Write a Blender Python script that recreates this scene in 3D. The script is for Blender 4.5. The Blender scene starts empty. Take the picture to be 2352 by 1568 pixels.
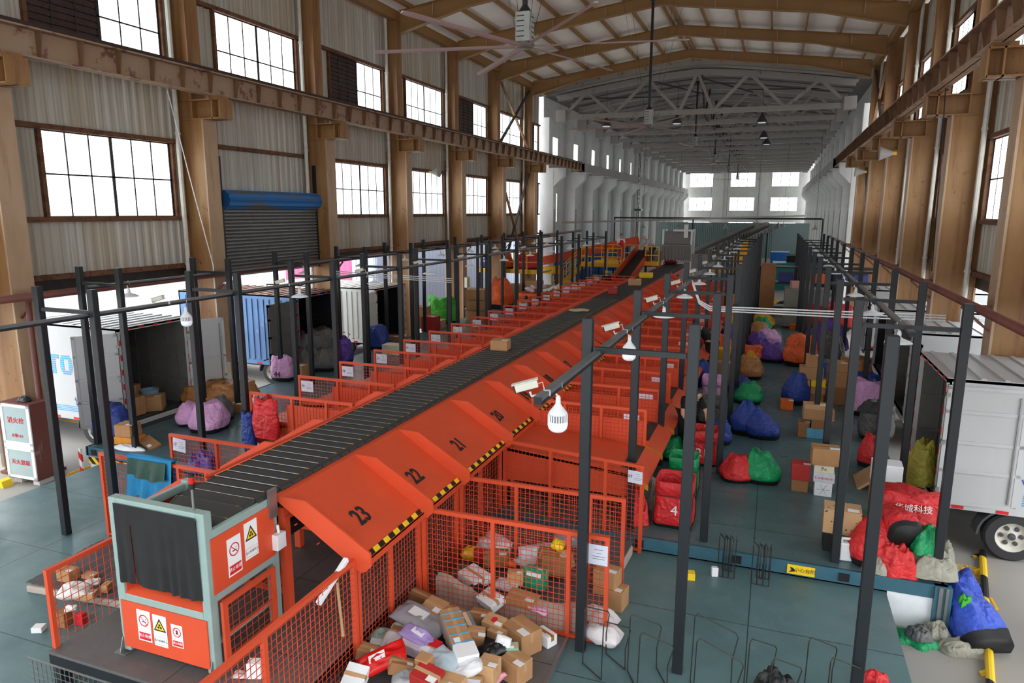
import bpy, bmesh, math, random
from mathutils import Vector, Matrix, noise, Euler
R = math.radians
PI = math.pi
random.seed(7)
scn = bpy.context.scene
C = scn.collection

# ------------------------------------------------------------------ camera
cam_data = bpy.data.cameras.new('camera'); cam = bpy.data.objects.new('camera', cam_data); C.objects.link(cam)
cam_data.sensor_width = 36.0; cam_data.lens = 36.0 * 1606.57 / 2352.0
cam_data.clip_start = 0.05; cam_data.clip_end = 600
yaw, pitch, roll = R(20.452), R(10.594), R(0.189)
fw = Vector((-math.sin(yaw) * math.cos(pitch), math.cos(yaw) * math.cos(pitch), -math.sin(pitch)))
rt = Vector((math.cos(yaw), math.sin(yaw), 0)); up = rt.cross(fw)
r2 = rt * math.cos(roll) + up * math.sin(roll); u2 = up * math.cos(roll) - rt * math.sin(roll)
cam.matrix_world = Matrix(((r2.x, u2.x, -fw.x, 0), (r2.y, u2.y, -fw.y, 0), (r2.z, u2.z, -fw.z, 4.3), (0, 0, 0, 1)))
scn.camera = cam

# ------------------------------------------------------------------ world, light, exposure
world = bpy.data.worlds.new('overcast_sky'); scn.world = world; world.use_nodes = True
wn = world.node_tree.nodes; wl = world.node_tree.links
bg = wn['Background']; bg.inputs['Color'].default_value = (0.93, 0.97, 1.0, 1); bg.inputs['Strength'].default_value = 4.2
scn.view_settings.view_transform = 'Standard'; scn.view_settings.look = 'None'
scn.view_settings.exposure = 0.27; scn.view_settings.gamma = 1.0; scn.view_settings.use_curve_mapping = False
WINDOW_GLOW = 2.6

def area_light(name, loc, rot, sx, sy, power, col=(0.95, 0.98, 1.0)):
    l = bpy.data.lights.new(name, 'AREA'); l.shape = 'RECTANGLE'; l.size = sx; l.size_y = sy; l.energy = power; l.color = col
    o = bpy.data.objects.new(name, l); C.objects.link(o); o.location = loc; o.rotation_euler = rot
    return o
# added fill light behind the camera, for faces turned towards it
area_light('front_fill', (-4.6, -5.0, 6.0), (R(84), 0, 0), 14, 8, 160)

scn.cycles.max_bounces = 5; scn.cycles.diffuse_bounces = 4; scn.cycles.glossy_bounces = 2
scn.cycles.transmission_bounces = 2; scn.cycles.transparent_max_bounces = 8
scn.cycles.caustics_reflective = False; scn.cycles.caustics_refractive = False
scn.cycles.use_denoising = True
scn.cycles.use_adaptive_sampling = True; scn.cycles.adaptive_threshold = 0.05
scn.cycles.sample_clamp_indirect = 4.0

# ------------------------------------------------------------------ materials
def lin(c):
    return tuple(((x / 255.0) / 12.92 if x / 255.0 <= 0.04045 else ((x / 255.0 + 0.055) / 1.055) ** 2.4) for x in c)
MATS = {}
class NT:
    def __init__(s, name):
        s.m = bpy.data.materials.new(name); s.m.use_nodes = True
        s.n = s.m.node_tree.nodes; s.l = s.m.node_tree.links; s.b = s.n['Principled BSDF']
    def node(s, t, **kw):
        n = s.n.new(t)
        for k, v in kw.items():
            if k in n.inputs: n.inputs[k].default_value = v
            else: setattr(n, k, v)
        return n
    def coords(s, scale=(1, 1, 1), kind='Object'):
        t = s.node('ShaderNodeTexCoord'); m = s.node('ShaderNodeMapping'); m.inputs['Scale'].default_value = scale
        s.l.new(t.outputs[kind], m.inputs['Vector']); return m.outputs['Vector']
    def noise(s, vec, scale, detail=4, rough=0.6):
        n = s.node('ShaderNodeTexNoise'); n.inputs['Scale'].default_value = scale; n.inputs['Detail'].default_value = detail
        n.inputs['Roughness'].default_value = rough; s.l.new(vec, n.inputs['Vector']); return n.outputs['Fac']
    def ramp(s, fac, stops):
        r = s.node('ShaderNodeValToRGB'); e = r.color_ramp.elements
        while len(e) < len(stops): e.new(0.5)
        for i, (p, c) in enumerate(stops):
            e[i].position = p; e[i].color = (c, c, c, 1) if isinstance(c, (int, float)) else tuple(c) + ((1,) if len(c) == 3 else ())
        s.l.new(fac, r.inputs['Fac']); return r.outputs['Color']
    def mix(s, fac, a, b, mode='MIX'):
        m = s.node('ShaderNodeMix', data_type='RGBA', blend_type=mode)
        for sock, v in ((m.inputs[0], fac), (m.inputs[6], a), (m.inputs[7], b)):
            if hasattr(v, 'is_linked'): s.l.new(v, sock)
            elif isinstance(v, (int, float)): sock.default_value = v
            else: sock.default_value = tuple(v) + ((1,) if len(v) == 3 else ())
        return m.outputs[2]
    def bump(s, h, strength=0.3, dist=0.02):
        b = s.node('ShaderNodeBump'); b.inputs['Strength'].default_value = strength; b.inputs['Distance'].default_value = dist
        s.l.new(h, b.inputs['Height']); s.l.new(b.outputs['Normal'], s.b.inputs['Normal'])
    def base(s, v, rough=0.5, metal=0.0, spec=0.5):
        if hasattr(v, 'is_linked'): s.l.new(v, s.b.inputs['Base Color'])
        else: s.b.inputs['Base Color'].default_value = tuple(v) + (1,)
        s.b.inputs['Roughness'].default_value = rough; s.b.inputs['Metallic'].default_value = metal
        s.b.inputs['Specular IOR Level'].default_value = spec
        return s.m

def plain(name, rgb, rough=0.5, metal=0.0, var=0.12, scale=6.0, bump=0.0, spec=0.4, emit=0.0):
    """paint / plastic / cloth with a little procedural unevenness"""
    if name in MATS: return MATS[name]
    t = NT(name); c = lin(rgb); v = t.coords()
    n = t.noise(v, scale, 5)
    d = tuple(x * (1 - var) for x in c); e = tuple(min(1, x * (1 + var)) for x in c)
    t.base(t.ramp(n, [(0.3, d), (0.7, e)]), rough, metal, spec)
    if bump: t.bump(t.noise(v, scale * 3, 6), bump, 0.02)
    if emit:
        t.b.inputs['Emission Color'].default_value = c + (1,); t.b.inputs['Emission Strength'].default_value = emit
    MATS[name] = t.m
    return t.m

def worn(name, rgb, rust=(110, 62, 34), amount=0.5, scale=3.0, rough=0.55, stretch=(1, 1, 0.35), dirt=None):
    """paint with rust or peeled patches"""
    if name in MATS: return MATS[name]
    t = NT(name); c = lin(rgb); v = t.coords(stretch); v2 = t.coords()
    a = t.noise(v, scale, 8, 0.7)
    big = t.noise(v, scale * 0.28, 3)
    col = t.mix(t.ramp(big, [(0.35, 0.0), (0.75, 0.75)]), c, lin(dirt or [x * 0.72 for x in rgb]))
    col = t.mix(t.ramp(a, [(amount, 0.0), (amount + 0.07, 1.0)]), col, lin(rust))
    t.base(col, rough); t.bump(a, 0.15, 0.01)
    MATS[name] = t.m
    return t.m

M_ORANGE = plain('orange_paint', (208, 78, 46), 0.45, var=0.07, scale=2.0)
M_ORANGE_D = plain('orange_wire_paint', (200, 70, 42), 0.5, var=0.1)
M_RED_PIPE = worn('oxide_red_pipe_paint', (112, 62, 54), (150, 140, 130), 0.62)
M_TRAY = plain('black_belt_rubber', (52, 51, 50), 0.62, var=0.12, scale=3)
M_BLACK = plain('black_rubber', (22, 22, 23), 0.6, var=0.2)
M_CURTAIN = plain('black_curtain_cloth', (30, 30, 31), 0.85, var=0.25, scale=5)
M_POST = plain('dark_slate_post_paint', (27, 31, 36), 0.42, var=0.15, scale=3)
M_RAILTOP = plain('grey_slate_rail_top', (98, 100, 102), 0.4, var=0.15, scale=3)
M_SAGE = plain('sage_grey_frame_paint', (142, 164, 160), 0.45, var=0.06)
M_STEEL = plain('bare_steel', (150, 152, 152), 0.35, 0.8, var=0.1)
M_CHROME = plain('bright_steel_pin', (150, 150, 150), 0.3, 0.8, var=0.05)
M_DARKSTEEL = plain('dark_steel_wire', (60, 58, 56), 0.4, 0.6, var=0.2)
M_WHITE = plain('white_enamel', (232, 234, 236), 0.4, var=0.03)
M_WHITEP = plain('white_plastic', (225, 228, 232), 0.45, var=0.04)
M_PAPER = plain('white_notice_paper', (212, 212, 228), 0.8, var=0.03)
M_INK = plain('black_ink', (28, 28, 34), 0.7, var=0.1)
M_REDINK = plain('red_ink', (206, 30, 44), 0.6, var=0.05)
M_YELLOW = plain('safety_yellow', (242, 200, 30), 0.5, var=0.06)
M_RAILYEL = plain('yellow_railing_paint', (238, 178, 34), 0.45, var=0.08)
M_BRACKET = plain('yellow_zinc_bracket', (206, 140, 40), 0.4, 0.4, var=0.1)
M_GLASSY = plain('grey_cabinet_glass', (160, 178, 180), 0.2, var=0.05)
M_BLUEINK = plain('logo_blue_ink', (58, 160, 214), 0.5, var=0.05)
M_NAVYINK = plain('navy_ink', (50, 72, 160), 0.5, var=0.05)
M_WOOD = plain('pale_wood', (176, 138, 98), 0.7, var=0.15, scale=9)
M_KRAFT = plain('kraft_cardboard', (172, 128, 88), 0.8, var=0.08, scale=5)
M_KRAFT2 = plain('dark_kraft_cardboard', (148, 104, 68), 0.8, var=0.09, scale=5)
M_KRAFT3 = plain('light_kraft_cardboard', (192, 150, 108), 0.8, var=0.07, scale=5)
M_TAPE = plain('parcel_tape', (186, 148, 110), 0.25, var=0.05)
M_TAPE2 = plain('brown_parcel_tape', (160, 104, 50), 0.3, var=0.05)
M_LABEL = plain('shipping_label', (226, 226, 230), 0.6, var=0.03)
M_RED = plain('red_carton_print', (170, 40, 38), 0.55, var=0.1)
M_SKIN = plain('skin', (198, 148, 120), 0.6, var=0.04)
M_HAIR = plain('black_hair', (22, 20, 20), 0.5, var=0.3)
M_CONC_W = worn('whitewashed_concrete', (216, 215, 212), (176, 174, 170), 0.62, 2.2, 0.8, (1, 1, 0.5), (182, 181, 178))
def m_column(name, a, b, c, d):
    t = NT(name); v = t.coords((1, 1, 0.35)); v2 = t.coords()
    n1 = t.noise(v, 0.75, 4, 0.6); n2 = t.noise(v2, 3.2, 8, 0.75); n3 = t.noise(t.coords((3, 3, 0.25)), 1.6, 6, 0.7)
    col = t.mix(t.ramp(n1, [(0.40, 0), (0.62, 1)]), lin(a), lin(b))
    col = t.mix(t.ramp(n3, [(0.50, 0), (0.68, 0.75)]), col, lin(c))
    col = t.mix(t.ramp(n2, [(0.63, 0), (0.66, 1)]), col, lin(d))
    t.bump(n2, 0.12, 0.01); return t.base(col, 0.55)
M_BEIGE = m_column('rust_and_shade_column_web', (150, 112, 70), (130, 85, 44), (106, 64, 32), (84, 50, 30))  # rust stains, plus the web's shade painted in as darker tones
M_BEIGE_L = m_column('pale_lit_column_flange', (176, 147, 120), (152, 120, 90), (130, 90, 60), (108, 68, 54))  # paler copy for the flange, its brighter lighting put into the colour
M_GIRDER = worn('peeling_beige_girder_paint', (156, 130, 108), (108, 66, 54), 0.54, 2.2, 0.6, (1, 1, 1), (146, 112, 86))
M_RAFTER = worn('tan_rafter_paint', (146, 110, 64), (112, 72, 36), 0.66, 1.2, 0.6, (1, 1, 1), (132, 92, 48))
M_BROWN = plain("dark_brown_shutter_paint", (58, 40, 36), 0.6, var=0.15)
M_RUSTBAR = worn('rusty_girt', (112, 74, 50), (84, 46, 26), 0.5, 6, 0.8, (1, 1, 1))
M_GREYGIRD = plain('grey_concrete_girder', (160, 154, 150), 0.8, var=0.1, scale=2)
M_TRUSS = worn('grey_white_truss_concrete', (158, 152, 147), (112, 108, 104), 0.6, 1.5, 0.8, (1, 1, 1), (138, 132, 127))
M_TRUSSD = plain('dark_truss_brace', (66, 60, 58), 0.7, var=0.2)

def m_sheet():
    t = NT('stained_corrugated_sheet'); v = t.coords((1, 3.0, 0.10)); v2 = t.coords((1, 1, 0.18))
    n1 = t.noise(v, 2.6, 8, 0.7); n2 = t.noise(v2, 0.7, 3)
    col = t.mix(t.ramp(n1, [(0.35, 0), (0.65, 1)]), lin((196, 193, 184)), lin((160, 154, 144)))
    st = t.ramp(n2, [(0.5, 0.0), (0.75, 0.85)])
    col = t.mix(st, col, lin((170, 152, 126)))
    n3 = t.noise(t.coords((1, 2.2, 0.05)), 3.4, 4)
    col = t.mix(t.ramp(n3, [(0.60, 0), (0.68, 0.75)]), col, lin((156, 112, 66)))
    w = t.node('ShaderNodeTexWave', wave_type='BANDS', bands_direction='Y'); w.inputs['Scale'].default_value = 1.75
    t.l.new(t.coords(), w.inputs['Vector']); col = t.mix(t.ramp(w.outputs['Fac'], [(0.0, 0.4), (0.2, 0.0)]), col, lin((128, 122, 112)))
    return t.base(col, 0.6)
M_SHEET = m_sheet()

def m_floor(name, rgb, dark, plate=1.3, rough=0.42):
    t = NT(name); v = t.coords()
    n = t.noise(v, 0.9, 6, 0.65); n2 = t.noise(v, 7.0, 4)
    col = t.mix(t.ramp(n, [(0.35, 0), (0.7, 1)]), lin(rgb), lin(dark))
    col = t.mix(t.ramp(n2, [(0.62, 0), (0.78, 0.35)]), col, lin([min(255, c + 26) for c in rgb]))
    br = t.node('ShaderNodeTexBrick'); br.offset = 0.0
    for k, val in (('Scale', 1.0), ('Mortar Size', 0.006), ('Mortar Smooth', 0.0), ('Brick Width', plate * 2), ('Row Height', plate)): br.inputs[k].default_value = val
    br.inputs['Color1'].default_value = (1, 1, 1, 1); br.inputs['Color2'].default_value = (0.93, 0.93, 0.93, 1); br.inputs['Mortar'].default_value = (0.25, 0.25, 0.25, 1)
    t.l.new(v, br.inputs['Vector']); col = t.mix(1.0, col, br.outputs['Color'], 'MULTIPLY')
    ck = t.node('ShaderNodeTexChecker'); ck.inputs['Scale'].default_value = 26; m = t.node('ShaderNodeMapping'); m.inputs['Rotation'].default_value = (0, 0, 0.785)
    t.l.new(v, m.inputs['Vector']); t.l.new(m.outputs['Vector'], ck.inputs['Vector']); t.bump(ck.outputs['Fac'], 0.12, 0.004)
    m_ = t.base(col, rough)
    t.l.new(t.ramp(n, [(0.3, rough - 0.12), (0.75, rough + 0.15)]), t.b.inputs['Roughness'])
    return m_
M_TEAL = m_floor('teal_checker_plate', (96, 126, 130), (76, 104, 108), 1.5)
M_DECKPL = m_floor('teal_deck_plate', (82, 108, 113), (64, 88, 94), 1.2, 0.34)
M_GREYPL = m_floor('grey_checker_plate', (100, 97, 96), (80, 77, 76), 1.2, 0.5)
M_TEALRIM = plain('teal_steel_rim', (56, 96, 112), 0.45, var=0.1)
M_CONC = worn('grey_yard_concrete', (158, 154, 148), (132, 128, 120), 0.6, 1.2, 0.8, (1, 1, 1), (140, 136, 130))

def m_hazard(name, rgb2=(238, 196, 40), axis=(1, 1, 0), scale=9.0, dark=(24, 24, 24)):
    t = NT(name); v = t.coords()
    w = t.node('ShaderNodeTexWave', wave_type='BANDS', bands_direction='DIAGONAL'); w.inputs['Scale'].default_value = scale
    t.l.new(v, w.inputs['Vector']); r = t.ramp(w.outputs['Fac'], [(0.49, lin(dark)), (0.51, lin(rgb2))])
    return t.base(r, 0.45)
M_HAZ = m_hazard('hazard_stripe_tape', scale=3.2)
M_HAZB = m_hazard('yellow_black_bar_paint', scale=0.42)
M_HAZRW = m_hazard('red_white_stripe', (220, 50, 50), scale=2.2, dark=(235, 235, 235))

def m_window():
    t = NT('sunlit_frosted_pane'); v = t.coords()
    n = t.noise(v, 1.6, 4); col = t.ramp(n, [(0.3, (0.80, 0.88, 0.86)), (0.6, (0.95, 0.99, 1.0))])
    t.base(col, 0.6); t.l.new(col, t.b.inputs['Emission Color']); t.b.inputs['Emission Strength'].default_value = WINDOW_GLOW
    return t.m
M_PANE = m_window()
WINDOW_GLOW = 5.0
M_PANE_OLD = m_window()

# ------------------------------------------------------------------ mesh builder
class MB:
    def __init__(s): s.v = []; s.f = []; s.mi = []; s.st = []; s.fst = []
    def add(s, verts, faces, mi=0):
        b = len(s.v); s.st.append(b); s.fst.append(len(s.f)); s.v.extend([tuple(x) for x in verts]); s.f.extend([tuple(b + i for i in f) for f in faces]); s.mi.extend([mi] * len(faces))
    def box(s, x0, x1, y0, y1, z0, z1, mi=0):
        s.add([(x0, y0, z0), (x1, y0, z0), (x1, y1, z0), (x0, y1, z0), (x0, y0, z1), (x1, y0, z1), (x1, y1, z1), (x0, y1, z1)],
              [(0, 3, 2, 1), (4, 5, 6, 7), (0, 1, 5, 4), (1, 2, 6, 5), (2, 3, 7, 6), (3, 0, 4, 7)], mi); return s
    def cbox(s, c, d, mi=0, M=None):
        x, y, z = d[0] / 2, d[1] / 2, d[2] / 2
        vs = [Vector(p) for p in ((-x, -y, -z), (x, -y, -z), (x, y, -z), (-x, y, -z), (-x, -y, z), (x, -y, z), (x, y, z), (-x, y, z))]
        if M: vs = [M @ p for p in vs]
        s.add([p + Vector(c) for p in vs], [(0, 3, 2, 1), (4, 5, 6, 7), (0, 1, 5, 4), (1, 2, 6, 5), (2, 3, 7, 6), (3, 0, 4, 7)], mi); return s
    def bar(s, p, q, w, h=None, mi=0, upv=(0, 0, 1)):
        p = Vector(p); q = Vector(q); h = h or w; d = (q - p).normalized(); u = Vector(upv)
        if abs(d.dot(u)) > 0.98: u = Vector((0, 1, 0))
        a = d.cross(u).normalized() * (w / 2); b = a.cross(d).normalized() * (h / 2)
        s.add([p - a - b, p + a - b, p + a + b, p - a + b, q - a - b, q + a - b, q + a + b, q - a + b],
              [(0, 1, 2, 3), (7, 6, 5, 4), (0, 4, 5, 1), (1, 5, 6, 2), (2, 6, 7, 3), (3, 7, 4, 0)], mi); return s
    def tube(s, pts, r, n=8, mi=0, caps=True):
        pts = [Vector(p) for p in pts]; rs = r if isinstance(r, (list, tuple)) else [r] * len(pts); prev = None; rings = []
        for i, p in enumerate(pts):
            d = (pts[min(i + 1, len(pts) - 1)] - pts[max(i - 1, 0)]).normalized()
            if prev is None:
                a = d.cross(Vector((0, 0, 1)))
                if a.length < 1e-3: a = d.cross(Vector((1, 0, 0)))
            else: a = prev - d * prev.dot(d)
            a.normalize(); prev = a; b = d.cross(a)
            rings.append([p + (a * math.cos(2 * PI * k / n) + b * math.sin(2 * PI * k / n)) * rs[i] for k in range(n)])
        base = [v for rg in rings for v in rg]; fs = []
        for i in range(len(pts) - 1):
            for k in range(n): fs.append((i * n + k, i * n + (k + 1) % n, (i + 1) * n + (k + 1) % n, (i + 1) * n + k))
        if caps: fs.append(tuple(reversed(range(n)))); fs.append(tuple((len(pts) - 1) * n + k for k in range(n)))
        s.add(base, fs, mi); return s
    def lathe(s, prof, c=(0, 0, 0), n=20, mi=0, axis='Z', caps=True):
        vs = []
        for r, h in prof:
            for k in range(n):
                a = 2 * PI * k / n; x, y = r * math.cos(a), r * math.sin(a)
                p = (x, y, h) if axis == 'Z' else ((h, x, y) if axis == 'X' else (x, h, y))
                vs.append(Vector(p) + Vector(c))
        fs = [(i * n + k, i * n + (k + 1) % n, (i + 1) * n + (k + 1) % n, (i + 1) * n + k) for i in range(len(prof) - 1) for k in range(n)]
        if caps and prof[0][0] > 1e-4: fs.append(tuple(reversed(range(n))))
        if caps and prof[-1][0] > 1e-4: fs.append(tuple((len(prof) - 1) * n + k for k in range(n)))
        s.add(vs, fs, mi); return s
    def prism(s, poly, a, b, plane='XZ', mi=0):
        """poly in the given plane, extruded from a to b along the third axis"""
        def P(p, t): return {'XZ': (p[0], t, p[1]), 'YZ': (t, p[0], p[1]), 'XY': (p[0], p[1], t)}[plane]
        n = len(poly); s.add([P(p, a) for p in poly] + [P(p, b) for p in poly],
              [tuple(range(n)), tuple(reversed(range(n, 2 * n)))] + [(i, i + n, (i + 1) % n + n, (i + 1) % n) for i in range(n)], mi); return s
    def each(s, name, mats, parent=None, loc=(0, 0, 0), **kw):
        """one object for every shape added"""
        out = []; st = s.st + [len(s.v)]; fs_ = s.fst + [len(s.f)]
        for i in range(len(s.st)):
            m = MB(); m.v = s.v[st[i]:st[i + 1]]; m.f = [tuple(a - st[i] for a in f) for f in s.f[fs_[i]:fs_[i + 1]]]; m.mi = [0] * len(m.f); out.append(m.build(name, mats, parent, loc, **kw))
        return out
    def build(s, name, mats, parent=None, loc=(0, 0, 0), rz=0, smooth=False, bevel=0, rot=None):
        me = bpy.data.meshes.new(name); me.from_pydata(s.v, [], s.f); me.update()
        if not isinstance(mats, (list, tuple)): mats = [mats]
        for m in mats: me.materials.append(m)
        if len(mats) > 1: me.polygons.foreach_set('material_index', s.mi)
        b = bmesh.new(); b.from_mesh(me); bmesh.ops.recalc_face_normals(b, faces=b.faces); b.to_mesh(me); b.free()
        if smooth: me.polygons.foreach_set('use_smooth', [True] * len(me.polygons))
        o = bpy.data.objects.new(name, me); C.objects.link(o); o.location = loc; o.rotation_euler = rot or (0, 0, rz)
        if parent: o.parent = parent
        if bevel:
            md = o.modifiers.new('bevel', 'BEVEL'); md.width = bevel; md.segments = 2; md.limit_method = 'ANGLE'
        return o

def tag(o, label=None, cat=None, group=None, kind=None):
    if label: o['label'] = label
    if cat: o['category'] = cat
    if group: o['group'] = group
    if kind: o['kind'] = kind
    return o
def thing(name, label, cat, loc=(0, 0, 0), rz=0, group=None, rot=None):
    o = bpy.data.objects.new(name, None); C.objects.link(o); o.location = loc; o.rotation_euler = rot or (0, 0, rz); o.empty_display_size = 0.1
    return tag(o, label, cat, group)
def dup(o, parent=None, **kw):
    c = o.copy(); C.objects.link(c)
    if parent: c.parent = parent
    for k, v in kw.items():
        if k in ('label', 'group', 'category'): c[k] = v
        else: setattr(c, k, v)
    for ch in [x for x in ALLCH.get(o.name, [])]: dup(ch, c)
    return c
ALLCH = {}
def index_children(root):
    ALLCH[root.name] = list(root.children)
    for c in root.children: index_children(c)
ORD = ['first', 'second', 'third', 'fourth', 'fifth', 'sixth', 'seventh', 'eighth', 'ninth', 'tenth', 'eleventh', 'twelfth', 'thirteenth',
       'fourteenth', 'fifteenth', 'sixteenth', 'seventeenth', 'eighteenth', 'nineteenth', 'twentieth', 'twenty-first', 'twenty-second', 'twenty-third', 'twenty-fourth', 'twenty-fifth', 'twenty-sixth']

def text_mesh(name, body, mat, size, M, parent=None, extrude=0.0015, shear=0.0, sx=1.0, align='CENTER', bold=0.0):
    """lettering as thin solid geometry; M places the text's own x/y plane"""
    cu = bpy.data.curves.new(name, 'FONT'); cu.body = body; cu.size = size; cu.extrude = extrude; cu.align_x = align; cu.align_y = 'CENTER'
    cu.resolution_u = 2; cu.shear = shear; cu.offset = bold
    t = bpy.data.objects.new(name + '_tmp', cu); C.objects.link(t)
    bpy.context.view_layer.update()
    me = bpy.data.meshes.new_from_object(t.evaluated_get(bpy.context.evaluated_depsgraph_get()))
    bpy.data.objects.remove(t); bpy.data.curves.remove(cu)
    me.transform(M @ Matrix.Diagonal((sx, 1, 1, 1))); me.materials.clear(); me.materials.append(mat); me.name = name
    o = bpy.data.objects.new(name, me); C.objects.link(o)
    if parent: o.parent = parent
    return o
def frame_M(o, x, y):
    """matrix with local x, y axes in world directions x, y, origin o"""
    x = Vector(x).normalized(); y = Vector(y).normalized(); z = x.cross(y).normalized(); y = z.cross(x)
    return Matrix(((x.x, y.x, z.x, o[0]), (x.y, y.y, z.y, o[1]), (x.z, y.z, z.z, o[2]), (0, 0, 0, 1)))
# ------------------------------------------------------------------ the hall
XL, XR, XM = -12.6, 3.4, -4.6           # faces of the columns, ridge line
WL, WR = -13.4, 4.2                     # wall sheets
YC = [8.65 + 4.8 * k for k in range(-2, 7)]      # steel columns
YO = [41.2 + 4.85 * k for k in range(14)]        # concrete columns of the older half
ZG, ZN = -0.6, -0.2                     # yard, near plates; the raised deck is 0
SIDE = {-1: ('left', XL, WL), 1: ('right', XR, WR)}

def struct(o, label=None, cat=None, group=None): return tag(o, label, cat, group, 'structure')

# ground slab, near floor, raised deck
m = MB(); m.box(-60, 45, -12, 150, ZG - 0.3, ZG); struct(m.build('floor', M_CONC), 'grey concrete yard and hall floor beside and below the steel platforms', 'floor')
m = MB(); m.box(-11.1, 1.53, -6, 8.83, ZN - 0.05, ZN); struct(m.build('floor_platform', M_TEAL), 'lower teal checker plate floor in front of the raised deck', 'floor')
m = MB(); m.box(-11.65, 2.13, 8.83, 36.0, -0.06, 0.0); struct(m.build('floor_deck', M_DECKPL), 'raised teal plate deck running along both sides of the sorter', 'floor')
m = MB()
for i in range(11):
    x0 = -11.65 + i * (13.78 / 11); x1 = x0 + 13.78 / 11
    m.box(x0, x1, 8.80, 8.84, -0.17, -0.0, 0)
    m.box(x0 + 0.12, x0 + 0.24, 8.785, 8.80, -0.14, -0.04, 1)
m.box(-11.68, -11.62, 8.8, 36, -0.17, 0, 0); m.box(2.1, 2.16, 8.8, 36, -0.17, 0, 0)
struct(m.build('trim_1', [M_TEALRIM, M_BLACK]), 'blue steel channel rim along the step up to the deck', 'trim')
m = MB(); m.box(1.54, 2.12, 8.82, 8.84, ZG, -0.17); m.box(-11.62, -11.12, 8.82, 8.84, ZG, -0.17)
for k in range(60): m.box(2.09, 2.12, 8.9 + k * 0.45, 9.32 + k * 0.45, ZG, -0.17)
for k in range(60): m.box(-11.62, -11.59, 8.9 + k * 0.45, 9.32 + k * 0.45, ZG, -0.17)
struct(m.build('trim_2', M_WHITEP), 'white skirting panels closing the side of the raised deck', 'trim')
m = MB(); m.box(1.50, 1.54, -6, 8.8, ZG, ZN - 0.05); m.box(-11.11, -11.07, -6, 8.8, ZG, ZN - 0.05)
struct(m.build('trim_3', M_TEALRIM), 'steel edge of the lower plate floor', 'trim')
m = MB(); m.box(2.02, 2.2, 8.76, 8.86, ZG, 0.0, 0); m.box(2.06, 2.1, 8.74, 8.76, ZG, 0.0, 1); m.box(2.13, 2.16, 8.74, 8.76, ZG, 0.0, 1)
struct(m.build('trim_4', [M_TEALRIM, M_STEEL]), 'corner stanchion of the raised deck with bright strips', 'trim')
# painted yard lines
m = MB()
for y in (7.4, 11.2, 15.0, 19.0): m.box(-17.5, -11.3, y - 0.05, y + 0.05, ZG, ZG + 0.004)
struct(m.build('floor_marking', M_RAILYEL), 'yellow bay lines painted on the yard left of the platform', 'marking')
text_mesh('floor_lettering', '卸车口', M_RAILYEL, 0.42, frame_M((2.75, 10.2, ZG + 0.003), (0, -1, 0), (1, 0, 0)))
struct(bpy.data.objects['floor_lettering'], 'yellow characters painted on the yard beside the right hand truck', 'marking')

def rib_sheet(m, x, y0, y1, z0, z1, sgn, pitch=0.24, d=0.035):
    """trapezoid ribbed sheet in the plane x, ribs standing towards the hall (sgn)"""
    ys = []; y = y0; 
    while y < y1 - 1e-6:
        for dy, h in ((0, 0), (0.10, 0), (0.13, 1), (0.21, 1)):
            if y + dy < y1: ys.append((y + dy, h))
        y += pitch
    ys.append((y1, 0)); vs = []; fs = []
    for (yy, h) in ys:
        vs += [(x + sgn * d * h, yy, z0), (x + sgn * d * h, yy, z1)]
    for i in range(len(ys) - 1): fs.append((2 * i, 2 * i + 2, 2 * i + 3, 2 * i + 1))
    m.add(vs, fs)
    m.box(x - sgn * 0.05 - 0.01, x - sgn * 0.05 + 0.01, y0, y1, z0, z1)

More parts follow.
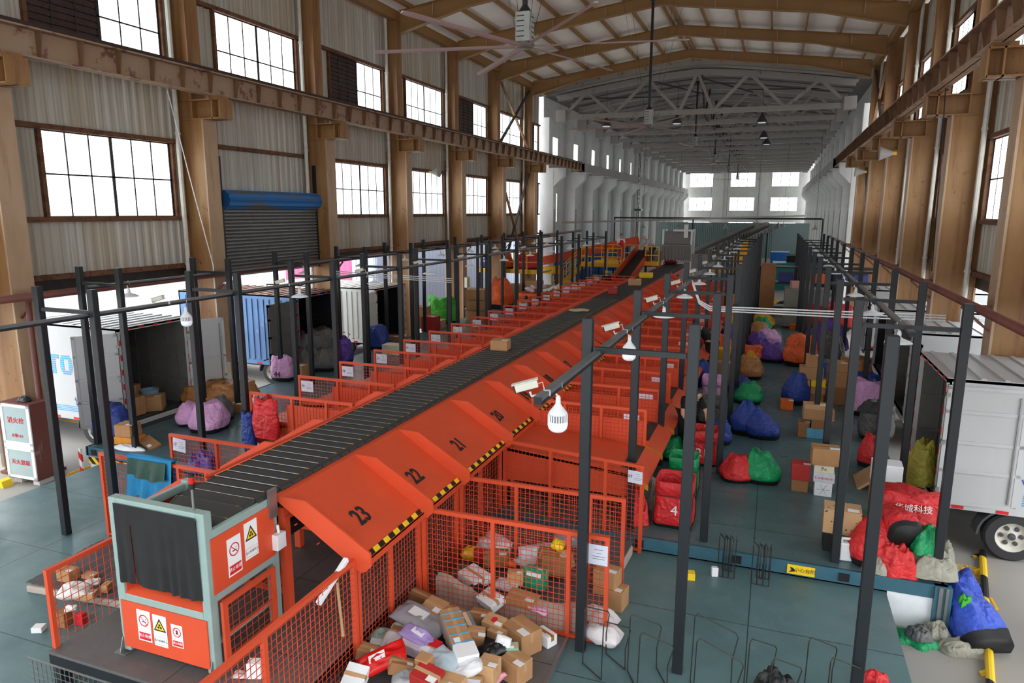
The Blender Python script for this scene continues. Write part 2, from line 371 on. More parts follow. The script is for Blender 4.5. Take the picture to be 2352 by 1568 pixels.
for sd in (-1, 1):
    nm, xf, xw = SIDE[sd]; hs = -sd
    for k in range(len(YC)):
        yc = YC[k]; y0 = yc; y1 = YC[k + 1] if k + 1 < len(YC) else 40.3
        bay = k - 2
        m = MB(); wy0, wy1 = yc + 1.2, min(yc + 4.3, y1 - 0.35)
        lower = not (sd < 0 and bay == 1); zl0, zl1, zu0, zu1 = 4.15, 5.8, 7.3, 9.1
        rib_sheet(m, xw, y0, wy0, 2.95, 11.05, hs); rib_sheet(m, xw, wy1, y1, 2.95, 11.05, hs)
        rib_sheet(m, xw, wy0, wy1, zu1, 11.05, hs)
        if lower: rib_sheet(m, xw, wy0, wy1, zl1, zu0, hs); rib_sheet(m, xw, wy0, wy1, 2.95, zl0, hs)
        else: rib_sheet(m, xw, wy0, wy1, 4.75, zu0, hs)
        struct(m.build('wall_' + nm, M_SHEET))
        # girts and window surrounds, rusty
        m = MB()
        for z in (2.98, 4.1, 5.86, 9.16):
            if not lower and z == 4.1: continue
            m.box(min(xw, xw + hs * 0.14), max(xw, xw + hs * 0.14), y0 + 0.1, y1 - 0.1, z - 0.05, z + 0.05)
        for y in (wy0 - 0.05, wy1 + 0.05):
            m.box(min(xw, xw + hs * 0.12), max(xw, xw + hs * 0.12), y - 0.04, y + 0.04, 4.15, 5.8) if lower else None
            m.box(min(xw, xw + hs * 0.12), max(xw, xw + hs * 0.12), y - 0.04, y + 0.04, 7.3, 9.1)
        struct(m.build('trim_%d' % (10 + k), M_RUSTBAR))
        # windows
        for zi, (za, zb) in enumerate(((zl0, zl1), (zu0, zu1))):
            if zi == 0 and not lower: continue
            w = thing('window_%d' % (1 + k * 2 + zi + (20 if sd > 0 else 0)), None, None, (xw + hs * 0.02, wy0, za)); struct(w)
            L = wy1 - wy0; H = zb - za; shut = (zi == 1 and bay % 2 == 0)
            p = MB(); p.box(-0.012, 0.012, (L * 0.5 if shut else 0), L, 0, H); p.build('pane', M_PANE, w)
            f = MB()
            for i in range(7): f.box(-0.02, 0.03, L * i / 6 - (0.035 if i in (0, 3, 6) else 0.012), L * i / 6 + (0.035 if i in (0, 3, 6) else 0.012), 0, H)
            for z in (0, H * 0.5, H): f.box(-0.02, 0.03, 0, L, z - 0.016, z + 0.016)
            f.build('window_frame', M_DARKSTEEL, w)
            if shut:
                s = MB()
                for i in range(14): s.box(-0.03, 0.02, 0.02, L * 0.5, i * H / 14, (i + 0.8) * H / 14)
                s.box(-0.03, -0.02, 0, L * 0.5, 0, H); s.build('shutter_panel', M_BROWN if 'M_BROWN' in globals() else M_RUSTBAR, w)
        # loading door head
        if not (sd < 0 and bay == 1):
            m = MB(); x0, x1 = sorted((xw - hs * 0.25, xw + hs * 0.02)); m.box(x0, x1, y0 + 0.25, y1 - 0.25, 2.66, 2.93)
            struct(m.build('door_head', M_DARKSTEEL), 'dark roller door housing above the open loading bay', 'door housing')

# one rolling shutter with its blue drum cover
d1 = thing('door_1', 'grey roller shutter under a faded blue drum cover in the left wall', 'roller shutter', (-13.1, 14.2, 2.6)); struct(d1)
m = MB()
for i in range(20): m.prism([(0.0, 0.09 * i), (0.055, 0.09 * i + 0.03), (0.055, 0.09 * i + 0.06), (0.0, 0.09 * i + 0.09), (-0.02, 0.09 * i + 0.045)], 0, 3.85, 'XZ')
m.build('shutter_curtain', plain('shutter_grey', (128, 128, 126), 0.45, 0.3, var=0.1), d1)
M_BLUEDRUM = worn('faded_blue_drum_paint', (36, 108, 176), (92, 92, 92), 0.5, 1.3, 0.5, (1, 0.4, 2.5), (44, 90, 130))
m = MB(); m.prism([((0.27 - 0.03 * (i % 2)) * math.cos(2 * PI * i / 20), 1.95 + (0.25 - 0.03 * (i % 2)) * math.sin(2 * PI * i / 20)) for i in range(20)], 0.05, 4.0, 'XZ'); m.build('drum_cover', M_BLUEDRUM, d1)
m = MB(); m.lathe([(0.2, 0), (0.2, 0.03), (0.08, 0.04), (0.08, 0.3)], (0, 4.0, 1.95), 14, 0, 'Y'); m.box(-0.1, 0.12, 4.1, 4.35, 1.8, 2.1); m.build('drive_motor', M_DARKSTEEL, d1)
m = MB(); m.box(-0.05, 0.08, -0.12, 0.0, 0, 3.0); m.box(-0.05, 0.08, 3.86, 3.98, 0, 3.0); m.build('guide_rail', M_POST, d1)

# steel columns
def column(sd, yc, idx):
    nm, xf, xw = SIDE[sd]; h = -sd   # h: direction towards the hall
    t = thing('steel_column', '%s rust-stained beige steel column of the %s wall, counted from the camera' % (ORD[idx], nm), 'column', (xf, yc, ZG)); struct(t)
    z1 = 6.35 - ZG; b = -h * 0.8
    m = MB(); m.box(-0.02, 0.02, -0.21, 0.21, 0, z1); m.box(b - 0.02, b + 0.02, -0.21, 0.21, 0, z1); m.build('lower_flange', M_BEIGE_L, t)
    m = MB(); m.box(min(0, b), max(0, b), -0.17, -0.15, 0, z1); m.box(min(0, b), max(0, b), 0.15, 0.17, 0, z1)
    m.build('lower_web', M_BEIGE, t)
    m = MB(); c0 = -h * 0.8; c1 = -h * 0.3
    m.box(min(c0, c1), max(c0, c1), -0.15, -0.13, z1, 11.6); m.box(min(c0, c1), max(c0, c1), 0.13, 0.15, z1, 11.6)
    m.box(c1 - 0.015, c1 + 0.015, -0.19, 0.19, z1, 11.5); m.build('upper_shaft', M_BEIGE, t)
    m = MB(); e = h * 0.52; q0, q1 = sorted((b, e)); m.box(q0, q1, -0.02, 0.02, z1, z1 + 0.45)
    m.box(q0, q1, -0.2, 0.2, z1, z1 + 0.03); m.box(q0, q1, -0.2, 0.2, z1 + 0.42, z1 + 0.45)
    for x in (h * 0.3, e): m.box(x - 0.015, x + 0.015, -0.2, 0.2, z1, z1 + 0.45)
    x0, x1 = sorted((h * 0.12, h * 0.48)); m.box(x0, x1, -0.16, 0.16, z1 + 0.45, z1 + 0.52); m.box(x0 + 0.06, x1 - 0.06, -0.1, 0.1, z1 + 0.5, 6.86 - ZG)
    m.build('crane_bracket', M_BEIGE, t)
    m = MB(); m.box(min(b, h * 0.15), max(b, h * 0.15), -0.3, 0.3, 0, 0.05); m.build('base_plate', M_RUSTBAR, t)
for i, y in enumerate(YC[1:]): column(-1, y, i); column(1, y, i)

# crane girders
M_STIFF = worn('brown_stiffener_paint', (118, 84, 56), (88, 52, 34), 0.55, 3, 0.7)
def girder(nm, x, h, y0, y1, mat, label, ribs=0.8, z0=6.86, z1=7.36):
    t = thing('crane_girder', label, 'crane girder', (x, y0, z0)); struct(t); H = z1 - z0; L = y1 - y0
    m = MB(); m.box(-0.012, 0.012, 0, L, 0, H); m.box(-0.17, 0.17, 0, L, H - 0.03, H); m.box(-0.14, 0.14, 0, L, 0, 0.025)
    m.build('beam', mat, t)
    if ribs:
        m = MB(); n = int(L / ribs)
        for i in range(n):
            y = (i + 0.5) * ribs
            for s in (-1, 1):
                m.add([(s * 0.012, y - 0.01, H - 0.03), (s * 0.165, y - 0.01, H - 0.03), (s * 0.09, y - 0.01, 0.03), (s * 0.012, y - 0.01, 0.03),
                       (s * 0.012, y + 0.01, H - 0.03), (s * 0.165, y + 0.01, H - 0.03), (s * 0.09, y + 0.01, 0.03), (s * 0.012, y + 0.01, 0.03)],
                      [(0, 1, 2, 3), (7, 6, 5, 4), (0, 4, 5, 1), (1, 5, 6, 2), (2, 6, 7, 3), (3, 7, 4, 0)])
        m.build('stiffener', M_STIFF, t)
    m = MB(); m.box(-0.035, 0.035, 0, L, H, H + 0.1); m.build('crane_rail', M_BROWN if ribs else M_GREYGIRD, t)
    return t
girder('left', -12.3, 1, 0.0, 46.0, M_GIRDER, 'peeling beige crane girder along the left wall')
girder('right', 3.05, -1, 0.0, 46.0, M_GIRDER, 'rusty beige crane girder along the right wall')
for x, nm in ((-12.3, 'left'), (3.05, 'right')):
    m = MB(); m.box(-0.2, 0.2, 0, 58, 0, 0.55)
    for i in range(12): m.box(-0.215, 0.215, 4.85 * i, 4.85 * i + 0.04, -0.01, 0.56)
    struct(m.build('crane_girder', M_GREYGIRD, None, (x, 46.0, 6.82)), 'grey concrete crane girder of the older half on the %s side' % nm, 'crane girder')

# ceiling, rafters, purlins, eave beams
def zroof(x): return 11.2 + (12.35 - 11.2) * (1 - abs(x - XM) / 8.9)
M_CEIL = plain('pale_ceiling_foil', (226, 220, 212), 0.7, var=0.05, scale=1.5)
m = MB()
m.add([(-13.55, -4, zroof(-13.5)), (XM, -4, 12.35), (4.35, -4, zroof(4.3)), (-13.55, 40.4, zroof(-13.5)), (XM, 40.4, 12.35), (4.35, 40.4, zroof(4.3))],
      [(0, 1, 4, 3), (1, 2, 5, 4)])
v = [(a, b, c + 0.12) for a, b, c in m.v]; m.add(v, [(0, 3, 4, 1), (1, 4, 5, 2)])
struct(m.build('ceiling', M_CEIL))
for i, y in enumerate(YC[1:]):
    t = thing('roof_rafter', '%s tan steel portal rafter under the pale ceiling, counted from the camera' % ORD[i], 'rafter', (XM, y, 0)); struct(t)
    xs = [-8.2, -5.6, 0, 5.6, 8.2]
    low = [0.74, 0.42, 0.40, 0.42, 0.74]
    top = [zroof(XM + x) - 0.17 for x in xs]
    m = MB(); m.prism([(x, z) for x, z in zip(xs, top)] + [(x, z - l) for x, z, l in reversed(list(zip(xs, top, low)))], -0.01, 0.01); m.build('rafter_web', M_RAFTER, t)
    m = MB()
    for a in range(4):
        for off, sg in ((0, 0), (1, 1)):
            za = top[a] - (low[a] if sg else 0); zb = top[a + 1] - (low[a + 1] if sg else 0)
            m.bar((xs[a], 0, za), (xs[a + 1], 0, zb), 0.22, 0.025)
    m.build('rafter_flange', M_RAFTER, t)
    m = MB()
    for x in (-6.9, -4.1, -2.0, 2.0, 4.1, 6.9): z = zroof(XM + x) - 0.17; m.bar((x, -0.05, z), (x, -0.08, z - 0.42), 0.03)
    m.build('fly_brace', M_BEIGE_L, t)
for i in range(13):
    x = XM - 7.8 + 1.3 * i
    if abs(x - XM) < 0.1: continue
    z = zroof(x); m = MB(); m.box(x - 0.01, x + 0.01, -3.5, 40.2, z - 0.18, z - 0.01); m.box(x - 0.06, x + 0.01, -3.5, 40.2, z - 0.185, z - 0.17)
    struct(m.build('roof_purlin', M_RAFTER), 'tan roof purlin running the length of the hall', 'purlin', 'roof purlins')
for s in (-0.18, 0.18):
    x = XM + s; z = zroof(x); m = MB(); m.box(x - 0.03, x + 0.03, -3.5, 40.2, z - 0.18, z - 0.01)
    struct(m.build('roof_purlin', M_RAFTER), 'tan ridge purlin, one of the close pair under the ridge', 'purlin', 'ridge purlins')
for sd in (-1, 1):
    x = XM + sd * 8.35; m = MB(); m.box(x - 0.12, x + 0.12, -3.5, 40.2, 10.78, 11.1)
    struct(m.build('eave_beam', M_RAFTER), 'rust brown eave beam along the top of the %s columns' % SIDE[sd][0], 'eave beam')
for sd in (-1, 1):
    xb = SIDE[sd][1] + sd * 0.35
    for k, (ya, yb) in enumerate(((YC[7], YC[8]),)):
        for (a, b, c, d_) in ((ya, 10.6, yb, 7.5), (ya, 7.5, yb, 10.6), (ya, 6.3, yb, 0.6), (ya, 0.6, yb, 6.3)):
            m = MB(); m.bar((xb, a + 0.2, b), (xb, c - 0.2, d_), 0.1, 0.1)
            struct(m.build('cross_brace', M_BEIGE if a < c and b > d_ else M_TRUSSD), 'diagonal angle brace between the last two steel columns on the %s' % SIDE[sd][0], 'brace', 'wall braces ' + SIDE[sd][0])
for sd in (-1, 1):
    for j, k in enumerate((2, 3, 4, 5, 6, 8)):
        x = SIDE[sd][2] - sd * 0.22; y = YC[k] - 0.38
        m = MB(); m.tube([(x, y, ZG + 0.2), (x, y, 11.0)], 0.055, 8)
        for z in (3, 6, 9): m.lathe([(0.07, z), (0.07, z + 0.06)], (x, y, 0), 8)
        struct(m.build('rain_downpipe', plain('white_pvc_pipe', (196, 192, 184), 0.4)), 'white plastic downpipe beside the %s steel column of the %s wall' % (ORD[k - 1], SIDE[sd][0]), 'downpipe')

# ------------------------------------------------------------------ the older concrete half
for i, y in enumerate(YO):
    for sd in (-1, 1):
        h = -sd; x = XM + sd * 8.05
        t = thing('concrete_column', '%s whitewashed concrete column of the older half on the %s side' % (ORD[i], SIDE[sd][0]), 'column', (x, y, ZG)); struct(t)
        m = MB(); b = -h * 0.85; m.box(min(0, b), max(0, b), -0.3, 0.3, 0, 6.7 - ZG)
        m.build('lower_shaft', M_CONC_W, t)
        m = MB(); x0, x1 = sorted((-h * 0.3, b)); m.box(x0, x1, -0.3, 0.3, 6.7 - ZG, 10.3); m.build('upper_shaft', M_CONC_W, t)
        m = MB(); m.prism([(-h * 0.2, 5.7 - ZG), (0, 5.7 - ZG), (h * 0.6, 6.3 - ZG), (h * 0.6, 6.8 - ZG), (-h * 0.3, 6.8 - ZG)], -0.29, 0.29); m.build('corbel', M_CONC_W, t)
        m = MB(); m.box(h * 0.0, h * 0.012, -0.16, 0.16, 1.0, 5.0); m.build('recessed_panel', M_GREYGIRD, t)
    if i in range(0, 14):
        t = thing('roof_truss', '%s grey concrete roof truss of the older half, counted from the camera' % ORD[i], 'truss', (XM, y, 0)); struct(t)
        zt = lambda x: 11.75 - 1.0 * (abs(x) / 7.9) ** 1.4; zb = 9.55
        m = MB(); m.box(-8.0, 8.0, -0.13, 0.13, zb, zb + 0.26); m.box(-8.0, -7.4, -0.2, 0.2, zb - 0.1, zb + 0.55); m.box(7.4, 8.0, -0.2, 0.2, zb - 0.1, zb + 0.55); m.build('bottom_chord', M_TRUSS, t)
        m = MB(); xs = [-7.9 + 15.8 * j / 12 for j in range(13)]
        for j in range(12): m.bar((xs[j], 0, zt(xs[j])), (xs[j + 1], 0, zt(xs[j + 1])), 0.26, 0.28)
        m.build('top_chord', M_TRUSS, t)
        m = MB(); bn = [-7.6, -4.6, -0.9, 0.9, 4.6, 7.6]; tn = [-6.2, -2.7, 0.0, 2.7, 6.2]
        for a in range(5): m.bar((bn[a], 0, zb + 0.15), (tn[a], 0, zt(tn[a])), 0.14, 0.16); m.bar((tn[a], 0, zt(tn[a])), (bn[a + 1], 0, zb + 0.15), 0.14, 0.16)
        m.build('web_member', M_TRUSS, t)
    if i < 13:
        y2 = YO[i + 1]
        for j, (xa, xb) in enumerate(((-7.0, -2.7), (-2.7, 0), (0, 2.7), (2.7, 7.0))):
            if i in (0, 4, 8, 12) or j in (1, 2) and i in (2, 6):
                m = MB(); m.bar((XM + xa, y, 10.7 if j in (0, 3) else 11.5), (XM + xb, y2, 11.3), 0.07); 
                struct(m.build('roof_brace', M_TRUSSD), 'dark angle brace between the roof trusses of the older half', 'brace', 'braces in the older roof')
        m = MB(); m.bar((XM + 0.25, y, 11.6), (XM + 0.25, (y + y2) / 2, 9.7), 0.09); m.bar((XM + 0.25, (y + y2) / 2, 9.7), (XM + 0.25, y2, 11.6), 0.09); m.bar((XM + 0.25, y, 9.72), (XM + 0.25, y2, 9.72), 0.09)
        struct(m.build('roof_brace', M_TRUSSD), 'dark vertical ridge brace in the roof of the older half', 'brace', 'ridge braces in the older roof')
m = MB(); n = 12
vs = []
for y in (40.3, 107):
    for j in range(n + 1):
        x = -8.9 + 17.8 * j / n; vs.append((XM + x, y, 11.95 - 1.0 * (min(1, abs(x) / 7.9)) ** 1.4))
m.add(vs, [(j, j + 1, n + 2 + j, n + 1 + j) for j in range(n)])
struct(m.build('ceiling_old', plain('grey_slab_ceiling', (122, 118, 114), 0.8, var=0.1)))
for y0 in range(22):
    y = 41.2 + 3.0 * y0; m = MB()
    for j in range(10): xa = -8 + 1.6 * j; xb = xa + 1.6; m.bar((XM + xa, y, 11.85 - 1.0 * (abs(xa) / 7.9) ** 1.4), (XM + xb, y, 11.85 - 1.0 * (abs(xb) / 7.9) ** 1.4), 0.2, 0.14)
    struct(m.build('ceiling_rib', M_TRUSS), 'grey rib of the slab roof in the older half', 'roof rib', 'ribs of the older roof')
M_OLDW = worn('whitewashed_old_wall', (212, 211, 208), (170, 168, 164), 0.6, 1.5, 0.85, (1, 1, 1), (184, 182, 180))
for sd in (-1, 1):
    nm, xf, xw = SIDE[sd]; h = -sd
    for i in range(13):
        y0, y1 = YO[i], YO[i + 1]; m = MB(); xa, xb = sorted((xw, xw - h * 0.2)); wa, wb = y0 + 1.9, y1 - 1.9
        for (za, zb, ya, yb) in ((ZG, 11.4, y0, wa), (ZG, 11.4, wb, y1), (ZG, 0.6, wa, wb), (2.4, 3.6, wa, wb), (5.4, 7.6, wa, wb), (8.8, 11.4, wa, wb)): m.box(xa, xb, ya, yb, za, zb)
        struct(m.build('wall_%s_old' % nm, M_OLDW))
        m = MB()
        for za, zb in ((0.6, 2.4), (3.6, 5.4), (7.6, 8.8)): m.box(xw - h * 0.1 - 0.01, xw - h * 0.1 + 0.01, wa, wb, za, zb)
        struct(m.build('window_%d' % (50 + i + (20 if sd > 0 else 0)), M_PANE_OLD))
# far wall with six windows
WX = [(-12.2, -8.95), (-6.55, -3.2), (-1.05, 2.45)]; ZR = [(2.25, 2.75), (4.4, 6.2), (7.75, 9.6)]
m = MB(); y = 106.0; xs = [-14] + [a for p in WX for a in p] + [5]; 
for i in range(0, 8, 2): m.box(xs[i], xs[i + 1], y, y + 0.3, ZG, 12.2)
for (a, b) in WX:
    for za, zb in ((ZG, 2.25), (2.75, 4.4), (6.2, 7.75), (9.6, 12.2)): m.box(a, b, y, y + 0.3, za, zb)
for x in (-7.8, -2.1): m.box(x - 0.35, x + 0.35, y - 0.25, y, ZG, 12.0)
struct(m.build('wall_back', M_OLDW))
k = 90
for (a, b) in WX:
    for za, zb in ZR:
        w = thing('window_%d' % k, None, None, (a, y + 0.15, za)); struct(w); k += 1
        p = MB(); p.box(0, b - a, -0.01, 0.01, 0, zb - za); p.build('pane', M_PANE_OLD, w)
        f = MB()
        for j in range(4): f.box((b - a) * j / 3 - 0.04, (b - a) * j / 3 + 0.04, -0.05, 0.0, 0, zb - za)
        f.build('window_frame', M_DARKSTEEL, w)
m = MB(); rib_sheet_y = None
for i in range(60): m.box(-9.2 + i * 0.2 - 3, -9.2 + i * 0.2 - 3 + 0.14, 79.96, 80.0, ZG, 3.1)
m.box(-12.4, 3.2, 80.0, 80.1, ZG, 3.1)
struct(m.build('wall_partition', plain('teal_partition_sheet', (124, 142, 142), 0.5, var=0.08)), 'teal sheet partition across the far end of the hall', 'partition')

m = MB(); m.box(-13.6, 4.4, -7.0, -6.8, 3.4, 12.4)  # unseen wall, added behind the camera to hold back frontal light
for x0, x1 in ((-13.6, -11.5), (2.4, 4.4)): m.box(x0, x1, -7.0, -6.8, ZG, 3.4)
struct(m.build('wall_front_blocker', M_SHEET), 'unseen end wall added behind the camera to cut frontal light', 'wall')
# gable strip closing the step between the two roofs
m = MB(); m.add([(-13.6, 40.35, 10.75), (XM, 40.35, 11.95), (4.4, 40.35, 10.75), (4.4, 40.35, 11.3), (XM, 40.35, 12.5), (-13.6, 40.35, 11.3)], [(0, 1, 4, 5), (1, 2, 3, 4)])
struct(m.build('wall_gable', M_TRUSS))

# ------------------------------------------------------------------ sorter line
MX = -4.855
TP = 0.17
def tray_mb(dz=0):
    m = MB(); m.box(-0.405, 0.405, 0, TP - 0.02, -0.05, 0.0)
    prof = [(0.405, -0.05), (0.43, -0.05), (0.44, -0.03), (0.43, -0.008), (0.405, 0.004)]
    m.prism(prof, 0.0, TP - 0.02); m.prism([(-x, z) for x, z in prof], 0.0, TP - 0.02); return m
sorter = thing('cross_belt_sorter', 'long black slatted sorting conveyor running down the middle of the hall', 'conveyor', (MX, 0, 0))
t0 = tray_mb().build('tray', M_TRAY, sorter, (0, 5.0, 1.6))
pm = MB(); pm.tube([(-0.40, 0, 0), (0.38, 0, 0)], 0.0035, 5); pm.box(0.345, 0.37, -0.005, 0.005, -0.004, 0.005, 1); pm.box(-0.38, -0.355, -0.005, 0.005, -0.004, 0.005, 1)
p0 = pm.build('tray_pin', [M_CHROME, M_BRACKET], t0, (0, 0.0, 0.004))
NT_ = 97
for i in range(1, NT_):
    t = t0.copy(); C.objects.link(t); t.location = (0, 5.0 + TP * i, 1.6); t.scale = (.94 if i < 2 else 1, 1, 1); q = p0.copy(); C.objects.link(q); q.parent = t
for y, z, r in ((4.84, 1.585, 10), (4.69, 1.53, 28), (4.58, 1.42, 50)):
    t = t0.copy(); C.objects.link(t); t.location = (0, y, z); t.rotation_euler = (R(r), 0, 0); t.scale = (.92, 1, 1); q = p0.copy(); C.objects.link(q); q.parent = t
m = MB()
for i in range(NT_, 190): m.box(-0.46, 0.46, 5.0 + TP * i, 5.0 + TP * i + TP - 0.02, 1.55, 1.6)
tag(m.build('tray_run', M_TRAY, sorter), kind='stuff')
m = MB()
for s in (-1, 1): m.box(s * 0.48 - 0.02, s * 0.48 + 0.02, 5.25, 37.0, 1.44, 1.54)
for i in range(190):
    y = 5.3 + i * TP; m.box(0.478, 0.505, y, y + 0.02, 1.50, 1.52); m.box(0.478, 0.505, y + 0.03, y + 0.05, 1.50, 1.52)
m.build('chain_guide', M_BLACK, sorter)
m = MB()
for s in (-1, 1): m.box(s * 0.43 - 0.03, s * 0.43 + 0.03, 5.3, 37.0, 1.25, 1.40)
m.box(-0.46, -0.44, 5.25, 37, 1.60, 1.625)
m.build('side_beam', M_ORANGE, sorter)
m = MB(); m.box(-0.3, 0.3, 5.35, 36.9, 0.95, 1.1); m.lathe([(0.36, -0.3), (0.36, 0.3)], (0, 5.15, 1.15), 20, 0, 'X'); m.build('return_run', M_BLACK, sorter)
for i in range(24):
    y = 5.35 + 1.3 * i; m = MB()
    for s in (-1, 1):
        m.box(s * 0.43 - 0.04, s * 0.43 + 0.04, y - 0.04, y + 0.04, 0.2 if y < 8 else 0.0, 1.3); m.bar((s * 0.43, y, 0.5), (0, y, 1.2), 0.05)
    m.box(-0.43, 0.43, y - 0.03, y + 0.03, 1.15, 1.22); m.box(-0.43, 0.43, y - 0.03, y + 0.03, 0.45, 0.52)
    m.build('support_leg', M_ORANGE, sorter)

# chutes: (x,z) of the divider plates measured from the belt edge
YB = [5.25, 6.54, 7.54, 9.08] + [10.36 + 1.3 * k for k in range(18)]
CX = 0.425
DIV = [(0.02, 1.50), (0.02, 1.55), (0.36, 1.545), (1.06, 1.13), (1.07, 1.0), (1.0, 0.93), (0.92, 0.93)]
def chute(side, k):
    y0, y1 = YB[k], YB[k + 1]; num = 23 - k; s = side
    if side > 0: lab = 'orange sorting chute stencilled %d on the right flank of the conveyor' % num if k < 7 else 'orange sorting chute on the right flank, %s from the near end' % ORD[k]
    else: lab = 'orange sorting chute on the left flank of the conveyor, %s from the near end' % ORD[k]
    t = thing('sorting_chute', lab, 'chute', (MX + s * CX, y0, 0), group='right hand chutes' if s > 0 else 'left hand chutes')
    m = MB(); pr = [(0.0, 1.56), (0.07, 1.548), (0.95, 0.985), (0.95, 0.965), (0.07, 1.525), (0.0, 1.53)]
    m.prism([(s * x, z) for x, z in pr], 0.0, y1 - y0); m.box(*sorted((s * 0.93, s * 0.95)), 0, y1 - y0, 0.9, 0.985)
    m.build('slide', M_ORANGE, t)
    m = MB(); m.prism([(s * x, z) for x, z in DIV], -0.012, 0.012)
    for a in (0.2, 0.45, 0.7): m.box(*sorted((s * (0.02 + a), s * (0.03 + a))), -0.02, 0.02, 1.40 - a * 0.62, 1.41 - a * 0.62)
    m.build('divider_plate', M_ORANGE, t)
    a = Vector((s * 0.905, 0, 1.0165)); b = Vector((s * 0.95, 0, 0.9875))
    m = MB(); m.bar((s * 0.925, 0.04, 1.008), (s * 0.925, y1 - y0 - 0.03, 1.008), 0.055, 0.004, upv=(s * 0.54, 0, 0.84)); m.build('hazard_strip', M_HAZ, t)
    if side > 0 and k < 9:
        ym = (y1 - y0) * 0.42; P = (0.62, ym, 1.205)
        text_mesh('stencil_number', str(num), M_INK, 0.28, frame_M(P, (0, 0.99, 0.0), (-0.84, 0, 0.54)), t, sx=0.8, bold=0.006)
    return t
for k in range(len(YB) - 1): chute(1, k); chute(-1, k)

# wire mesh fences
def mesh_fence(label, p0, p1, z0, z1, posts=(0, 1), pitch=0.062, sheet=None, group='orange mesh fences', rail=0.022, name='mesh_fence', wmat=None, fmat=None):
    """p0, p1: (x, y) ends; sheet: (u0, u1, za, zb) solid panel; posts in 0..1"""
    a = Vector((p0[0], p0[1], 0)); b = Vector((p1[0], p1[1], 0)); L = (b - a).length; ang = math.atan2(b.y - a.y, b.x - a.x)
    t = thing(name, label, 'fence', (a.x, a.y, z0), ang, group); H = z1 - z0
    m = MB(); m.box(0, L, -rail, rail, H - 2 * rail, H); m.box(0, L, -rail * 0.8, rail * 0.8, 0.02, 0.02 + 1.6 * rail)
    m.each('frame_rail', fmat or M_ORANGE, t)
    for u in posts:
        x = min(max(u * L, rail), L - rail); q = MB(); q.box(x - rail * 0.96, x + rail * 0.96, -rail * 0.96, rail * 0.96, 0, H - 0.002); q.build('fence_post', fmat or M_ORANGE, t)
    m = MB(); w = 0.0024
    for i in range(1, int(L / pitch)): m.box(i * pitch - w, i * pitch + w, -w, w, 0.03, H - 0.02)
    for i in range(1, int(H / pitch)): m.box(0.01, L - 0.01, -w * 2.2, -w * 0.2, i * pitch - w, i * pitch + w)
    m.build('wire_mesh', wmat or M_ORANGE_D, t)
    if sheet:
        q = MB(); q.box(sheet[0], sheet[1], 0.005, 0.02, sheet[2] - z0, sheet[3] - z0); q.build('solid_panel', M_ORANGE, t)
    return t
def notice(parent, x, y, z, w, h, num, face=-1, tilt=0.0):
    """white notice with its number, in the fence's own coordinates"""
    q = MB(); q.box(-w / 2, w / 2, -0.004, 0.0, -h / 2, h / 2); o = q.build('notice', M_PAPER, parent, (x, y, z), rot=(0, tilt, 0))
    M = frame_M((-w * 0.33, -0.006, 0), (1, 0, 0), (0, 0, 1))
    text_mesh('notice_number', num, M_INK, h * 0.34, M, o, 0.0006)
    q = MB()
    for i, (dx, dz, ww) in enumerate(((0.18, 0.26, 0.30), (0.2, 0.08, 0.16), (0.18, -0.08, 0.5), (0.18, -0.2, 0.42))):
        q.box(w * (dx - ww / 2), w * (dx + ww / 2), -0.0052, -0.0042, h * dz - h * 0.015, h * dz + h * 0.015)
    q.build('notice_text', M_GREYINK, o)
M_GREYINK = plain('faint_grey_print', (128, 126, 140), 0.8, var=0.02)

FXR = -3.55
mesh_fence('orange mesh fence in front of and below chute 23 on its right side', (FXR, 3.0), (FXR, 5.25), ZN, 1.05, (0.0, 0.43, 1))
mesh_fence('orange mesh fence closing the space below chute 23', (FXR, 5.27), (FXR, 6.54), ZN, 0.93, (0, 0.5, 1))
mesh_fence('orange mesh fence closing the space below chute 22', (FXR, 6.56), (FXR, 7.54), ZN, 0.93, (0, 1))
mesh_fence('orange mesh fence closing the space below chute 21', (FXR, 7.56), (FXR, 9.06), ZN, 0.93, (0, 0.5, 1))
f = mesh_fence('orange mesh fence carrying the white notice 22', (FXR + 0.03, 6.56), (-1.38, 6.58), ZN, 1.03, (0, 0.4, 0.8, 1)); notice(f, 1.98, -0.03, 1.03, 0.30, 0.22, '22')
mesh_fence('orange mesh fence between the grey mattress bay and the step', (FXR + 0.03, 7.58), (-1.42, 7.6), ZN, 1.03, (0, 0.36, 0.8, 1))
f = mesh_fence('orange mesh fence carrying the white notice 07 at the step', (FXR + 0.03, 9.1), (-1.41, 8.75), ZN, 1.03, (0, 0.36, 0.75, 1)); notice(f, 2.03, -0.03, 1.06, 0.2, 0.17, '07')
mesh_fence('low orange mesh fence left of the curtained machine end', (-6.16, 5.0), (-6.16, 4.1), ZN, 1.0, (0, 1), 0.075)
numR = ['08', '09', '10', '11', '12', '13', '14', '15', '16', '18', '19', '20', '21', '23', '24', '25', '26', '27']
for k in range(4, len(YB)):
    y = YB[k]; far = k > 12
    f = mesh_fence('orange mesh and sheet fence right of the conveyor, %s beyond the step' % ORD[k - 4], (FXR + 0.03, y), (-1.66, y), 0, 1.33, (0, 0.3, 0.62, 1), 0.062 if not far else 0.1, (0.0, 1.86, 0.3, 1.14), 'right flank bay fences')
    q = MB(); q.box(1.5, 1.74, 0.012, 0.016, 1.0, 1.22); q.build('notice', M_PAPER, f)
nm = ['30', '70', '78', '29', '82', '31', '33', '35', '36', '38', '39', '41', '42', '44', '45', '47', '48', '49', '50']
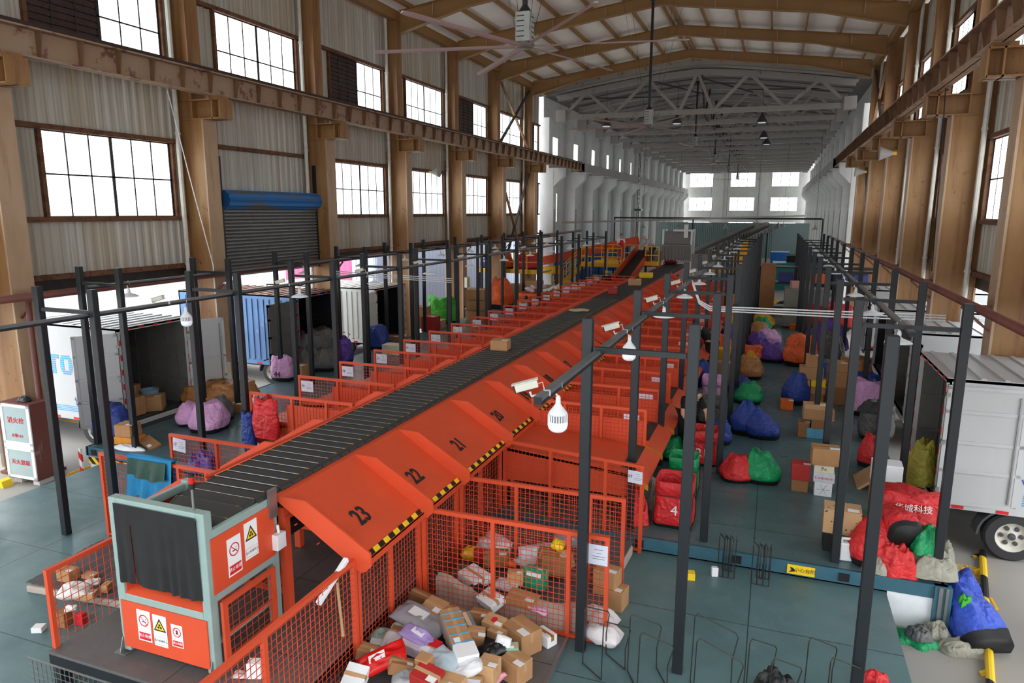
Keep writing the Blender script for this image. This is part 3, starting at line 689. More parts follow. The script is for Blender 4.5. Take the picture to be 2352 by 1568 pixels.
for k in range(3, len(YB)):
    y = YB[k] - 0.04; far = k > 12; xo = -8.02
    f = mesh_fence('orange fence left of the conveyor with a notice, %s from the near end' % ORD[k - 3], (xo, y), (-6.02, y), 0, 1.33, (0, 0.42, 0.75, 1), 0.062 if not far else 0.1, (0.72, 2.0, 0.3, 1.18), 'left flank bay fences')
    notice(f, 0.2, -0.025, 1.14, 0.26, 0.2, nm[k - 3])
f = mesh_fence('orange mesh fence with notice 17 left of the conveyor', (-8.25, 7.56), (-6.17, 7.56), ZN, 1.03, (0, 0.42, 0.8, 1)); notice(f, 0.2, -0.025, 1.08, 0.24, 0.2, '17', tilt=0.08)
mesh_fence('orange mesh fence where the blue cloth hangs', (-8.5, 6.6), (-6.17, 6.6), ZN, 1.03, (0, 0.6, 0.8, 1))

# collecting tables and flaps beyond the step
for k in range(3, len(YB) - 1):
    y0, y1 = YB[k] + 0.03, YB[k + 1] - 0.02
    for s in (1, -1):
        X = lambda x: x if s > 0 else 2 * MX - x
        t = thing('collecting_table', 'sloping orange collecting table at the foot of the %s %s chute' % (ORD[k], 'right' if s > 0 else 'left'), 'table', (X(-3.5), y0, 0), group='collecting tables ' + ('right' if s > 0 else 'left'))
        xs = lambda x: s * (x + 3.5); L = y1 - y0 - (0.08 if s < 0 else 0.01)
        m = MB(); m.prism([(xs(-3.5), 0.9), (xs(-1.66), 0.74), (xs(-1.66), 0.70), (xs(-3.5), 0.86)], 0, L); m.build('table_top', M_ORANGE, t)
        m = MB(); m.prism([(xs(-3.5), 0.42), (xs(-3.5), 0.9), (xs(-1.62), 0.82), (xs(-1.62), 0.42)], 0.0, 0.015); m.build('side_skirt', M_ORANGE, t)
        m = MB()
        for x in (-3.4, -1.75):
            for yy in (0.05, L - 0.05): m.box(xs(x) - 0.02, xs(x) + 0.02, yy - 0.02, yy + 0.02, 0, 0.72)
        m.each('table_leg', M_ORANGE, t)
        if s > 0:
            m = MB(); m.prism([(xs(-1.82), 0.765), (xs(-1.66), 0.75), (xs(-1.66), 0.745), (xs(-1.82), 0.755)], 0.02, L - 0.02); m.build('rubber_lip', M_TRAY, t)
            m = MB(); m.prism([(xs(-1.66), 0.745), (xs(-1.42), 0.62), (xs(-1.42), 0.60), (xs(-1.66), 0.725)], 0.0, L); m.build('end_flap', M_ORANGE, t)
            m = MB(); m.prism([(xs(-1.68), 0.765), (xs(-1.40), 0.625), (xs(-1.40), 0.55), (xs(-1.68), 0.68)], -0.03, -0.015); m.build('hinge_bracket', M_BRACKET, t)

# ------------------------------------------------------------------ curtained end of the machine
m = MB(); m.box(-6.17, -3.58, 4.05, 8.8, 0.17, 0.2, 0)
tag(m.build('machine_plinth', M_GREYPL), 'low grey checker plate plinth under the curtained machine end', 'plinth', kind='structure')
m = MB(); m.box(-6.17, -3.6, 4.05, 4.13, 0.06, 0.17)
for x in (-6.1, -5.3, -4.5, -3.7): m.box(x - 0.05, x + 0.05, 4.06, 4.16, ZN, 0.06); m.box(x - 0.04, x + 0.04, 4.2, 6.0, -0.05, 0.06)
m.box(-6.17, -6.09, 4.1, 8.8, 0.06, 0.17)
tag(m.build('plinth_frame', M_POST), 'blue steel frame carrying the grey plinth', 'frame', kind='structure')
mesh_fence('galvanised wire mesh skirt in front of the grey plinth', (-6.32, 3.95), (-3.7, 3.95), ZN, 0.17, (), 0.06, group='galvanised skirts', wmat=M_STEEL, fmat=M_STEEL, rail=0.006)

E_ = thing('sorter_end_unit', 'sage grey and orange machine end with black curtain and safety signs', 'machine', (-5.5, 4.3, 0.2))
W_, D_, HT = 1.10, 0.92, 1.55
m = MB()
for x, y, h in ((0.045, 0.045, HT), (W_ - 0.045, 0.045, HT), (0.045, D_ - 0.05, 1.4), (W_ - 0.045, D_ - 0.05, 1.37)): m.box(x - 0.045, x + 0.045, y - 0.045, y + 0.045, 0.03, h)
m.box(0.09, W_ - 0.09, 0, 0.09, HT - 0.07, HT); m.box(0.09, W_ - 0.09, 0.0, 0.08, 0.52, 0.62)
for x in (0.0, W_ - 0.05): m.box(x, x + 0.05, 0.09, D_ - 0.09, 1.29, 1.37); m.box(x, x + 0.05, 0.09, D_ - 0.09, 0.70, 0.78)
m.box(W_ - 0.07, W_ - 0.03, 0.09, D_ - 0.09, 0.26, 0.30)
m.build('frame', M_SAGE, E_, bevel=0.006)
m = MB(); m.box(0.04, W_ - 0.05, -0.012, 0.0, 0.08, 0.55); m.build('front_panel', M_ORANGE, E_)
m = MB(); m.box(W_ - 0.0, W_ + 0.012, 0.05, D_ - 0.06, 0.78, 1.3); m.box(-0.012, 0.0, 0.05, D_ - 0.06, 0.78, 1.3); m.each('side_panel', M_ORANGE, E_)
m = MB(); m.add([(0.09, 0.0, 0.62), (W_ - 0.09, 0.0, 0.62), (W_ - 0.09, 0.5, 0.85), (0.09, 0.5, 0.85)], [(0, 1, 2, 3)]); m.box(0.09, 0.1, 0.02, 0.4, 0.62, 0.95); m.box(W_ - 0.1, W_ - 0.09, 0.02, 0.4, 0.62, 0.95); m.build('inner_lip', M_ORANGE, E_)
# curtain with folds and one slit
m = MB(); n = 90; cols = []
for i in range(n + 1):
    u = i / n; x = 0.075 + u * (W_ - 0.15)
    for j in range(13):
        v = j / 12; a = v * 0.016
        y = -0.016 - a * 0.75 * (math.sin(u * 41 + math.sin(u * 9) * 2) + 0.5 * math.sin(u * 17 + 1)) * (0.4 + 0.6 * v)
        z = HT - 0.04 - v * (0.76 + 0.006 * math.sin(u * 31) + 0.02 * u)
        m.v.append((x, y, z))
for i in range(n):
    if i == 17: j0 = 3
    else: j0 = 12
    for j in range(12):
        if i == 17 and j >= j0: continue
        m.f.append((i * 13 + j, i * 13 + j + 1, (i + 1) * 13 + j + 1, (i + 1) * 13 + j)); m.mi.append(0)
m.build('curtain', M_CURTAIN, E_, smooth=True)
m = MB()
for x in (0.02, W_ - 0.02):
    for y in (0.0, D_ - 0.05):
        m.box(x - 0.09, x + 0.05, y - 0.05, y + 0.04, 0, 0.01); m.add([(x - 0.012, y - 0.05, 0.01), (x - 0.012, y - 0.05, 0.03), (x - 0.012, y - 0.01, 0.16), (x - 0.012, y + 0.03, 0.16), (x - 0.012, y + 0.03, 0.01), (x - 0.004, y - 0.05, 0.01), (x - 0.004, y - 0.05, 0.03), (x - 0.004, y - 0.01, 0.16), (x - 0.004, y + 0.03, 0.16), (x - 0.004, y + 0.03, 0.01)],
            [(0, 1, 2, 3, 4), (9, 8, 7, 6, 5), (0, 5, 6, 1), (1, 6, 7, 2), (2, 7, 8, 3)])
m.build('foot_bracket', M_STEEL, E_)
g = MB(); x = W_ + 0.03
g.box(x, x + 0.03, 0.08, 0.14, 0.10, 0.70); g.box(x, x + 0.03, D_ - 0.2, D_ - 0.14, 0.10, 0.70); g.box(x, x + 0.03, 0.14, D_ - 0.2, 0.10, 0.15); g.box(x, x + 0.03, 0.14, D_ - 0.2, 0.65, 0.70); g.box(x + 0.01, x + 0.03, 0.14, D_ - 0.2, 0.36, 0.385)
gd = g.build('mesh_guard', M_ORANGE, E_); g = MB()
for i in range(7): g.box(x + 0.01, x + 0.014, 0.2 + i * 0.08, 0.204 + i * 0.08, 0.14, 0.66)
for i in range(6): g.box(x + 0.016, x + 0.02, 0.13, D_ - 0.19, 0.2 + i * 0.08, 0.204 + i * 0.08)
g.build('guard_wire', M_ORANGE_D, gd)
def sign(parent, M, w, h, kind):
    """safety sign as one board with pictogram and lettering; M: board plane, origin at its centre"""
    b = MB(); b.add([M @ Vector(p) for p in ((-w / 2, -h / 2, 0), (w / 2, -h / 2, 0), (w / 2, h / 2, 0), (-w / 2, h / 2, 0), (-w / 2, -h / 2, 0.003), (w / 2, -h / 2, 0.003), (w / 2, h / 2, 0.003), (-w / 2, h / 2, 0.003))],
        [(0, 3, 2, 1), (4, 5, 6, 7), (0, 1, 5, 4), (1, 2, 6, 5), (2, 3, 7, 6), (3, 0, 4, 7)]); o = b.build('safety_sign', M_WHITE, parent)
    def ring(m, r0, r1, c, z, n=28):
        vs = []
        for k in range(n):
            a = 2 * PI * k / n; vs += [M @ Vector((c[0] + r0 * math.cos(a), c[1] + r0 * math.sin(a), z)), M @ Vector((c[0] + r1 * math.cos(a), c[1] + r1 * math.sin(a), z))]
        m.add(vs, [(2 * k, 2 * k + 1, (2 * k + 3) % (2 * n), (2 * k + 2) % (2 * n)) for k in range(n)])
    def poly(m, ps, z): m.add([M @ Vector((a, b_, z)) for a, b_ in ps], [tuple(range(len(ps)))])
    cy = h * 0.17
    if kind == 'warn':
        q = MB(); r = w * 0.46; poly(q, [(-r, cy - r * 0.75), (r, cy - r * 0.75), (0, cy + r)], 0.0036); q.build('pictogram_edge', M_INK, o)
        q = MB(); r2_ = r * 0.72; poly(q, [(-r2_, cy - r2_ * 0.78), (r2_, cy - r2_ * 0.78), (0, cy + r2_ * 0.9)], 0.0042); q.build('pictogram_field', M_YELLOW, o)
        q = MB()
        for a in (90, 210, 330):
            ca, sa = math.cos(R(a)), math.sin(R(a)); d = w * 0.1; ring(q, 0, w * 0.075, (ca * d, cy - w * 0.06 + sa * d), 0.0048, 12)
        q.build('pictogram', M_INK, o)
        q = MB(); zz = 0.0036; bx, by, bh = w * 0.42, -h * 0.33, h * 0.12
        for (a, b_, c, d) in ((-bx, bx, by - bh, by - bh + 0.002), (-bx, bx, by + bh, by + bh + 0.002), (-bx, -bx + 0.002, by - bh, by + bh), (bx - 0.002, bx, by - bh, by + bh)): poly(q, [(a, c), (b_, c), (b_, d), (a, d)], zz)
        q.build('text_frame', M_INK, o)
        text_mesh('sign_text', '当心机械伤人', M_INK, w * 0.17, M @ Matrix.Translation((0, by + 0.002, 0.0036)), o, 0.0004)
    else:
        q = MB(); ring(q, w * 0.30, w * 0.37, (0, cy), 0.0036)
        a = w * 0.23; t_ = w * 0.035; poly(q, [(-a - t_, cy + a), (-a, cy + a + t_), (a + t_, cy - a), (a, cy - a - t_)], 0.0044); q.build('prohibition_ring', M_REDINK, o)
        q = MB()
        if kind == 'smoke':
            poly(q, [(-w * 0.15, cy - w * 0.1), (w * 0.15, cy - w * 0.1), (w * 0.15, cy - w * 0.04), (-w * 0.15, cy - w * 0.04)], 0.004)
            poly(q, [(w * 0.10, cy + w * 0.02), (w * 0.13, cy + w * 0.02), (w * 0.16, cy + w * 0.15), (w * 0.13, cy + w * 0.15)], 0.004)
        else:
            ring(q, 0, w * 0.07, (0.02 * w, cy + w * 0.12), 0.004, 12); poly(q, [(-w * 0.12, cy - w * 0.14), (w * 0.06, cy - w * 0.14), (w * 0.12, cy + w * 0.06), (-w * 0.04, cy + w * 0.06)], 0.004)
        q.build('pictogram', M_INK, o)
        q = MB(); poly(q, [(-w * 0.43, -h * 0.46), (w * 0.43, -h * 0.46), (w * 0.43, -h * 0.22), (-w * 0.43, -h * 0.22)], 0.0036); q.build('text_band', M_REDINK, o)
        text_mesh('sign_text', '禁止吸烟' if kind == 'smoke' else '禁止跨越', M_WHITE, w * (0.24 if kind == 'smoke' else 0.2), M @ Matrix.Translation((0, -h * 0.33, 0.0044)), o, 0.0004)
FM = lambda x, z: frame_M((x, -0.0135, z), (1, 0, 0), (0, 0, 1))
sign(E_, FM(0.31, 0.345), 0.16, 0.31, 'smoke'); sign(E_, FM(0.50, 0.335), 0.16, 0.31, 'warn'); sign(E_, FM(0.70, 0.33), 0.13, 0.22, 'child')
SM = lambda y, z: frame_M((W_ + 0.0135, y, z), (0, 1, 0), (0, 0, 1))
sign(E_, SM(0.31, 1.035), 0.17, 0.36, 'smoke'); sign(E_, SM(0.53, 1.09), 0.17, 0.36, 'warn')
m = MB(); m.box(W_ + 0.005, W_ + 0.03, D_ - 0.13, D_ - 0.02, 1.17, 1.46); m.build('cover_plate', M_STEEL, E_)
m = MB(); m.box(W_ + 0.01, W_ + 0.08, D_ - 0.11, D_ + 0.02, 0.84, 1.0); m.tube([(W_ + 0.04, D_ - 0.04, 1.0), (W_ + 0.03, D_ - 0.04, 1.08)], 0.015, 8); m.build('switch_box', M_WHITEP, E_, bevel=0.006)
b = thing('beacon_lamp', 'red beacon lamp on a slim pole on the curtained machine end', 'beacon', (-4.56, 4.36, 1.75))
m = MB(); m.tube([(0, 0, 0), (0, 0, 0.2)], 0.011, 8); m.build('lamp_pole', M_CHROME, b)
m = MB(); m.lathe([(0.026, 0.19), (0.026, 0.24)], n=14); m.lathe([(0.026, 0.30), (0.026, 0.325), (0.02, 0.33)], n=14); m.build('lamp_cap', M_BLACK, b)
m = MB(); m.lathe([(0.025, 0.24), (0.025, 0.30)], n=14); m.build('lamp_lens', plain('red_lens', (200, 30, 30), 0.2), b)

# ------------------------------------------------------------------ posts, rails, lamps, cameras
YP = [6.42] + [9.0 + 2.63 * k for k in range(11)]
ROWS = [(-1.62, 0, 'inner row right of the conveyor'), (-0.63, 0, 'second row right of the conveyor'), (0.96, 0, 'third row right of the conveyor'), (2.06, 1, 'outermost row on the right'),
        (-8.09, 0, 'inner row left of the conveyor'), (-9.08, 0, 'second row left of the conveyor'), (-10.66, 0, 'third row left of the conveyor'), (-11.6, 1, 'outermost row on the left')]
for x, s0, rn in ROWS:
    for k, y in enumerate(YP[s0:]):
        z0 = ZN if y < 8.8 else 0.0
        m = MB(); m.box(-0.05, 0.05, -0.045, 0.045, 0, 3.3 - z0, 0)
        for a, b_ in ((-0.052, -0.042), (0.042, 0.052)): pass
        t = m.build('steel_post', M_POST, None, (x, y, z0), bevel=0.008)
        tag(t, 'black square steel post, %s from the camera in the %s' % (ORD[k], rn), 'post', 'black steel posts')
def rail(p, q, w, label, group, mat=M_POST): 
    m = MB(); a = Vector(p); m.bar((0, 0, 0), Vector(q) - a, w, w); return tag(m.build('steel_rail', mat, None, p), label, 'rail', group)
for (xa, xb, s0, rn) in ((-1.62, -0.63, 0, 'right of the conveyor'), (0.96, 2.06, 1, 'at the right edge of the deck'), (-9.08, -8.09, 0, 'left of the conveyor'), (-11.6, -10.66, 1, 'at the left edge of the deck')):
    for k, y in enumerate(YP[s0:]): rail((xa + 0.06, y, 3.0), (xb - 0.06, y, 3.0), 0.05, '%s dark cross rail joining a pair of posts %s' % (ORD[k], rn), 'cross rails')
BE = [(-1.52, 4.6, 'right of the conveyor'), (1.5, 8.75, 'over the right edge of the deck'), (-8.19, 4.6, 'left of the conveyor'), (-11.15, 8.75, 'over the left edge of the deck')]
for x, y0, rn in BE:
    m = MB(); m.box(-0.03, 0.03, 0, 35.5 - y0, 0.0, 0.06); m.box(-0.031, 0.031, 0.01, 35.5 - y0, 0.03, 0.062, 1)  # upper half of the rail in a paler grey
    m.box(-0.022, 0.022, -0.002, 0.0, 0.008, 0.052, 2)
    tag(m.build('lamp_rail', [M_POST, M_RAILTOP, M_BLACK], None, (x, y0, 2.93)), 'long dark rail carrying lamps %s' % rn, 'lamp rail')

M_LAMPW = plain('lamp_white_glass', (226, 230, 240), 0.3, var=0.02, emit=0.25)
def bulb(loc, label):
    t = thing('vented_bulb_lamp', label, 'lamp', loc, group='vented bulb lamps'); t.scale = (.86, .86, .86)
    m = MB(); m.tube([(0.03, 0, 0.03), (0.03, 0, 0.08), (0, 0, 0.09), (-0.035, 0, 0.05), (-0.03, 0, -0.02), (0, 0, -0.05)], 0.008, 6); m.build('hook', M_WHITEP, t)
    m = MB(); m.lathe([(0.012, -0.04), (0.022, -0.06), (0.024, -0.12), (0.045, -0.15), (0.085, -0.20), (0.09, -0.22)], n=18); m.build('lamp_body', M_WHITEP, t, smooth=True)
    m = MB(); m.lathe([(0.082, -0.22), (0.082, -0.29)], n=18, mi=1)
    for k in range(22): a = 2 * PI * k / 22; m.bar((0.087 * math.cos(a), 0.087 * math.sin(a), -0.22), (0.087 * math.cos(a), 0.087 * math.sin(a), -0.29), 0.010)
    m.build('cooling_vents', [M_WHITEP, M_GREYINK], t)
    m = MB(); m.lathe([(0.092, -0.285), (0.094, -0.32), (0.085, -0.355), (0.06, -0.38), (0.0, -0.39)], n=18); m.build('lamp_dome', M_LAMPW, t, smooth=True); return t
def disc(loc, label):
    t = thing('disc_lamp', label, 'lamp', loc, group='white disc lamps')
    m = MB(); m.tube([(0.03, 0, 0.03), (0, 0, 0.09), (-0.035, 0, 0.05), (-0.03, 0, -0.02), (0, 0, -0.05)], 0.008, 6); m.build('hook', M_WHITEP, t)
    m = MB(); m.lathe([(0.012, -0.04), (0.025, -0.07), (0.025, -0.12), (0.05, -0.14), (0.12, -0.165), (0.16, -0.195)], n=20); m.build('lamp_shade', M_WHITEP, t, smooth=True)
    m = MB(); m.lathe([(0.158, -0.195), (0.10, -0.203), (0.0, -0.205)], n=20); m.build('lamp_diffuser', M_LAMPW, t, smooth=True); return t
def cctv(loc, rz, label):
    t = thing('security_camera', label, 'camera', loc, rz, group='white security cameras'); t.scale = (.66, .66, .66)
    m = MB(); m.tube([(0.0, 0, 0.03), (-0.05, 0, 0.0), (-0.16, 0, -0.02), (-0.18, 0, 0.03)], 0.014, 8); m.box(-0.02, 0.05, -0.03, 0.03, -0.01, 0.05); m.build('mount_arm', M_WHITEP, t)
    bd = MB(); Mx = Matrix.Rotation(R(-16), 3, 'Y'); bd.cbox((-0.22, 0, 0.10), (0.26, 0.09, 0.085), 0, Mx); bd.cbox((-0.24, 0, 0.145), (0.31, 0.105, 0.012), 0, Mx); bd.build('camera_body', M_OFFW, t, bevel=0.012)
    bd = MB(); bd.cbox((-0.345, 0, 0.05), (0.02, 0.08, 0.07), 0, Mx); bd.build('camera_lens', M_BLACK, t)
    m = MB(); m.tube([(-0.1, 0, 0.12), (-0.04, 0.02, 0.14), (-0.02, 0.02, 0.06), (-0.08, 0.01, -0.01)], 0.005, 6); m.build('cable', M_WHITEP, t)
M_OFFW = plain('off_white_housing', (206, 202, 190), 0.45, var=0.04)
for k, y in enumerate([5.12, 8.0, 10.7, 13.3, 15.9, 18.5, 21.2, 23.8, 26.4, 29.0, 31.6, 34.0]):
    for x, rn in ((-1.52, 'right'), (-8.19, 'left')):
        (bulb if k < 2 else disc)((x, y, 2.91), 'white %s lamp hanging from the %s lamp rail, %s from the camera' % ('vented bulb' if k < 2 else 'disc', rn, ORD[k]))
        cctv((x, y - 0.32, 2.96), R(0 if x > -3 else 180) + R(18 if x > -3 else 190), 'white security camera on the %s lamp rail, %s from the camera' % (rn, ORD[k]))
for k, y in enumerate([9.6, 12.2, 14.8, 17.4, 20.0, 22.6, 25.2, 27.8, 30.4, 33]):
    for x, rn in ((1.5, 'right'), (-11.15, 'left')): disc((x, y, 2.91), 'white disc lamp over the %s edge of the deck, %s from the camera' % (rn, ORD[k]))

# service pipes
def pipe(pts, r, mat, name, label, cat, kind=None, n=8, group=None):
    m = MB(); a = Vector(pts[0]); m.tube([Vector(p) - a for p in pts], r, n); o = m.build(name, mat, None, pts[0], smooth=True); return tag(o, label, cat, group, kind)
pipe([(-12.25, -2, 2.72), (-12.25, 46, 3.0)], 0.07, M_RED_PIPE, 'water_pipe', 'oxide red pipe along the left steel columns', 'pipe')
pipe([(2.95, 4, 2.86), (2.95, 46, 2.86)], 0.07, M_RED_PIPE, 'water_pipe', 'oxide red pipe along the right steel columns', 'pipe')
for x, w in ((-12.25, -12.575), (2.95, 3.375)):
    for k in range(2, 9):
        y = YC[k] - 0.1; m = MB(); m.bar((0, 0, 0), (w - x, 0, -0.0), 0.05); m.bar((0, 0, -0.02), (w - x, 0, -0.4), 0.04)
        tag(m.build('pipe_bracket', M_RED_PIPE, None, (x, y, 2.78)), 'triangular bracket holding the oxide red pipe to a %s column' % ('left' if x < 0 else 'right'), 'bracket', 'pipe brackets')
pipe([(-12.35, 8.55, 2.7), (-12.3, 8.5, 2.4), (-12.3, 8.5, 0.35), (-12.35, 8.42, 0.25)], 0.05, M_RED_PIPE, 'riser_pipe', 'oxide red riser pipe on the nearest left column', 'pipe')
for j in range(3): pipe([(-1.45, 13.8, 2.95 + 0.02 * j), (-1.3, 13.8, 2.55 + 0.03 * j), (-1.1, 13.85, 2.42 + 0.04 * j), (1.0, 14.0, 2.40 + 0.05 * j), (2.9, 14.1, 2.42 + 0.045 * j)], 0.014, M_WHITEP, 'cable_conduit', 'one of three white conduits crossing the deck', 'conduit', group='white conduits over the deck')
for j in range(3): pipe([(-11.7, 16.82, 2.5 + 0.05 * j), (-8.0, 16.83, 2.42 + 0.05 * j)], 0.012, M_WHITEP, 'cable_conduit', 'one of three white conduits on the left side', 'conduit', group='white conduits left')

# ------------------------------------------------------------------ ceiling fans
def fan(x, y, z, ztop, rot, label, r=3.05):
    t = thing('ceiling_fan', label, 'ceiling fan', (x, y, z), 0, 'large six-bladed ceiling fans')
    m = MB(); m.tube([(0, 0, 0.55), (0, 0, ztop - z)], 0.05, 10); m.lathe([(0.16, ztop - z), (0.16, ztop - z - 0.08), (0.06, ztop - z - 0.25)], n=12); m.lathe([(0.05, 0.72), (0.13, 0.60), (0.13, 0.55)], n=10); m.build('down_rod', M_POST, t)
    m = MB(); m.box(-0.14, 0.14, -0.14, 0.14, 0.06, 0.58); 
    for i in range(5):
        for s in (-1, 1):
            m.box(s * 0.142 - 0.01, s * 0.142 + 0.004, -0.03, 0.12, 0.14 + i * 0.09, 0.155 + i * 0.09, 1); m.box(-0.12, 0.03, s * 0.142 - 0.004, s * 0.142 + 0.004, 0.14 + i * 0.09, 0.155 + i * 0.09, 1)
    m.build('motor_housing', [plain('fan_motor_grey', (150, 152, 148), 0.5), M_INK], t)
    m = MB(); m.lathe([(0.0, -0.05), (0.17, -0.04), (0.2, 0.0), (0.17, 0.05), (0.1, 0.08)], n=20); m.build('hub', M_STEEL, t)
    for i in range(6):
        m = MB(); Mx = Matrix.Rotation(R(12), 3, 'X')
        vs = []
        for u in (0.15, r * 0.95, r):
            w = 0.075 if u < r * 0.99 else 0.05
            for dy, dz in ((-w, -0.012), (0, 0.012), (w, -0.008), (0, -0.02)): vs.append(Vector((u, 0, 0)) + Mx @ Vector((0, dy, dz)))
        fs = [(a * 4 + b, a * 4 + (b + 1) % 4, a * 4 + 4 + (b + 1) % 4, a * 4 + 4 + b) for a in range(2) for b in range(4)] + [(0, 1, 2, 3), (11, 10, 9, 8)]
        m.add(vs, fs); m.build('fan_blade', M_BLADE, t, rz=R(rot + 60 * i))
    m = MB()
    for a in (45, 135, 225, 315): m.tube([(0.15 * math.cos(R(a)), 0.15 * math.sin(R(a)), 0.1), (1.3 * math.cos(R(a)), 1.3 * math.sin(R(a)), ztop - z - 0.2)], 0.006, 4)
    m.build('stay_wire', M_DARKSTEEL, t)
M_BLADE = plain('dusty_pink_aluminium', (168, 146, 144), 0.5, var=0.05)
fan(-4.72, 13.3, 7.38, 11.9, 10, 'nearest large ceiling fan, hanging from the second rafter')
fan(-4.7, 27.0, 7.38, 11.9, 2, 'second ceiling fan, hanging on a long rod before the older half')
fan(-4.7, 42.5, 7.9, 11.5, 20, 'third ceiling fan, under the first concrete truss')
fan(-4.7, 56, 7.9, 11.5, 40, 'fourth ceiling fan in the older half'); fan(-4.7, 72, 8, 11.5, 10, 'fifth ceiling fan in the older half'); fan(-4.7, 88, 8, 11.5, 30, 'farthest ceiling fan before the end windows')
for i, (x, y, z) in enumerate([(-9.6, 41.2, 9.1), (-5.6, 41.2, 9.1), (-1.2, 44.0, 9.3), (-1.2, 50.9, 9.1), (-1.1, 55.75, 9.1)]):
    t = thing('high_bay_lamp', '%s dark cone lamp under the concrete trusses, counted from the left and front' % ORD[i], 'lamp', (x, y, z), group='dark cone lamps')
    m = MB(); m.lathe([(0.06, 0.55), (0.08, 0.45), (0.3, 0.02), (0.28, 0.0)], n=14); m.build('lamp_shade', M_TRUSSD, t); m = MB(); m.lathe([(0.25, 0.02), (0.2, -0.03), (0, -0.05)], n=14); m.build('lamp_glass', M_LAMPW, t)
    m = MB(); m.lathe([(0.05, 0.55), (0.05, 0.68)], n=8); m.build('lamp_cap', M_RAILYEL, t); m = MB(); m.tube([(0, 0, 0.66), (0, 0, 2.1)], 0.012, 5); m.build('lamp_rod', M_TRUSSD, t)
for i, (x, y, z, a) in enumerate([(-12.7, 25.0, 5.75, 0), (2.9, 22.5, 5.9, 1), (3.2, 32.5, 5.9, 1)]):
    t = thing('wall_floodlight', 'grey cone floodlight fixed to %s' % ('the left wall above the windows', 'the nearer right column', 'the farther right column')[i], 'lamp', (x, y, z))
    m = MB(); m.lathe([(0.05, 0), (0.07, 0.06), (0.2, 0.35), (0.19, 0.35)], n=14, axis='X' if a == 0 else 'X'); m.build('lamp_shade', M_GREYGIRD, t, rz=R(0 if a == 0 else 180)); m = MB(); m.lathe([(0.05, 0.0), (0.05, -0.08)], n=8, axis='X'); m.build('lamp_cap', M_RAILYEL, t, rz=R(0 if a == 0 else 180))
# ------------------------------------------------------------------ soft goods and cartons
def ridge(p, f, seed):
    q = Vector(p) * f + Vector((seed * 3.1, seed * 1.7, seed * 0.9)); return 1 - 2 * abs(noise.noise(q)) 
def crumple(name, rgb, rough=0.48):
    t = NT(name); c = lin(rgb); v = t.coords(); n = t.noise(v, 4, 4)
    t.base(t.ramp(n, [(0.3, tuple(x * .82 for x in c)), (0.7, tuple(min(1, x * 1.12) for x in c))]), rough, 0, 0.4)
    a = t.noise(v, 3.2, 4, 0.5); vo = t.node('ShaderNodeTexVoronoi'); vo.feature = 'DISTANCE_TO_EDGE'; vo.inputs['Scale'].default_value = 3.2
    ad = t.node('ShaderNodeVectorMath', operation='MULTIPLY_ADD'); ad.inputs[1].default_value = (1, 1, 1)
    nz = t.node('ShaderNodeTexNoise'); nz.inputs['Scale'].default_value = 4; t.l.new(v, nz.inputs['Vector']); t.l.new(nz.outputs['Color'], ad.inputs[0]); t.l.new(v, ad.inputs[2]); t.l.new(ad.outputs[0], vo.inputs['Vector'])
    h = t.mix(0.6, a, t.ramp(vo.outputs['Distance'], [(0.0, 0.0), (0.35, 1.0)])); t.bump(h, 0.4, 0.06); MATS[name] = t.m; return t.m
def cloth_mat(rgb):
    nm_ = 'woven_bag_%d_%d_%d' % rgb
    return MATS.get(nm_) or crumple(nm_, rgb)
BAGC = {'red': (206, 42, 46), 'green': (18, 142, 86), 'bright green': (60, 170, 44), 'blue': (38, 62, 142), 'royal blue': (56, 84, 190), 'purple': (92, 58, 150), 'pink': (214, 160, 208),
        'orange': (232, 98, 44), 'tan': (176, 122, 74), 'yellow': (214, 160, 40), 'grey': (92, 92, 92), 'beige': (150, 148, 134), 'dark': (40, 42, 44), 'violet blue': (70, 66, 150), 'olive': (180, 170, 70)}
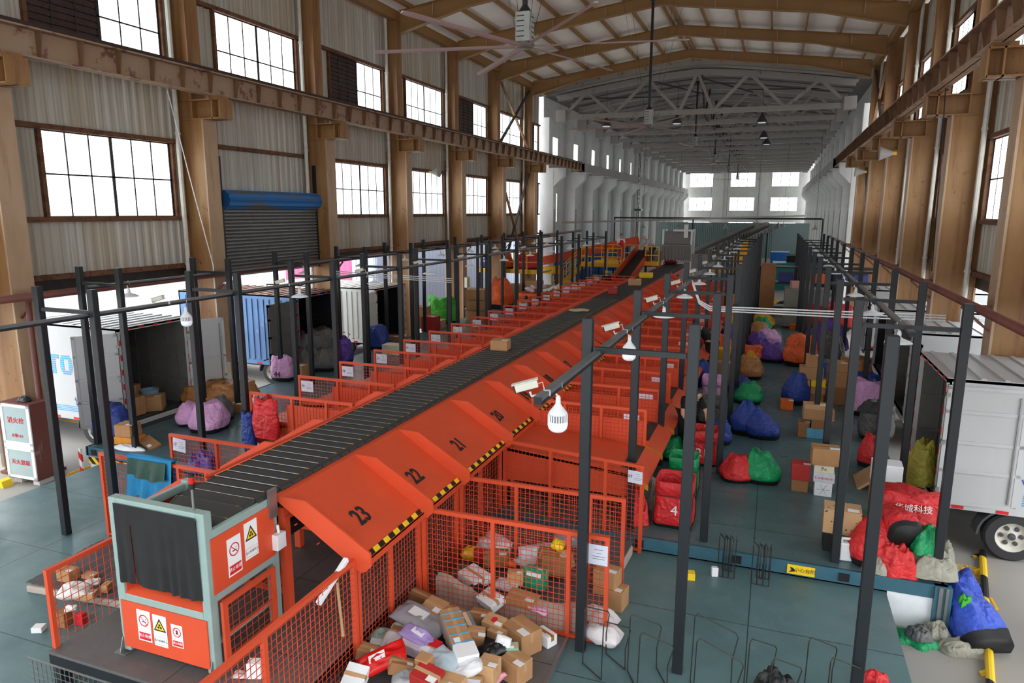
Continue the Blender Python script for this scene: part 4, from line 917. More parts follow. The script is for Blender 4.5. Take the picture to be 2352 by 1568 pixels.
def sack(label, col, loc, w, h, seed, d=None, lean=(0, 0), mouth=0.22, rz=None, base=True, group=None, n=40, mm=22, rot=None, mark=None, contact=0):
    d = d or w; t = thing('mail_sack', label, 'sack', loc, rz if rz is not None else seed * 1.3, group, rot=rot)
    def ring_pt(k, v, grow=0.0):
        a = 2 * PI * k / n; ex = 3.2 - 1.4 * v; c, s_ = math.cos(a), math.sin(a)
        r = 1.0 / ((abs(c) ** ex + abs(s_) ** ex) ** (1 / ex))
        prof = (0.94 + 0.12 * math.sin(min(v, 0.6) / 0.6 * PI)) * (1 - (1 - mouth) * max(0, (v - 0.45) / 0.55) ** 1.5)
        p = Vector((c, s_, v * 1.2))
        fold = 0.13 * ridge((c * 0.9, s_ * 0.9, v * 0.7), 1.3, seed) + 0.09 * ridge((c * 1.0, s_ * 1.0, v * 1.1), 2.6, seed + 5) + 0.03 * ridge((c, s_, v * 1.3), 6, seed + 9)
        pl = 0.10 * max(0, v - 0.35) * math.sin(a * 9 + 3 * noise.noise(p * 2 + Vector((seed, 0, 0))))
        rr = r * prof + fold * (0.35 + v) * (0.7 if v < 0.15 else 1) * prof + pl
        z = h * v + h * 0.07 * noise.noise(p * 1.5 + Vector((0, seed, 0))) * min(1, v * 4)
        if v > 0.9: z += h * 0.06 * math.sin(a * 3 + seed)
        return (rr * w / 2 + grow * c + lean[0] * w * v ** 2, rr * d / 2 * 1 if False else 0, z, c, s_, rr)
    m = MB(); vs = []
    for j in range(mm + 1):
        v = j / mm
        for k in range(n):
            x, _, z, c, s_, rr = ring_pt(k, v); vs.append((rr * c * w / 2 + lean[0] * w * v * v, rr * s_ * d / 2 + lean[1] * d * v * v, max(z, 0.0) if j else 0))
    fs = [(j * n + k, j * n + (k + 1) % n, (j + 1) * n + (k + 1) % n, (j + 1) * n + k) for j in range(mm) for k in range(n)]
    top = Vector((0, 0, 0))
    for k in range(n): top += Vector(vs[mm * n + k])
    top = top / n; vs.append(tuple(top - Vector((0, 0, h * 0.10)))); fs += [(mm * n + k, mm * n + (k + 1) % n, len(vs) - 1) for k in range(n)]
    m.add(vs, fs); m.build('sack_body', cloth_mat(BAGC[col]), t, smooth=True)
    if base:
        b = MB(); jb = 3; bv = []
        for j in range(jb + 1):
            v = j / mm * 1.15
            for k in range(n):
                x, _, z, c, s_, rr = ring_pt(k, v); bv.append(((rr * w / 2 + 0.008) * c + lean[0] * w * v * v, (rr * d / 2 + 0.008) * s_ + lean[1] * d * v * v, max(z, 0) if j else -0.002))
        b.add(bv, [(j * n + k, j * n + (k + 1) % n, (j + 1) * n + (k + 1) % n, (j + 1) * n + k) for j in range(jb) for k in range(n)] + [tuple(range(n))]); b.build('sack_base', M_BLACK, t, smooth=True)
    if mark:
        text_mesh('sack_mark', mark[0], mark[1], mark[2], frame_M((0, -d * 0.52 - 0.03, h * mark[3]), (1, 0, 0), (0, 0.12, 1)) if len(mark) < 5 else mark[4], t, 0.004)
    return t
def open_bag(label, col, loc, w, h, seed, mark=None, rz=0.0, d=None, frame=True, fill=None):
    d = d or w; t = thing('open_mail_bag', label, 'bag', loc, rz, 'open bags held up by wire stands'); n = 48
    def sq(k, sc, z, rough):
        a = 2 * PI * k / n; c, s_ = math.cos(a), math.sin(a); ex = 7; r = 1 / ((abs(c) ** ex + abs(s_) ** ex) ** (1 / ex))
        f = rough * (noise.noise(Vector((c * 2.5 + seed, s_ * 2.5, z * 5))) + 0.5 * ridge((c, s_, z), 3, seed))
        return ((r * sc + f) * c * w / 2, (r * sc + f) * s_ * d / 2, z)
    prof = [(0.98, 0.0, 0.02), (1.06, 0.1, 0.05), (1.04, 0.3, 0.07), (1.0, 0.5, 0.06), (0.98, 0.68, 0.05), (1.0, 0.72, 0.02), (1.03, 0.73, 0.02), (1.03, 0.99, 0.02), (1.0, 1.0, 0.02), (0.96, 0.99, 0.02), (0.94, 0.7, 0.03), (0.92, 0.45, 0.03)]
    m = MB(); vs = [sq(k, s_, z * h, r) for s_, z, r in prof for k in range(n)]
    fs = [(j * n + k, j * n + (k + 1) % n, (j + 1) * n + (k + 1) % n, (j + 1) * n + k) for j in range(len(prof) - 1) for k in range(n)]
    fs += [tuple(reversed(range(n))), tuple((len(prof) - 1) * n + k for k in range(n))]; m.add(vs, fs); m.build('bag_body', cloth_mat(BAGC[col]), t, smooth=True)
    m = MB(); vs = [sq(k, s_ + 0.02, z * h, 0.03) for s_, z in ((0.99, 0.0), (1.07, 0.08)) for k in range(n)]; m.add(vs, [(k, (k + 1) % n, n + (k + 1) % n, n + k) for k in range(n)]); m.build('bag_base', M_BLACK, t)
    if frame:
        m = MB(); a, b = w * 0.53, d * 0.53
        for s in (-1, 1): m.tube([(s * a, -b, -0.0 + 0.01), (s * a, -b, h * 0.7), (s * a, b, h * 0.7), (s * a, b, 0.01)], 0.006, 5)
        m.tube([(-a, -b, h * 0.7), (a, -b, h * 0.7)], 0.006, 5); m.tube([(-a, b, h * 0.7), (a, b, h * 0.7)], 0.006, 5); m.build('wire_stand', M_DARKSTEEL, t)
    if mark: text_mesh('bag_mark', mark[0], M_WHITE, mark[1], frame_M((mark[2] * w, -d * 0.535, h * 0.40), (1, 0, 0), (0, 0.0, 1)), t, 0.004)
    return t
def heap(label, col, loc, w, d, h, seed, rz=0.0, cat='sack', name='empty_sack', group=None, n=34):
    m = MB(); vs = []
    for i in range(n + 1):
        for j in range(n + 1):
            u, v = 2 * i / n - 1, 2 * j / n - 1
            a = math.atan2(v, u); rr = max(abs(u), abs(v)); out = 0.8 + 0.25 * noise.noise(Vector((math.cos(a) * 1.4, math.sin(a) * 1.4, seed))) + 0.08 * math.sin(a * 5 + seed)
            x, y = math.cos(a) * rr * out, math.sin(a) * rr * out
            z = (1 - rr ** 2.2) ** 0.55 if rr < 1 else 0
            z *= 0.62 + 0.38 * ridge((x, y, 0), 1.7, seed) + 0.2 * ridge((x, y, 1), 4.2, seed)
            vs.append((x * w / 2, y * d / 2, max(0.004, z * h)))
    fs = [(i * (n + 1) + j, (i + 1) * (n + 1) + j, (i + 1) * (n + 1) + j + 1, i * (n + 1) + j + 1) for i in range(n) for j in range(n)]
    b = len(vs); edge = [j for j in range(n + 1)] + [(i) * (n + 1) + n for i in range(1, n + 1)] + [n * (n + 1) + j for j in range(n - 1, -1, -1)] + [i * (n + 1) for i in range(n - 1, 0, -1)]
    vs += [(vs[e][0], vs[e][1], 0) for e in edge]; ne = len(edge)
    fs += [(edge[k], edge[(k + 1) % ne], b + (k + 1) % ne, b + k) for k in range(ne)] + [tuple(b + k for k in range(ne))]
    m.add(vs, fs); return tag(m.build(name, cloth_mat(BAGC[col]) if isinstance(col, str) else col, None, loc, rz, smooth=True), label, cat, group)
def carton(label, loc, w, d, h, rz=0.0, mat=None, tape=M_TAPE, lab=True, rot=None, group=None, name='carton', cat='box', mark=None, seed=0):
    t = thing(name, label, cat, loc, rz, group, rot=rot); mat = mat or M_KRAFT
    m = MB(); m.box(-w / 2, w / 2, -d / 2, d / 2, 0, h); m.build('carton_body', mat, t, bevel=min(0.008, h * 0.06))
    if tape:
        m = MB(); e = 0.0012; q = 0.02; m.box(-w / 2 - e, w / 2 + e, -q, q, h * 0.55, h + e); m.build('tape', tape, t)
    if lab:
        s = min(w, d, 0.3); m = MB(); lx = w * 0.12; m.box(lx, lx + s * 0.45, -d * 0.38, -d * 0.38 + s * 0.3, h, h + 0.0025); m.build('shipping_label', M_LABEL, t)
    if mark: text_mesh('carton_print', mark[0], mark[1], mark[2], frame_M((0, -d / 2 - 0.001, h * 0.5), (1, 0, 0), (0, 0, 1)), t, 0.001)
    return t
def mailer(label, col, loc, w, d, h, rot, seed, name='poly_mailer', cat='parcel', lab=False):
    n = 20; m = MB(); vs = []
    for side in (1, -1):
        for i in range(n + 1):
            for j in range(n + 1):
                u, v = 2 * i / n - 1, 2 * j / n - 1
                th = (max(0, 1 - abs(u) ** 3)) ** 0.6 * (max(0, 1 - abs(v) ** 3)) ** 0.6
                z = side * h / 2 * th * (0.8 + 0.35 * ridge((u, v, side), 1.6, seed) + 0.12 * ridge((u, v, side), 5, seed)) + side * 0.002
                vs.append((u * w / 2 * (1 - 0.06 * abs(v)), v * d / 2 * (1 - 0.06 * abs(u)), h / 2 + z + 0.03 * noise.noise(Vector((u, v, seed)))))
    N = (n + 1) ** 2; fs = []
    for i in range(n):
        for j in range(n):
            a = i * (n + 1) + j; q = (a, a + n + 1, a + n + 2, a + 1); fs.append(q); fs.append(tuple(N + x for x in reversed(q)))
    ed = [j for j in range(n + 1)] + [i * (n + 1) + n for i in range(1, n + 1)] + [n * (n + 1) + j for j in range(n - 1, -1, -1)] + [i * (n + 1) for i in range(n - 1, 0, -1)]
    fs += [(ed[k], ed[(k + 1) % len(ed)], N + ed[(k + 1) % len(ed)], N + ed[k]) for k in range(len(ed))]
    m.add(vs, fs)
    mat = MATS.get('film_%d_%d_%d' % col) or plain('film_%d_%d_%d' % col, col, 0.28, var=0.06, bump=0.2)
    t = thing(name, label, cat, loc, rot=rot); m.build('mailer_body', mat, t, smooth=True)
    if lab: q = MB(); q.box(-w * 0.2, w * 0.12, -d * 0.15, d * 0.18, h * 0.98, h * 1.0 + 0.01); q.build('shipping_label', M_LABEL, t)
    return t

# ------------------------------------------------------------------ things on the belt
carton('brown carton with clear tape riding nearest on the belt', (-4.948, 12.629, 1.605), 0.34, 0.30, 0.20, 0.1)
mailer('flat beige envelope lying on the belt behind the brown carton', (206, 182, 140), (-4.915, 18.425, 1.605), 0.55, 0.4, 0.05, (0, 0, 0.1), 3)
carton('small red carton at the left edge of the belt', (-4.954, 22.823, 1.605), 0.3, 0.28, 0.22, 0.2, M_RED, None)
carton('tan carton on the far part of the belt', (-4.793, 25.881, 1.605), 0.45, 0.4, 0.22, 0.1, M_KRAFT3)
carton('yellow printed carton, farthest box on the belt', (-4.912, 28.997, 1.605), 0.5, 0.4, 0.2, 0.0, M_YELLOW, None)
mailer('puffy red bag at the far end of the belt', (206, 30, 36), (-5.016, 37.025, 1.605), 0.7, 0.5, 0.2, (0, 0, 0), 5)

# ------------------------------------------------------------------ bags and boxes on the deck, right
sack('slumped red sack side by side with a green one in the aisle', 'red', (-0.351, 11.463, 0.000), 0.46, 0.38, 1, lean=(0.05, 0.1), mouth=0.5, rz=0.2)
sack('green sack with black base touching the slumped red one', 'green', (0.038, 11.572, 0.000), 0.52, 0.46, 2, lean=(-0.12, 0.05), mouth=0.45, rz=0.1)
sack('tall blue sack leaning on its neighbour in the aisle', 'blue', (-0.308, 14.086, 0.000), 0.52, 0.62, 3, lean=(0.0, 0), mouth=0.25, rz=0.0)
sack('slumped blue sack with faint numbers, right one of the blue pair', 'blue', (0.020, 13.978, 0.000), 0.58, 0.50, 4, lean=(-0.35, 0.1), mouth=0.4, rz=0.0)
sack('green sack just behind the blue pair', 'green', (-0.358, 16.482, 0.000), 0.55, 0.45, 5, lean=(0.05, 0), mouth=0.5, rz=0)
sack('dark blue sack behind the green one beside the posts', 'blue', (-0.550, 17.116, 0.000), 0.5, 0.42, 51, mouth=0.4)
sack('tan sack with a yellow bag stuffed in its mouth', 'tan', (-0.400, 19.038, 0.000), 0.56, 0.55, 6, mouth=0.62, rz=0)
heap('yellow bag bulging from the tan sack', 'yellow', ((-0.400, 19.038, 0.000)[0], (-0.400, 19.038, 0.000)[1], 0.40), 0.36, 0.36, 0.3, 61)
sack('round purple sack, biggest purple one in the aisle', 'purple', (0.121, 21.465, 0.000), 0.66, 0.52, 7, mouth=0.45, rz=0, n=44)
sack('small purple sack behind the orange sack', 'purple', (-0.189, 22.436, 0.000), 0.55, 0.45, 8, mouth=0.4)
sack('orange sack lying against the posts beside the purple ones', 'orange', (-0.410, 21.389, 0.000), 0.62, 0.42, 9, mouth=0.7)
sack('pink sack behind the purple ones', 'pink', (-0.035, 24.185, 0.000), 0.7, 0.5, 10, mouth=0.5)
sack('dark purple sack under the tan one by the posts', 'purple', (-0.348, 23.657, 0.000), 0.6, 0.45, 11, mouth=0.5)
sack('tan sack in the middle of the aisle heap', 'tan', (-0.342, 25.638, 0.000), 0.65, 0.5, 12, mouth=0.4)
sack('small green sack on the aisle heap', 'green', (-0.280, 26.826, 0.000), 0.6, 0.5, 13, mouth=0.5)
sack('mustard yellow sack at the back of the aisle heap', 'yellow', (-0.267, 27.666, 0.000), 0.75, 0.55, 14, mouth=0.4)
heap('flat yellow bag beyond the aisle heap', 'yellow', (-0.393, 29.813, 0.000), 0.8, 0.6, 0.2, 15)
heap('long yellow and black bag heap across the aisle end', 'yellow', (-0.157, 33.371, 0.000), 1.7, 1.0, 0.45, 16, 0.4)
heap('orange bag under the heap across the aisle end', 'orange', (0.356, 32.243, 0.000), 1.2, 0.7, 0.25, 17)
heap('black bag at the right of the aisle end heap', 'dark', (0.539, 33.044, 0.000), 1.0, 0.7, 0.4, 18)
heap('yellow bag at the right end of the aisle end heap', 'yellow', (0.958, 34.287, 0.000), 0.8, 0.6, 0.55, 19)
heap('red cloth at the left of the aisle end heap', 'red', (-0.330, 32.696, 0.000), 0.9, 0.7, 0.2, 20)
sack('orange sack standing upright left of the carton tower', 'orange', (0.870, 21.126, 0.000), 0.78, 0.85, 21, mouth=0.75, rz=0, d=0.6)
sack('blue sack behind the foot of the carton tower', 'blue', (0.663, 16.758, 0.000), 0.5, 0.72, 22, mouth=0.5, lean=(-0.1, 0))
carton('bright orange carton alone on the deck', (0.471, 16.185, 0.000), 0.26, 0.24, 0.21, 0.05, plain('orange_carton', (220, 104, 30), 0.6), None)
# carton tower
X0, Y0, _z = (0.934, 16.863, 0.000)
tower = [('wide bottom carton of the tall carton tower', 0, 0, 0, .62, .34, .26, M_KRAFT2), ('left small carton on the wide bottom one of the tower', -.12, 0, .26, .27, .3, .16, M_KRAFT), ('right small carton on the wide bottom one of the tower', .18, 0, .26, .3, .3, .16, M_KRAFT),
         ('printed carton on the left of the tower, third layer', -.16, 0, .42, .34, .3, .14, M_KRAFT3), ('yellow printed carton on the right of the tower, third layer', .18, 0, .42, .3, .28, .16, M_YELLOW),
         ('wide carton near the top of the tower', .02, 0, .58, .5, .34, .28, M_KRAFT), ('top carton of the tall carton tower', .06, 0, .86, .34, .3, .27, M_KRAFT)]
for lb, dx, dy, z, w, d, h, mt in tower: carton(lb, (X0 + dx, Y0 + dy, z), w, d, h, 0.03 * dx, mt, M_TAPE if w > .3 else None)
for i, (dx, dy, z, w, h) in enumerate(((.62, .25, 0, .5, .4), (.60, .25, .4, .42, .35), (.58, .28, .75, .36, .2), (1.0, .15, 0, .45, .5))):
    carton('carton %s behind the tall carton tower' % ('at the bottom of the second pile', 'in the middle of the second pile', 'on top of the second pile', 'leaning at the far right of the piles')[i], (X0 + dx, Y0 + dy, z), w, .4, h, 0.1, (M_KRAFT2, M_KRAFT, M_KRAFT, M_KRAFT2)[i])
X1, Y1, _z = (0.942, 14.276, 0.000)
for lb, dx, z, w, h, mt in (('blue printed carton at the foot of the front pile', .05, 0, .38, .2, plain('sky_blue_print', (90, 160, 190), 0.6)), ('brown carton left of the blue printed one', -.2, 0, .2, .3, M_KRAFT2),
                            ('brown carton standing on the blue printed one', .08, .2, .3, .17, M_KRAFT2), ('wide brown carton of the front pile', .05, .37, .55, .2, M_KRAFT), ('flat taped carton on top of the front pile', 0, .57, .44, .09, M_KRAFT3)):
    carton(lb, (X1 + dx, Y1, z), w, .28, h, 0.05, mt)
sack('tan sack behind the pink one at the deck edge', 'tan', (2.168, 19.828, 0.000), 0.75, 0.55, 23, mouth=0.8, rz=0)
heap('dark blue sack lying behind the carton tower', 'blue', (1.460, 18.807, 0.000), 1.2, 0.8, 0.5, 24)
heap('dark blue sack lying behind the pink sack', 'blue', (2.208, 18.860, 0.000), 1.2, 0.7, 0.45, 25)
sack('large crumpled pink sack at the right deck edge', 'pink', (2.111, 16.382, 0.000), 0.72, 0.72, 26, mouth=0.9, rz=0, d=0.5, lean=(0.03, 0))
sack('tall grey sack with open black top at the deck edge', 'grey', (2.060, 14.621, 0.000), 0.55, 0.62, 27, mouth=0.95, rz=0)
heap('black bag lid on the tall grey sack', 'dark', (2.014, 14.510, 0.550), 0.75, 0.5, 0.22, 28)
sack('red sack on the far right of the deck beyond the carton tower', 'red', (1.980, 28.028, 0.000), 1.5, 0.95, 29, mouth=0.9, rz=0, d=0.7)
sack('second red sack beyond the tower, left of the larger one', 'red', (1.549, 28.385, 0.000), 0.9, 0.95, 291, mouth=0.85, rz=0, d=0.7)
heap('purple bag behind the orange upright sack', 'purple', (1.775, 24.098, 0.000), 1.6, 0.9, 0.85, 30); heap('grey bag on the purple one', 'grey', (1.667, 21.582, 0.200), 1.1, 0.7, 0.7, 31)
for i in range(2): carton(('lower', 'upper')[i] + ' grey film-wrapped bale in the far aisle', ((1.093, 28.421, 0.000)[0] + 0.1, (1.093, 28.421, 0.000)[1], 0.06 + i * 0.72), 1.5, 1.0, 0.70, 0, plain('grey_wrapped_bale', (122, 122, 112), 0.35, bump=0.5, scale=3), None, False, name='wrapped_bale', cat='bale')
carton('pinkish printed carton on the grey bales', ((1.093, 28.421, 0.000)[0] - 0.1, (1.093, 28.421, 0.000)[1] - 0.1, 1.48), 0.7, 0.5, 0.25, 0.1, plain('pink_print', (196, 140, 130), 0.6))
carton('orange crate under the grey bales', (0.951, 27.621, 0.000), 0.5, 0.3, 0.2, 0, plain('orange_carton', (220, 104, 30), 0.6), None, False)
carton('tall cardboard pillar by the posts at the aisle end', (-0.184, 29.286, 0.000), 0.55, 0.5, 2.3, 0, M_KRAFT2, None, False)
# small group in the foreground aisle
X2, Y2, _z = (0.937, 11.283, 0.000)
carton('white foam box under the patterned white carton', (X2, Y2, 0), .25, .25, .22, 0, M_WHITE, None, False); q = MB()
for a in range(6): q.bar((0, -0.1265, 0.11), (0.09 * math.cos(a * PI / 3), -0.1265, 0.11 + 0.09 * math.sin(a * PI / 3)), 0.006, 0.004)
tag(q.build('foam_rib', M_GREYINK, bpy.data.objects[[o.name for o in C.objects if o.name.startswith('carton') and o.get('label', '').startswith('white foam box under')][0]]), None)
carton('dark blue and white carton above the foam box', (X2, Y2, .22), .30, .25, .15, 0, plain('navy_white_print', (210, 210, 222), 0.5), None, False, mark=('Common', M_REDINK, 0.07))
carton('fruit carton with green and orange print below the top kraft carton', (X2 - .01, Y2, .37), .28, .24, .13, 0, plain('cream_print', (222, 214, 190), 0.5), None, False, mark=('Pe', M_INK, 0.08))
carton('kraft carton with white label on top of the foam box pile', (X2, Y2, .50), .40, .30, .26, 0.05, M_KRAFT, M_TAPE2, True)
carton('small brown carton under the red one', (X2 - .33, Y2 + .05, 0), .24, .22, .19, 0.0, M_KRAFT2, None, False); carton('red gift carton beside the white foam box', (X2 - .33, Y2 + .05, .19), .27, .24, .26, 0, M_RED, None, True)
X3, Y3, _z = (1.040, 9.414, 0.000)
carton('dark crate under the dotted carton at the step', (X3, Y3, 0), .40, .30, .25, 0, M_CURTAIN, None, False)
M_DOT = NT('dotted_kraft'); _v = M_DOT.node('ShaderNodeTexVoronoi'); _v.inputs['Scale'].default_value = 16; M_DOT.l.new(M_DOT.coords(), _v.inputs['Vector']); M_DOT = M_DOT.base(M_DOT.ramp(_v.outputs['Distance'], [(0.16, lin((60, 46, 36))), (0.22, lin((186, 148, 108)))]), 0.8)
carton('dotted kraft carton on a dark crate beside a post at the step', (X3, Y3, .25), .44, .33, .32, -0.05, M_DOT, None, True)
j = thing('jerrycan', 'white plastic jerrycan at the step beside a black post', 'jerrycan', (1.093, 9.112, 0.000), 0.1)
m = MB(); m.box(-.09, .09, -.06, .06, 0, .24); m.build('can_body', M_WHITEP, j, bevel=0.02); m = MB(); m.bar((-.07, 0, .235), (-.06, 0, .28), .03); m.bar((.03, 0, .235), (.04, 0, .28), .03); m.bar((-.07, 0, .28), (.05, 0, .28), .03); m.build('can_handle', M_WHITEP, j, bevel=0.006); m = MB(); m.lathe([(.02, .24), (.02, .27)], (.065, 0, 0), 10); m.build('can_cap', M_WHITEP, j)

# open bags and things between the first posts
open_bag('open red bag numbered 4 on a wire stand at the step', 'red', (-1.080, 9.468, 0.000), 0.50, 0.66, 1, ('4', 0.2, 0.05), fill=1)
open_bag('open green bag behind the red bag numbered 4', 'green', (-1.094, 10.561, 0.000), 0.42, 0.62, 2)
open_bag('open red bag numbered 21 beneath the bending worker', 'red', (-0.968, 12.097, 0.000), 0.52, 0.60, 3, ('21', 0.2, 0.05))
open_bag('open pink bag between the posts', 'pink', (-1.117, 16.188, 0.000), 0.48, 0.60, 4); open_bag('open grey bag in front of the pink one', 'grey', (-1.025, 14.658, 0.000), 0.50, 0.50, 5)
sack('dark blue sack between table flaps and the pink bag', 'blue', (-1.370, 17.017, 0.000), 0.6, 0.75, 32, mouth=0.5); sack('blue bag behind the open bag numbered 21', 'blue', (-0.800, 13.243, 0.000), 0.45, 0.42, 33, mouth=0.8)
carton('yellow crate between the posts beyond the pink bag', (-1.291, 20.282, 0.000), 0.6, 0.4, 0.5, 0, M_RAILYEL, None, False); carton('brown carton below the yellow crate', (-1.113, 18.655, 0.000), 0.6, 0.4, 0.45, 0, M_KRAFT, M_TAPE)
sack('orange sack between the posts behind the yellow crate', 'orange', (-1.392, 21.965, 0.000), 0.7, 0.6, 34, mouth=0.7); sack('purple sack far between the posts', 'purple', (-1.299, 23.688, 0.000), 0.8, 0.7, 35); sack('yellow sack far between the posts', 'yellow', (-1.383, 25.894, 0.000), 0.8, 0.8, 36); sack('red sack far between the posts', 'red', (-1.476, 24.645, 0.000), 0.7, 0.75, 37)
sack('green bag on the deck left of the open green bag', 'green', (-1.493, 12.084, 0.000), 0.4, 0.4, 38, mouth=0.7); heap('pale grey bag crumpled behind the fence with notice 07', 'beige', (-1.493, 9.883, 0.000), 0.4, 0.5, 0.4, 39); 
heap('bright red bag behind the mesh below the tables', 'red', (-1.618, 9.278, 0.000), 0.5, 0.5, 0.5, 40)
carton('white labelled parcel lying in the open bag numbered 21', (-0.921, 11.997, 0.420), 0.3, 0.2, 0.12, 0.4, M_KRAFT3, None)

# foreground floor
def wire_stand(label, loc, rz, w=0.34, h=0.62, d=0.30, fold=1.0):
    t = thing('wire_bag_stand', label, 'bag stand', loc, rz, 'wire bag stands on the near floor'); d *= fold
    for s in (-1, 1):
        m = MB(); y = s * d / 2; m.tube([(-w / 2, y, 0.008), (-w / 2 + 0.01, y, h * 0.94), (-w / 2 + 0.035, y, h), (w / 2 - 0.02, y * 1.1, h * 0.76), (w / 2, y * 1.1, h * 0.70), (w / 2 - 0.045, y, h * 0.38), (w / 2 - 0.04, y, 0.008)], 0.006, 6)
        m.build('stand_loop', M_DARKSTEEL, t)
    m = MB()
    for s in (-1, 1): m.tube([(s * w / 2 - (0.04 if s > 0 else 0), -d / 2, 0.01), (s * w / 2 - (0.04 if s > 0 else 0), d / 2, 0.01)], 0.006, 6)
    m.each('foot_bar', M_DARKSTEEL, t); return t
for k in range(3):
    x, y, z = (-0.282, 8.585, -0.200); wire_stand('folded wire stand in the left bundle in front of the step', (x - 0.06 + 0.05 * k, y, ZN), 1.3 + 0.15 * k, 0.22, 0.56, 0.2, 0.35)
    x, y, z = (0.114, 8.544, -0.200); wire_stand('folded wire stand in the right bundle in front of the step', (x - 0.05 + 0.05 * k, y, ZN), 1.25 + 0.18 * k, 0.22, 0.54, 0.2, 0.35)
wire_stand('opened wire stand right of the fence with notice 22', (-1.318, 6.246, -0.200), 0.9); wire_stand('opened wire stand with angular loops beside the foremost post', (-0.874, 6.201, -0.200), 0.5)
wire_stand('large opened wire stand in the near foreground', (-0.255, 6.169, -0.200), 0.15, 0.42, 0.72, 0.4); wire_stand('opened wire stand over the black bag', (0.246, 6.232, -0.200), 0.7); wire_stand('rightmost opened wire stand in the foreground', (0.756, 6.426, -0.200), 0.6)
heap('shiny black bag at the bottom edge of the picture', 'dark', (0.283, 6.373, -0.200), 0.5, 0.45, 0.26, 41)
heap('red bag with white lining at the bottom right corner', 'red', (1.191, 6.901, -0.200), 0.32, 0.3, 0.14, 42); heap('white plastic bag under the red one at the bottom edge', M_WHITEP, (1.227, 6.730, -0.200), 0.4, 0.3, 0.1, 43)
carton('small yellow carton on the near floor', (-0.727, 8.302, -0.200), 0.13, 0.11, 0.09, 0.2, M_YELLOW, None, False); carton('tiny white carton left of the folded stands', (-0.438, 8.480, -0.200), 0.08, 0.06, 0.12, 0.3, M_LABEL, None, False)
X4, Y4, _z = (-1.517, 7.373, -0.200)
carton('printed kraft carton on the floor right of the fences', (X4, Y4, ZN), .36, .24, .24, -0.15, M_KRAFT, M_TAPE); carton('kraft carton with a green sheet on the printed one', (X4 - .05, Y4 + .02, ZN + .24), .27, .22, .2, -0.2, M_KRAFT, M_TAPE)

# heap of sacks over the right corner of the deck
XA, YA = 1.55, 9.2
heap('green sack cloth before the cartons at the deck corner', 'green', (1.78, 10.15, 0), 0.9, 0.55, 0.62, 44)
sack('red sack with dark base at the front of the corner heap', 'red', (1.42, 9.22, 0), 0.56, 0.58, 45, mouth=0.35, lean=(0.1, 0.05), rz=0)
sack('large red sack with white lettering on the corner heap', 'red', (1.82, 9.75, 0.15), 0.74, 0.62, 46, mouth=0.9, d=0.45, rz=0.1, base=False, mark=('华城科技', M_WHITE, 0.11, 0.78))
sack('red sack with big black end lying in the corner heap', 'red', (1.72, 9.0, 0.46), 0.34, 0.5, 47, mouth=0.4, rz=0, rot=(R(-72), 0, R(18)))
heap('red bag under the grey cloths at the deck corner', 'red', (1.62, 8.98, 0.0), 0.6, 0.5, 0.36, 48)
heap('dark green cloth on the corner heap', 'green', (1.93, 9.12, 0.28), 0.5, 0.5, 0.3, 49); heap('grey beige empty sack hanging over the deck corner', 'beige', (2.02, 9.05, 0.04), 0.74, 0.55, 0.28, 50); heap('grey beige sack at the foot of the red ones', 'beige', (1.45, 8.98, 0.0), 0.5, 0.4, 0.2, 52)
heap('second grey beige sack on the right of the corner heap', 'beige', (2.1, 9.35, 0.02), 0.5, 0.6, 0.36, 521)
carton('brown carton at the bottom of the pile at the deck corner', (1.66, 10.62, 0), .3, .28, .3, 0.05, M_KRAFT2, M_TAPE); carton('white appliance carton on top of the kraft one at the deck corner', (1.68, 10.62, .56), .38, .30, .28, -0.05, M_WHITEP, None, False); carton('kraft carton with label below the appliance carton', (1.62, 10.6, .3), .26, .24, .26, -0.05, M_KRAFT, M_TAPE)
sack('yellow olive sack behind the appliance carton', 'olive', (2.384, 11.984, 0.000), 0.42, 0.8, 53, mouth=0.5); sack('red sack behind the appliance carton by the grey sack', 'red', (1.785, 12.924, 0.000), 0.34, 0.55, 54, mouth=0.5)
m = MB(); m.box(-.02, .02, -.3, .3, 0, .5); tag(m.build('leaning_board', M_WOOD, None, (1.471, 11.961, 0.000), rot=(0, R(50), 0)), 'thin wooden board leaning against the red sack', 'board')
# on the yard beside the corner
sack('royal blue sack lying on the yard over the wheel stop', 'royal blue', (2.565, 8.564, -0.600), 0.5, 0.95, 55, mouth=0.45, rz=0, rot=(R(-62), 0, R(22)), n=48)
sack('royal blue sack leaning at the deck corner', 'royal blue', (2.430, 9.248, -0.600), 0.42, 0.6, 56, mouth=0.5, lean=(-0.1, 0), rz=0)
heap('bright green bag tucked beside the blue sacks', 'bright green', (2.351, 8.840, -0.350), 0.26, 0.26, 0.28, 57); heap('dark bag squeezed between deck corner and blue sacks', 'dark', (2.274, 9.090, -0.600), 0.35, 0.4, 0.32, 58); heap('red bag at the foot of the deck corner', 'red', (2.258, 8.846, -0.600), 0.3, 0.3, 0.16, 581)
heap('green bag spread on the yard below the white skirting', 'green', (1.825, 8.544, -0.600), 0.62, 0.5, 0.09, 59); heap('dark grey liner on the spread green bag', 'grey', (1.854, 8.499, -0.520), 0.36, 0.32, 0.14, 60); heap('grey beige bag stretched over the wheel stop', 'beige', (2.298, 8.505, -0.600), 0.75, 0.4, 0.14, 62, 0.2); heap('grey beige crumpled bag beside the spread green one', 'beige', (2.071, 8.683, -0.600), 0.4, 0.4, 0.2, 63)
m = MB(); m.tube([(0, 0, 0), (0.75, 3.6, 0)], 0.045, 10); 
for k in range(7): m.bar((0.1 + 0.1 * k, 0.5 + 0.5 * k, -0.0), (0.02 + 0.1 * k, 0.5 + 0.5 * k, -0.05), 0.04)
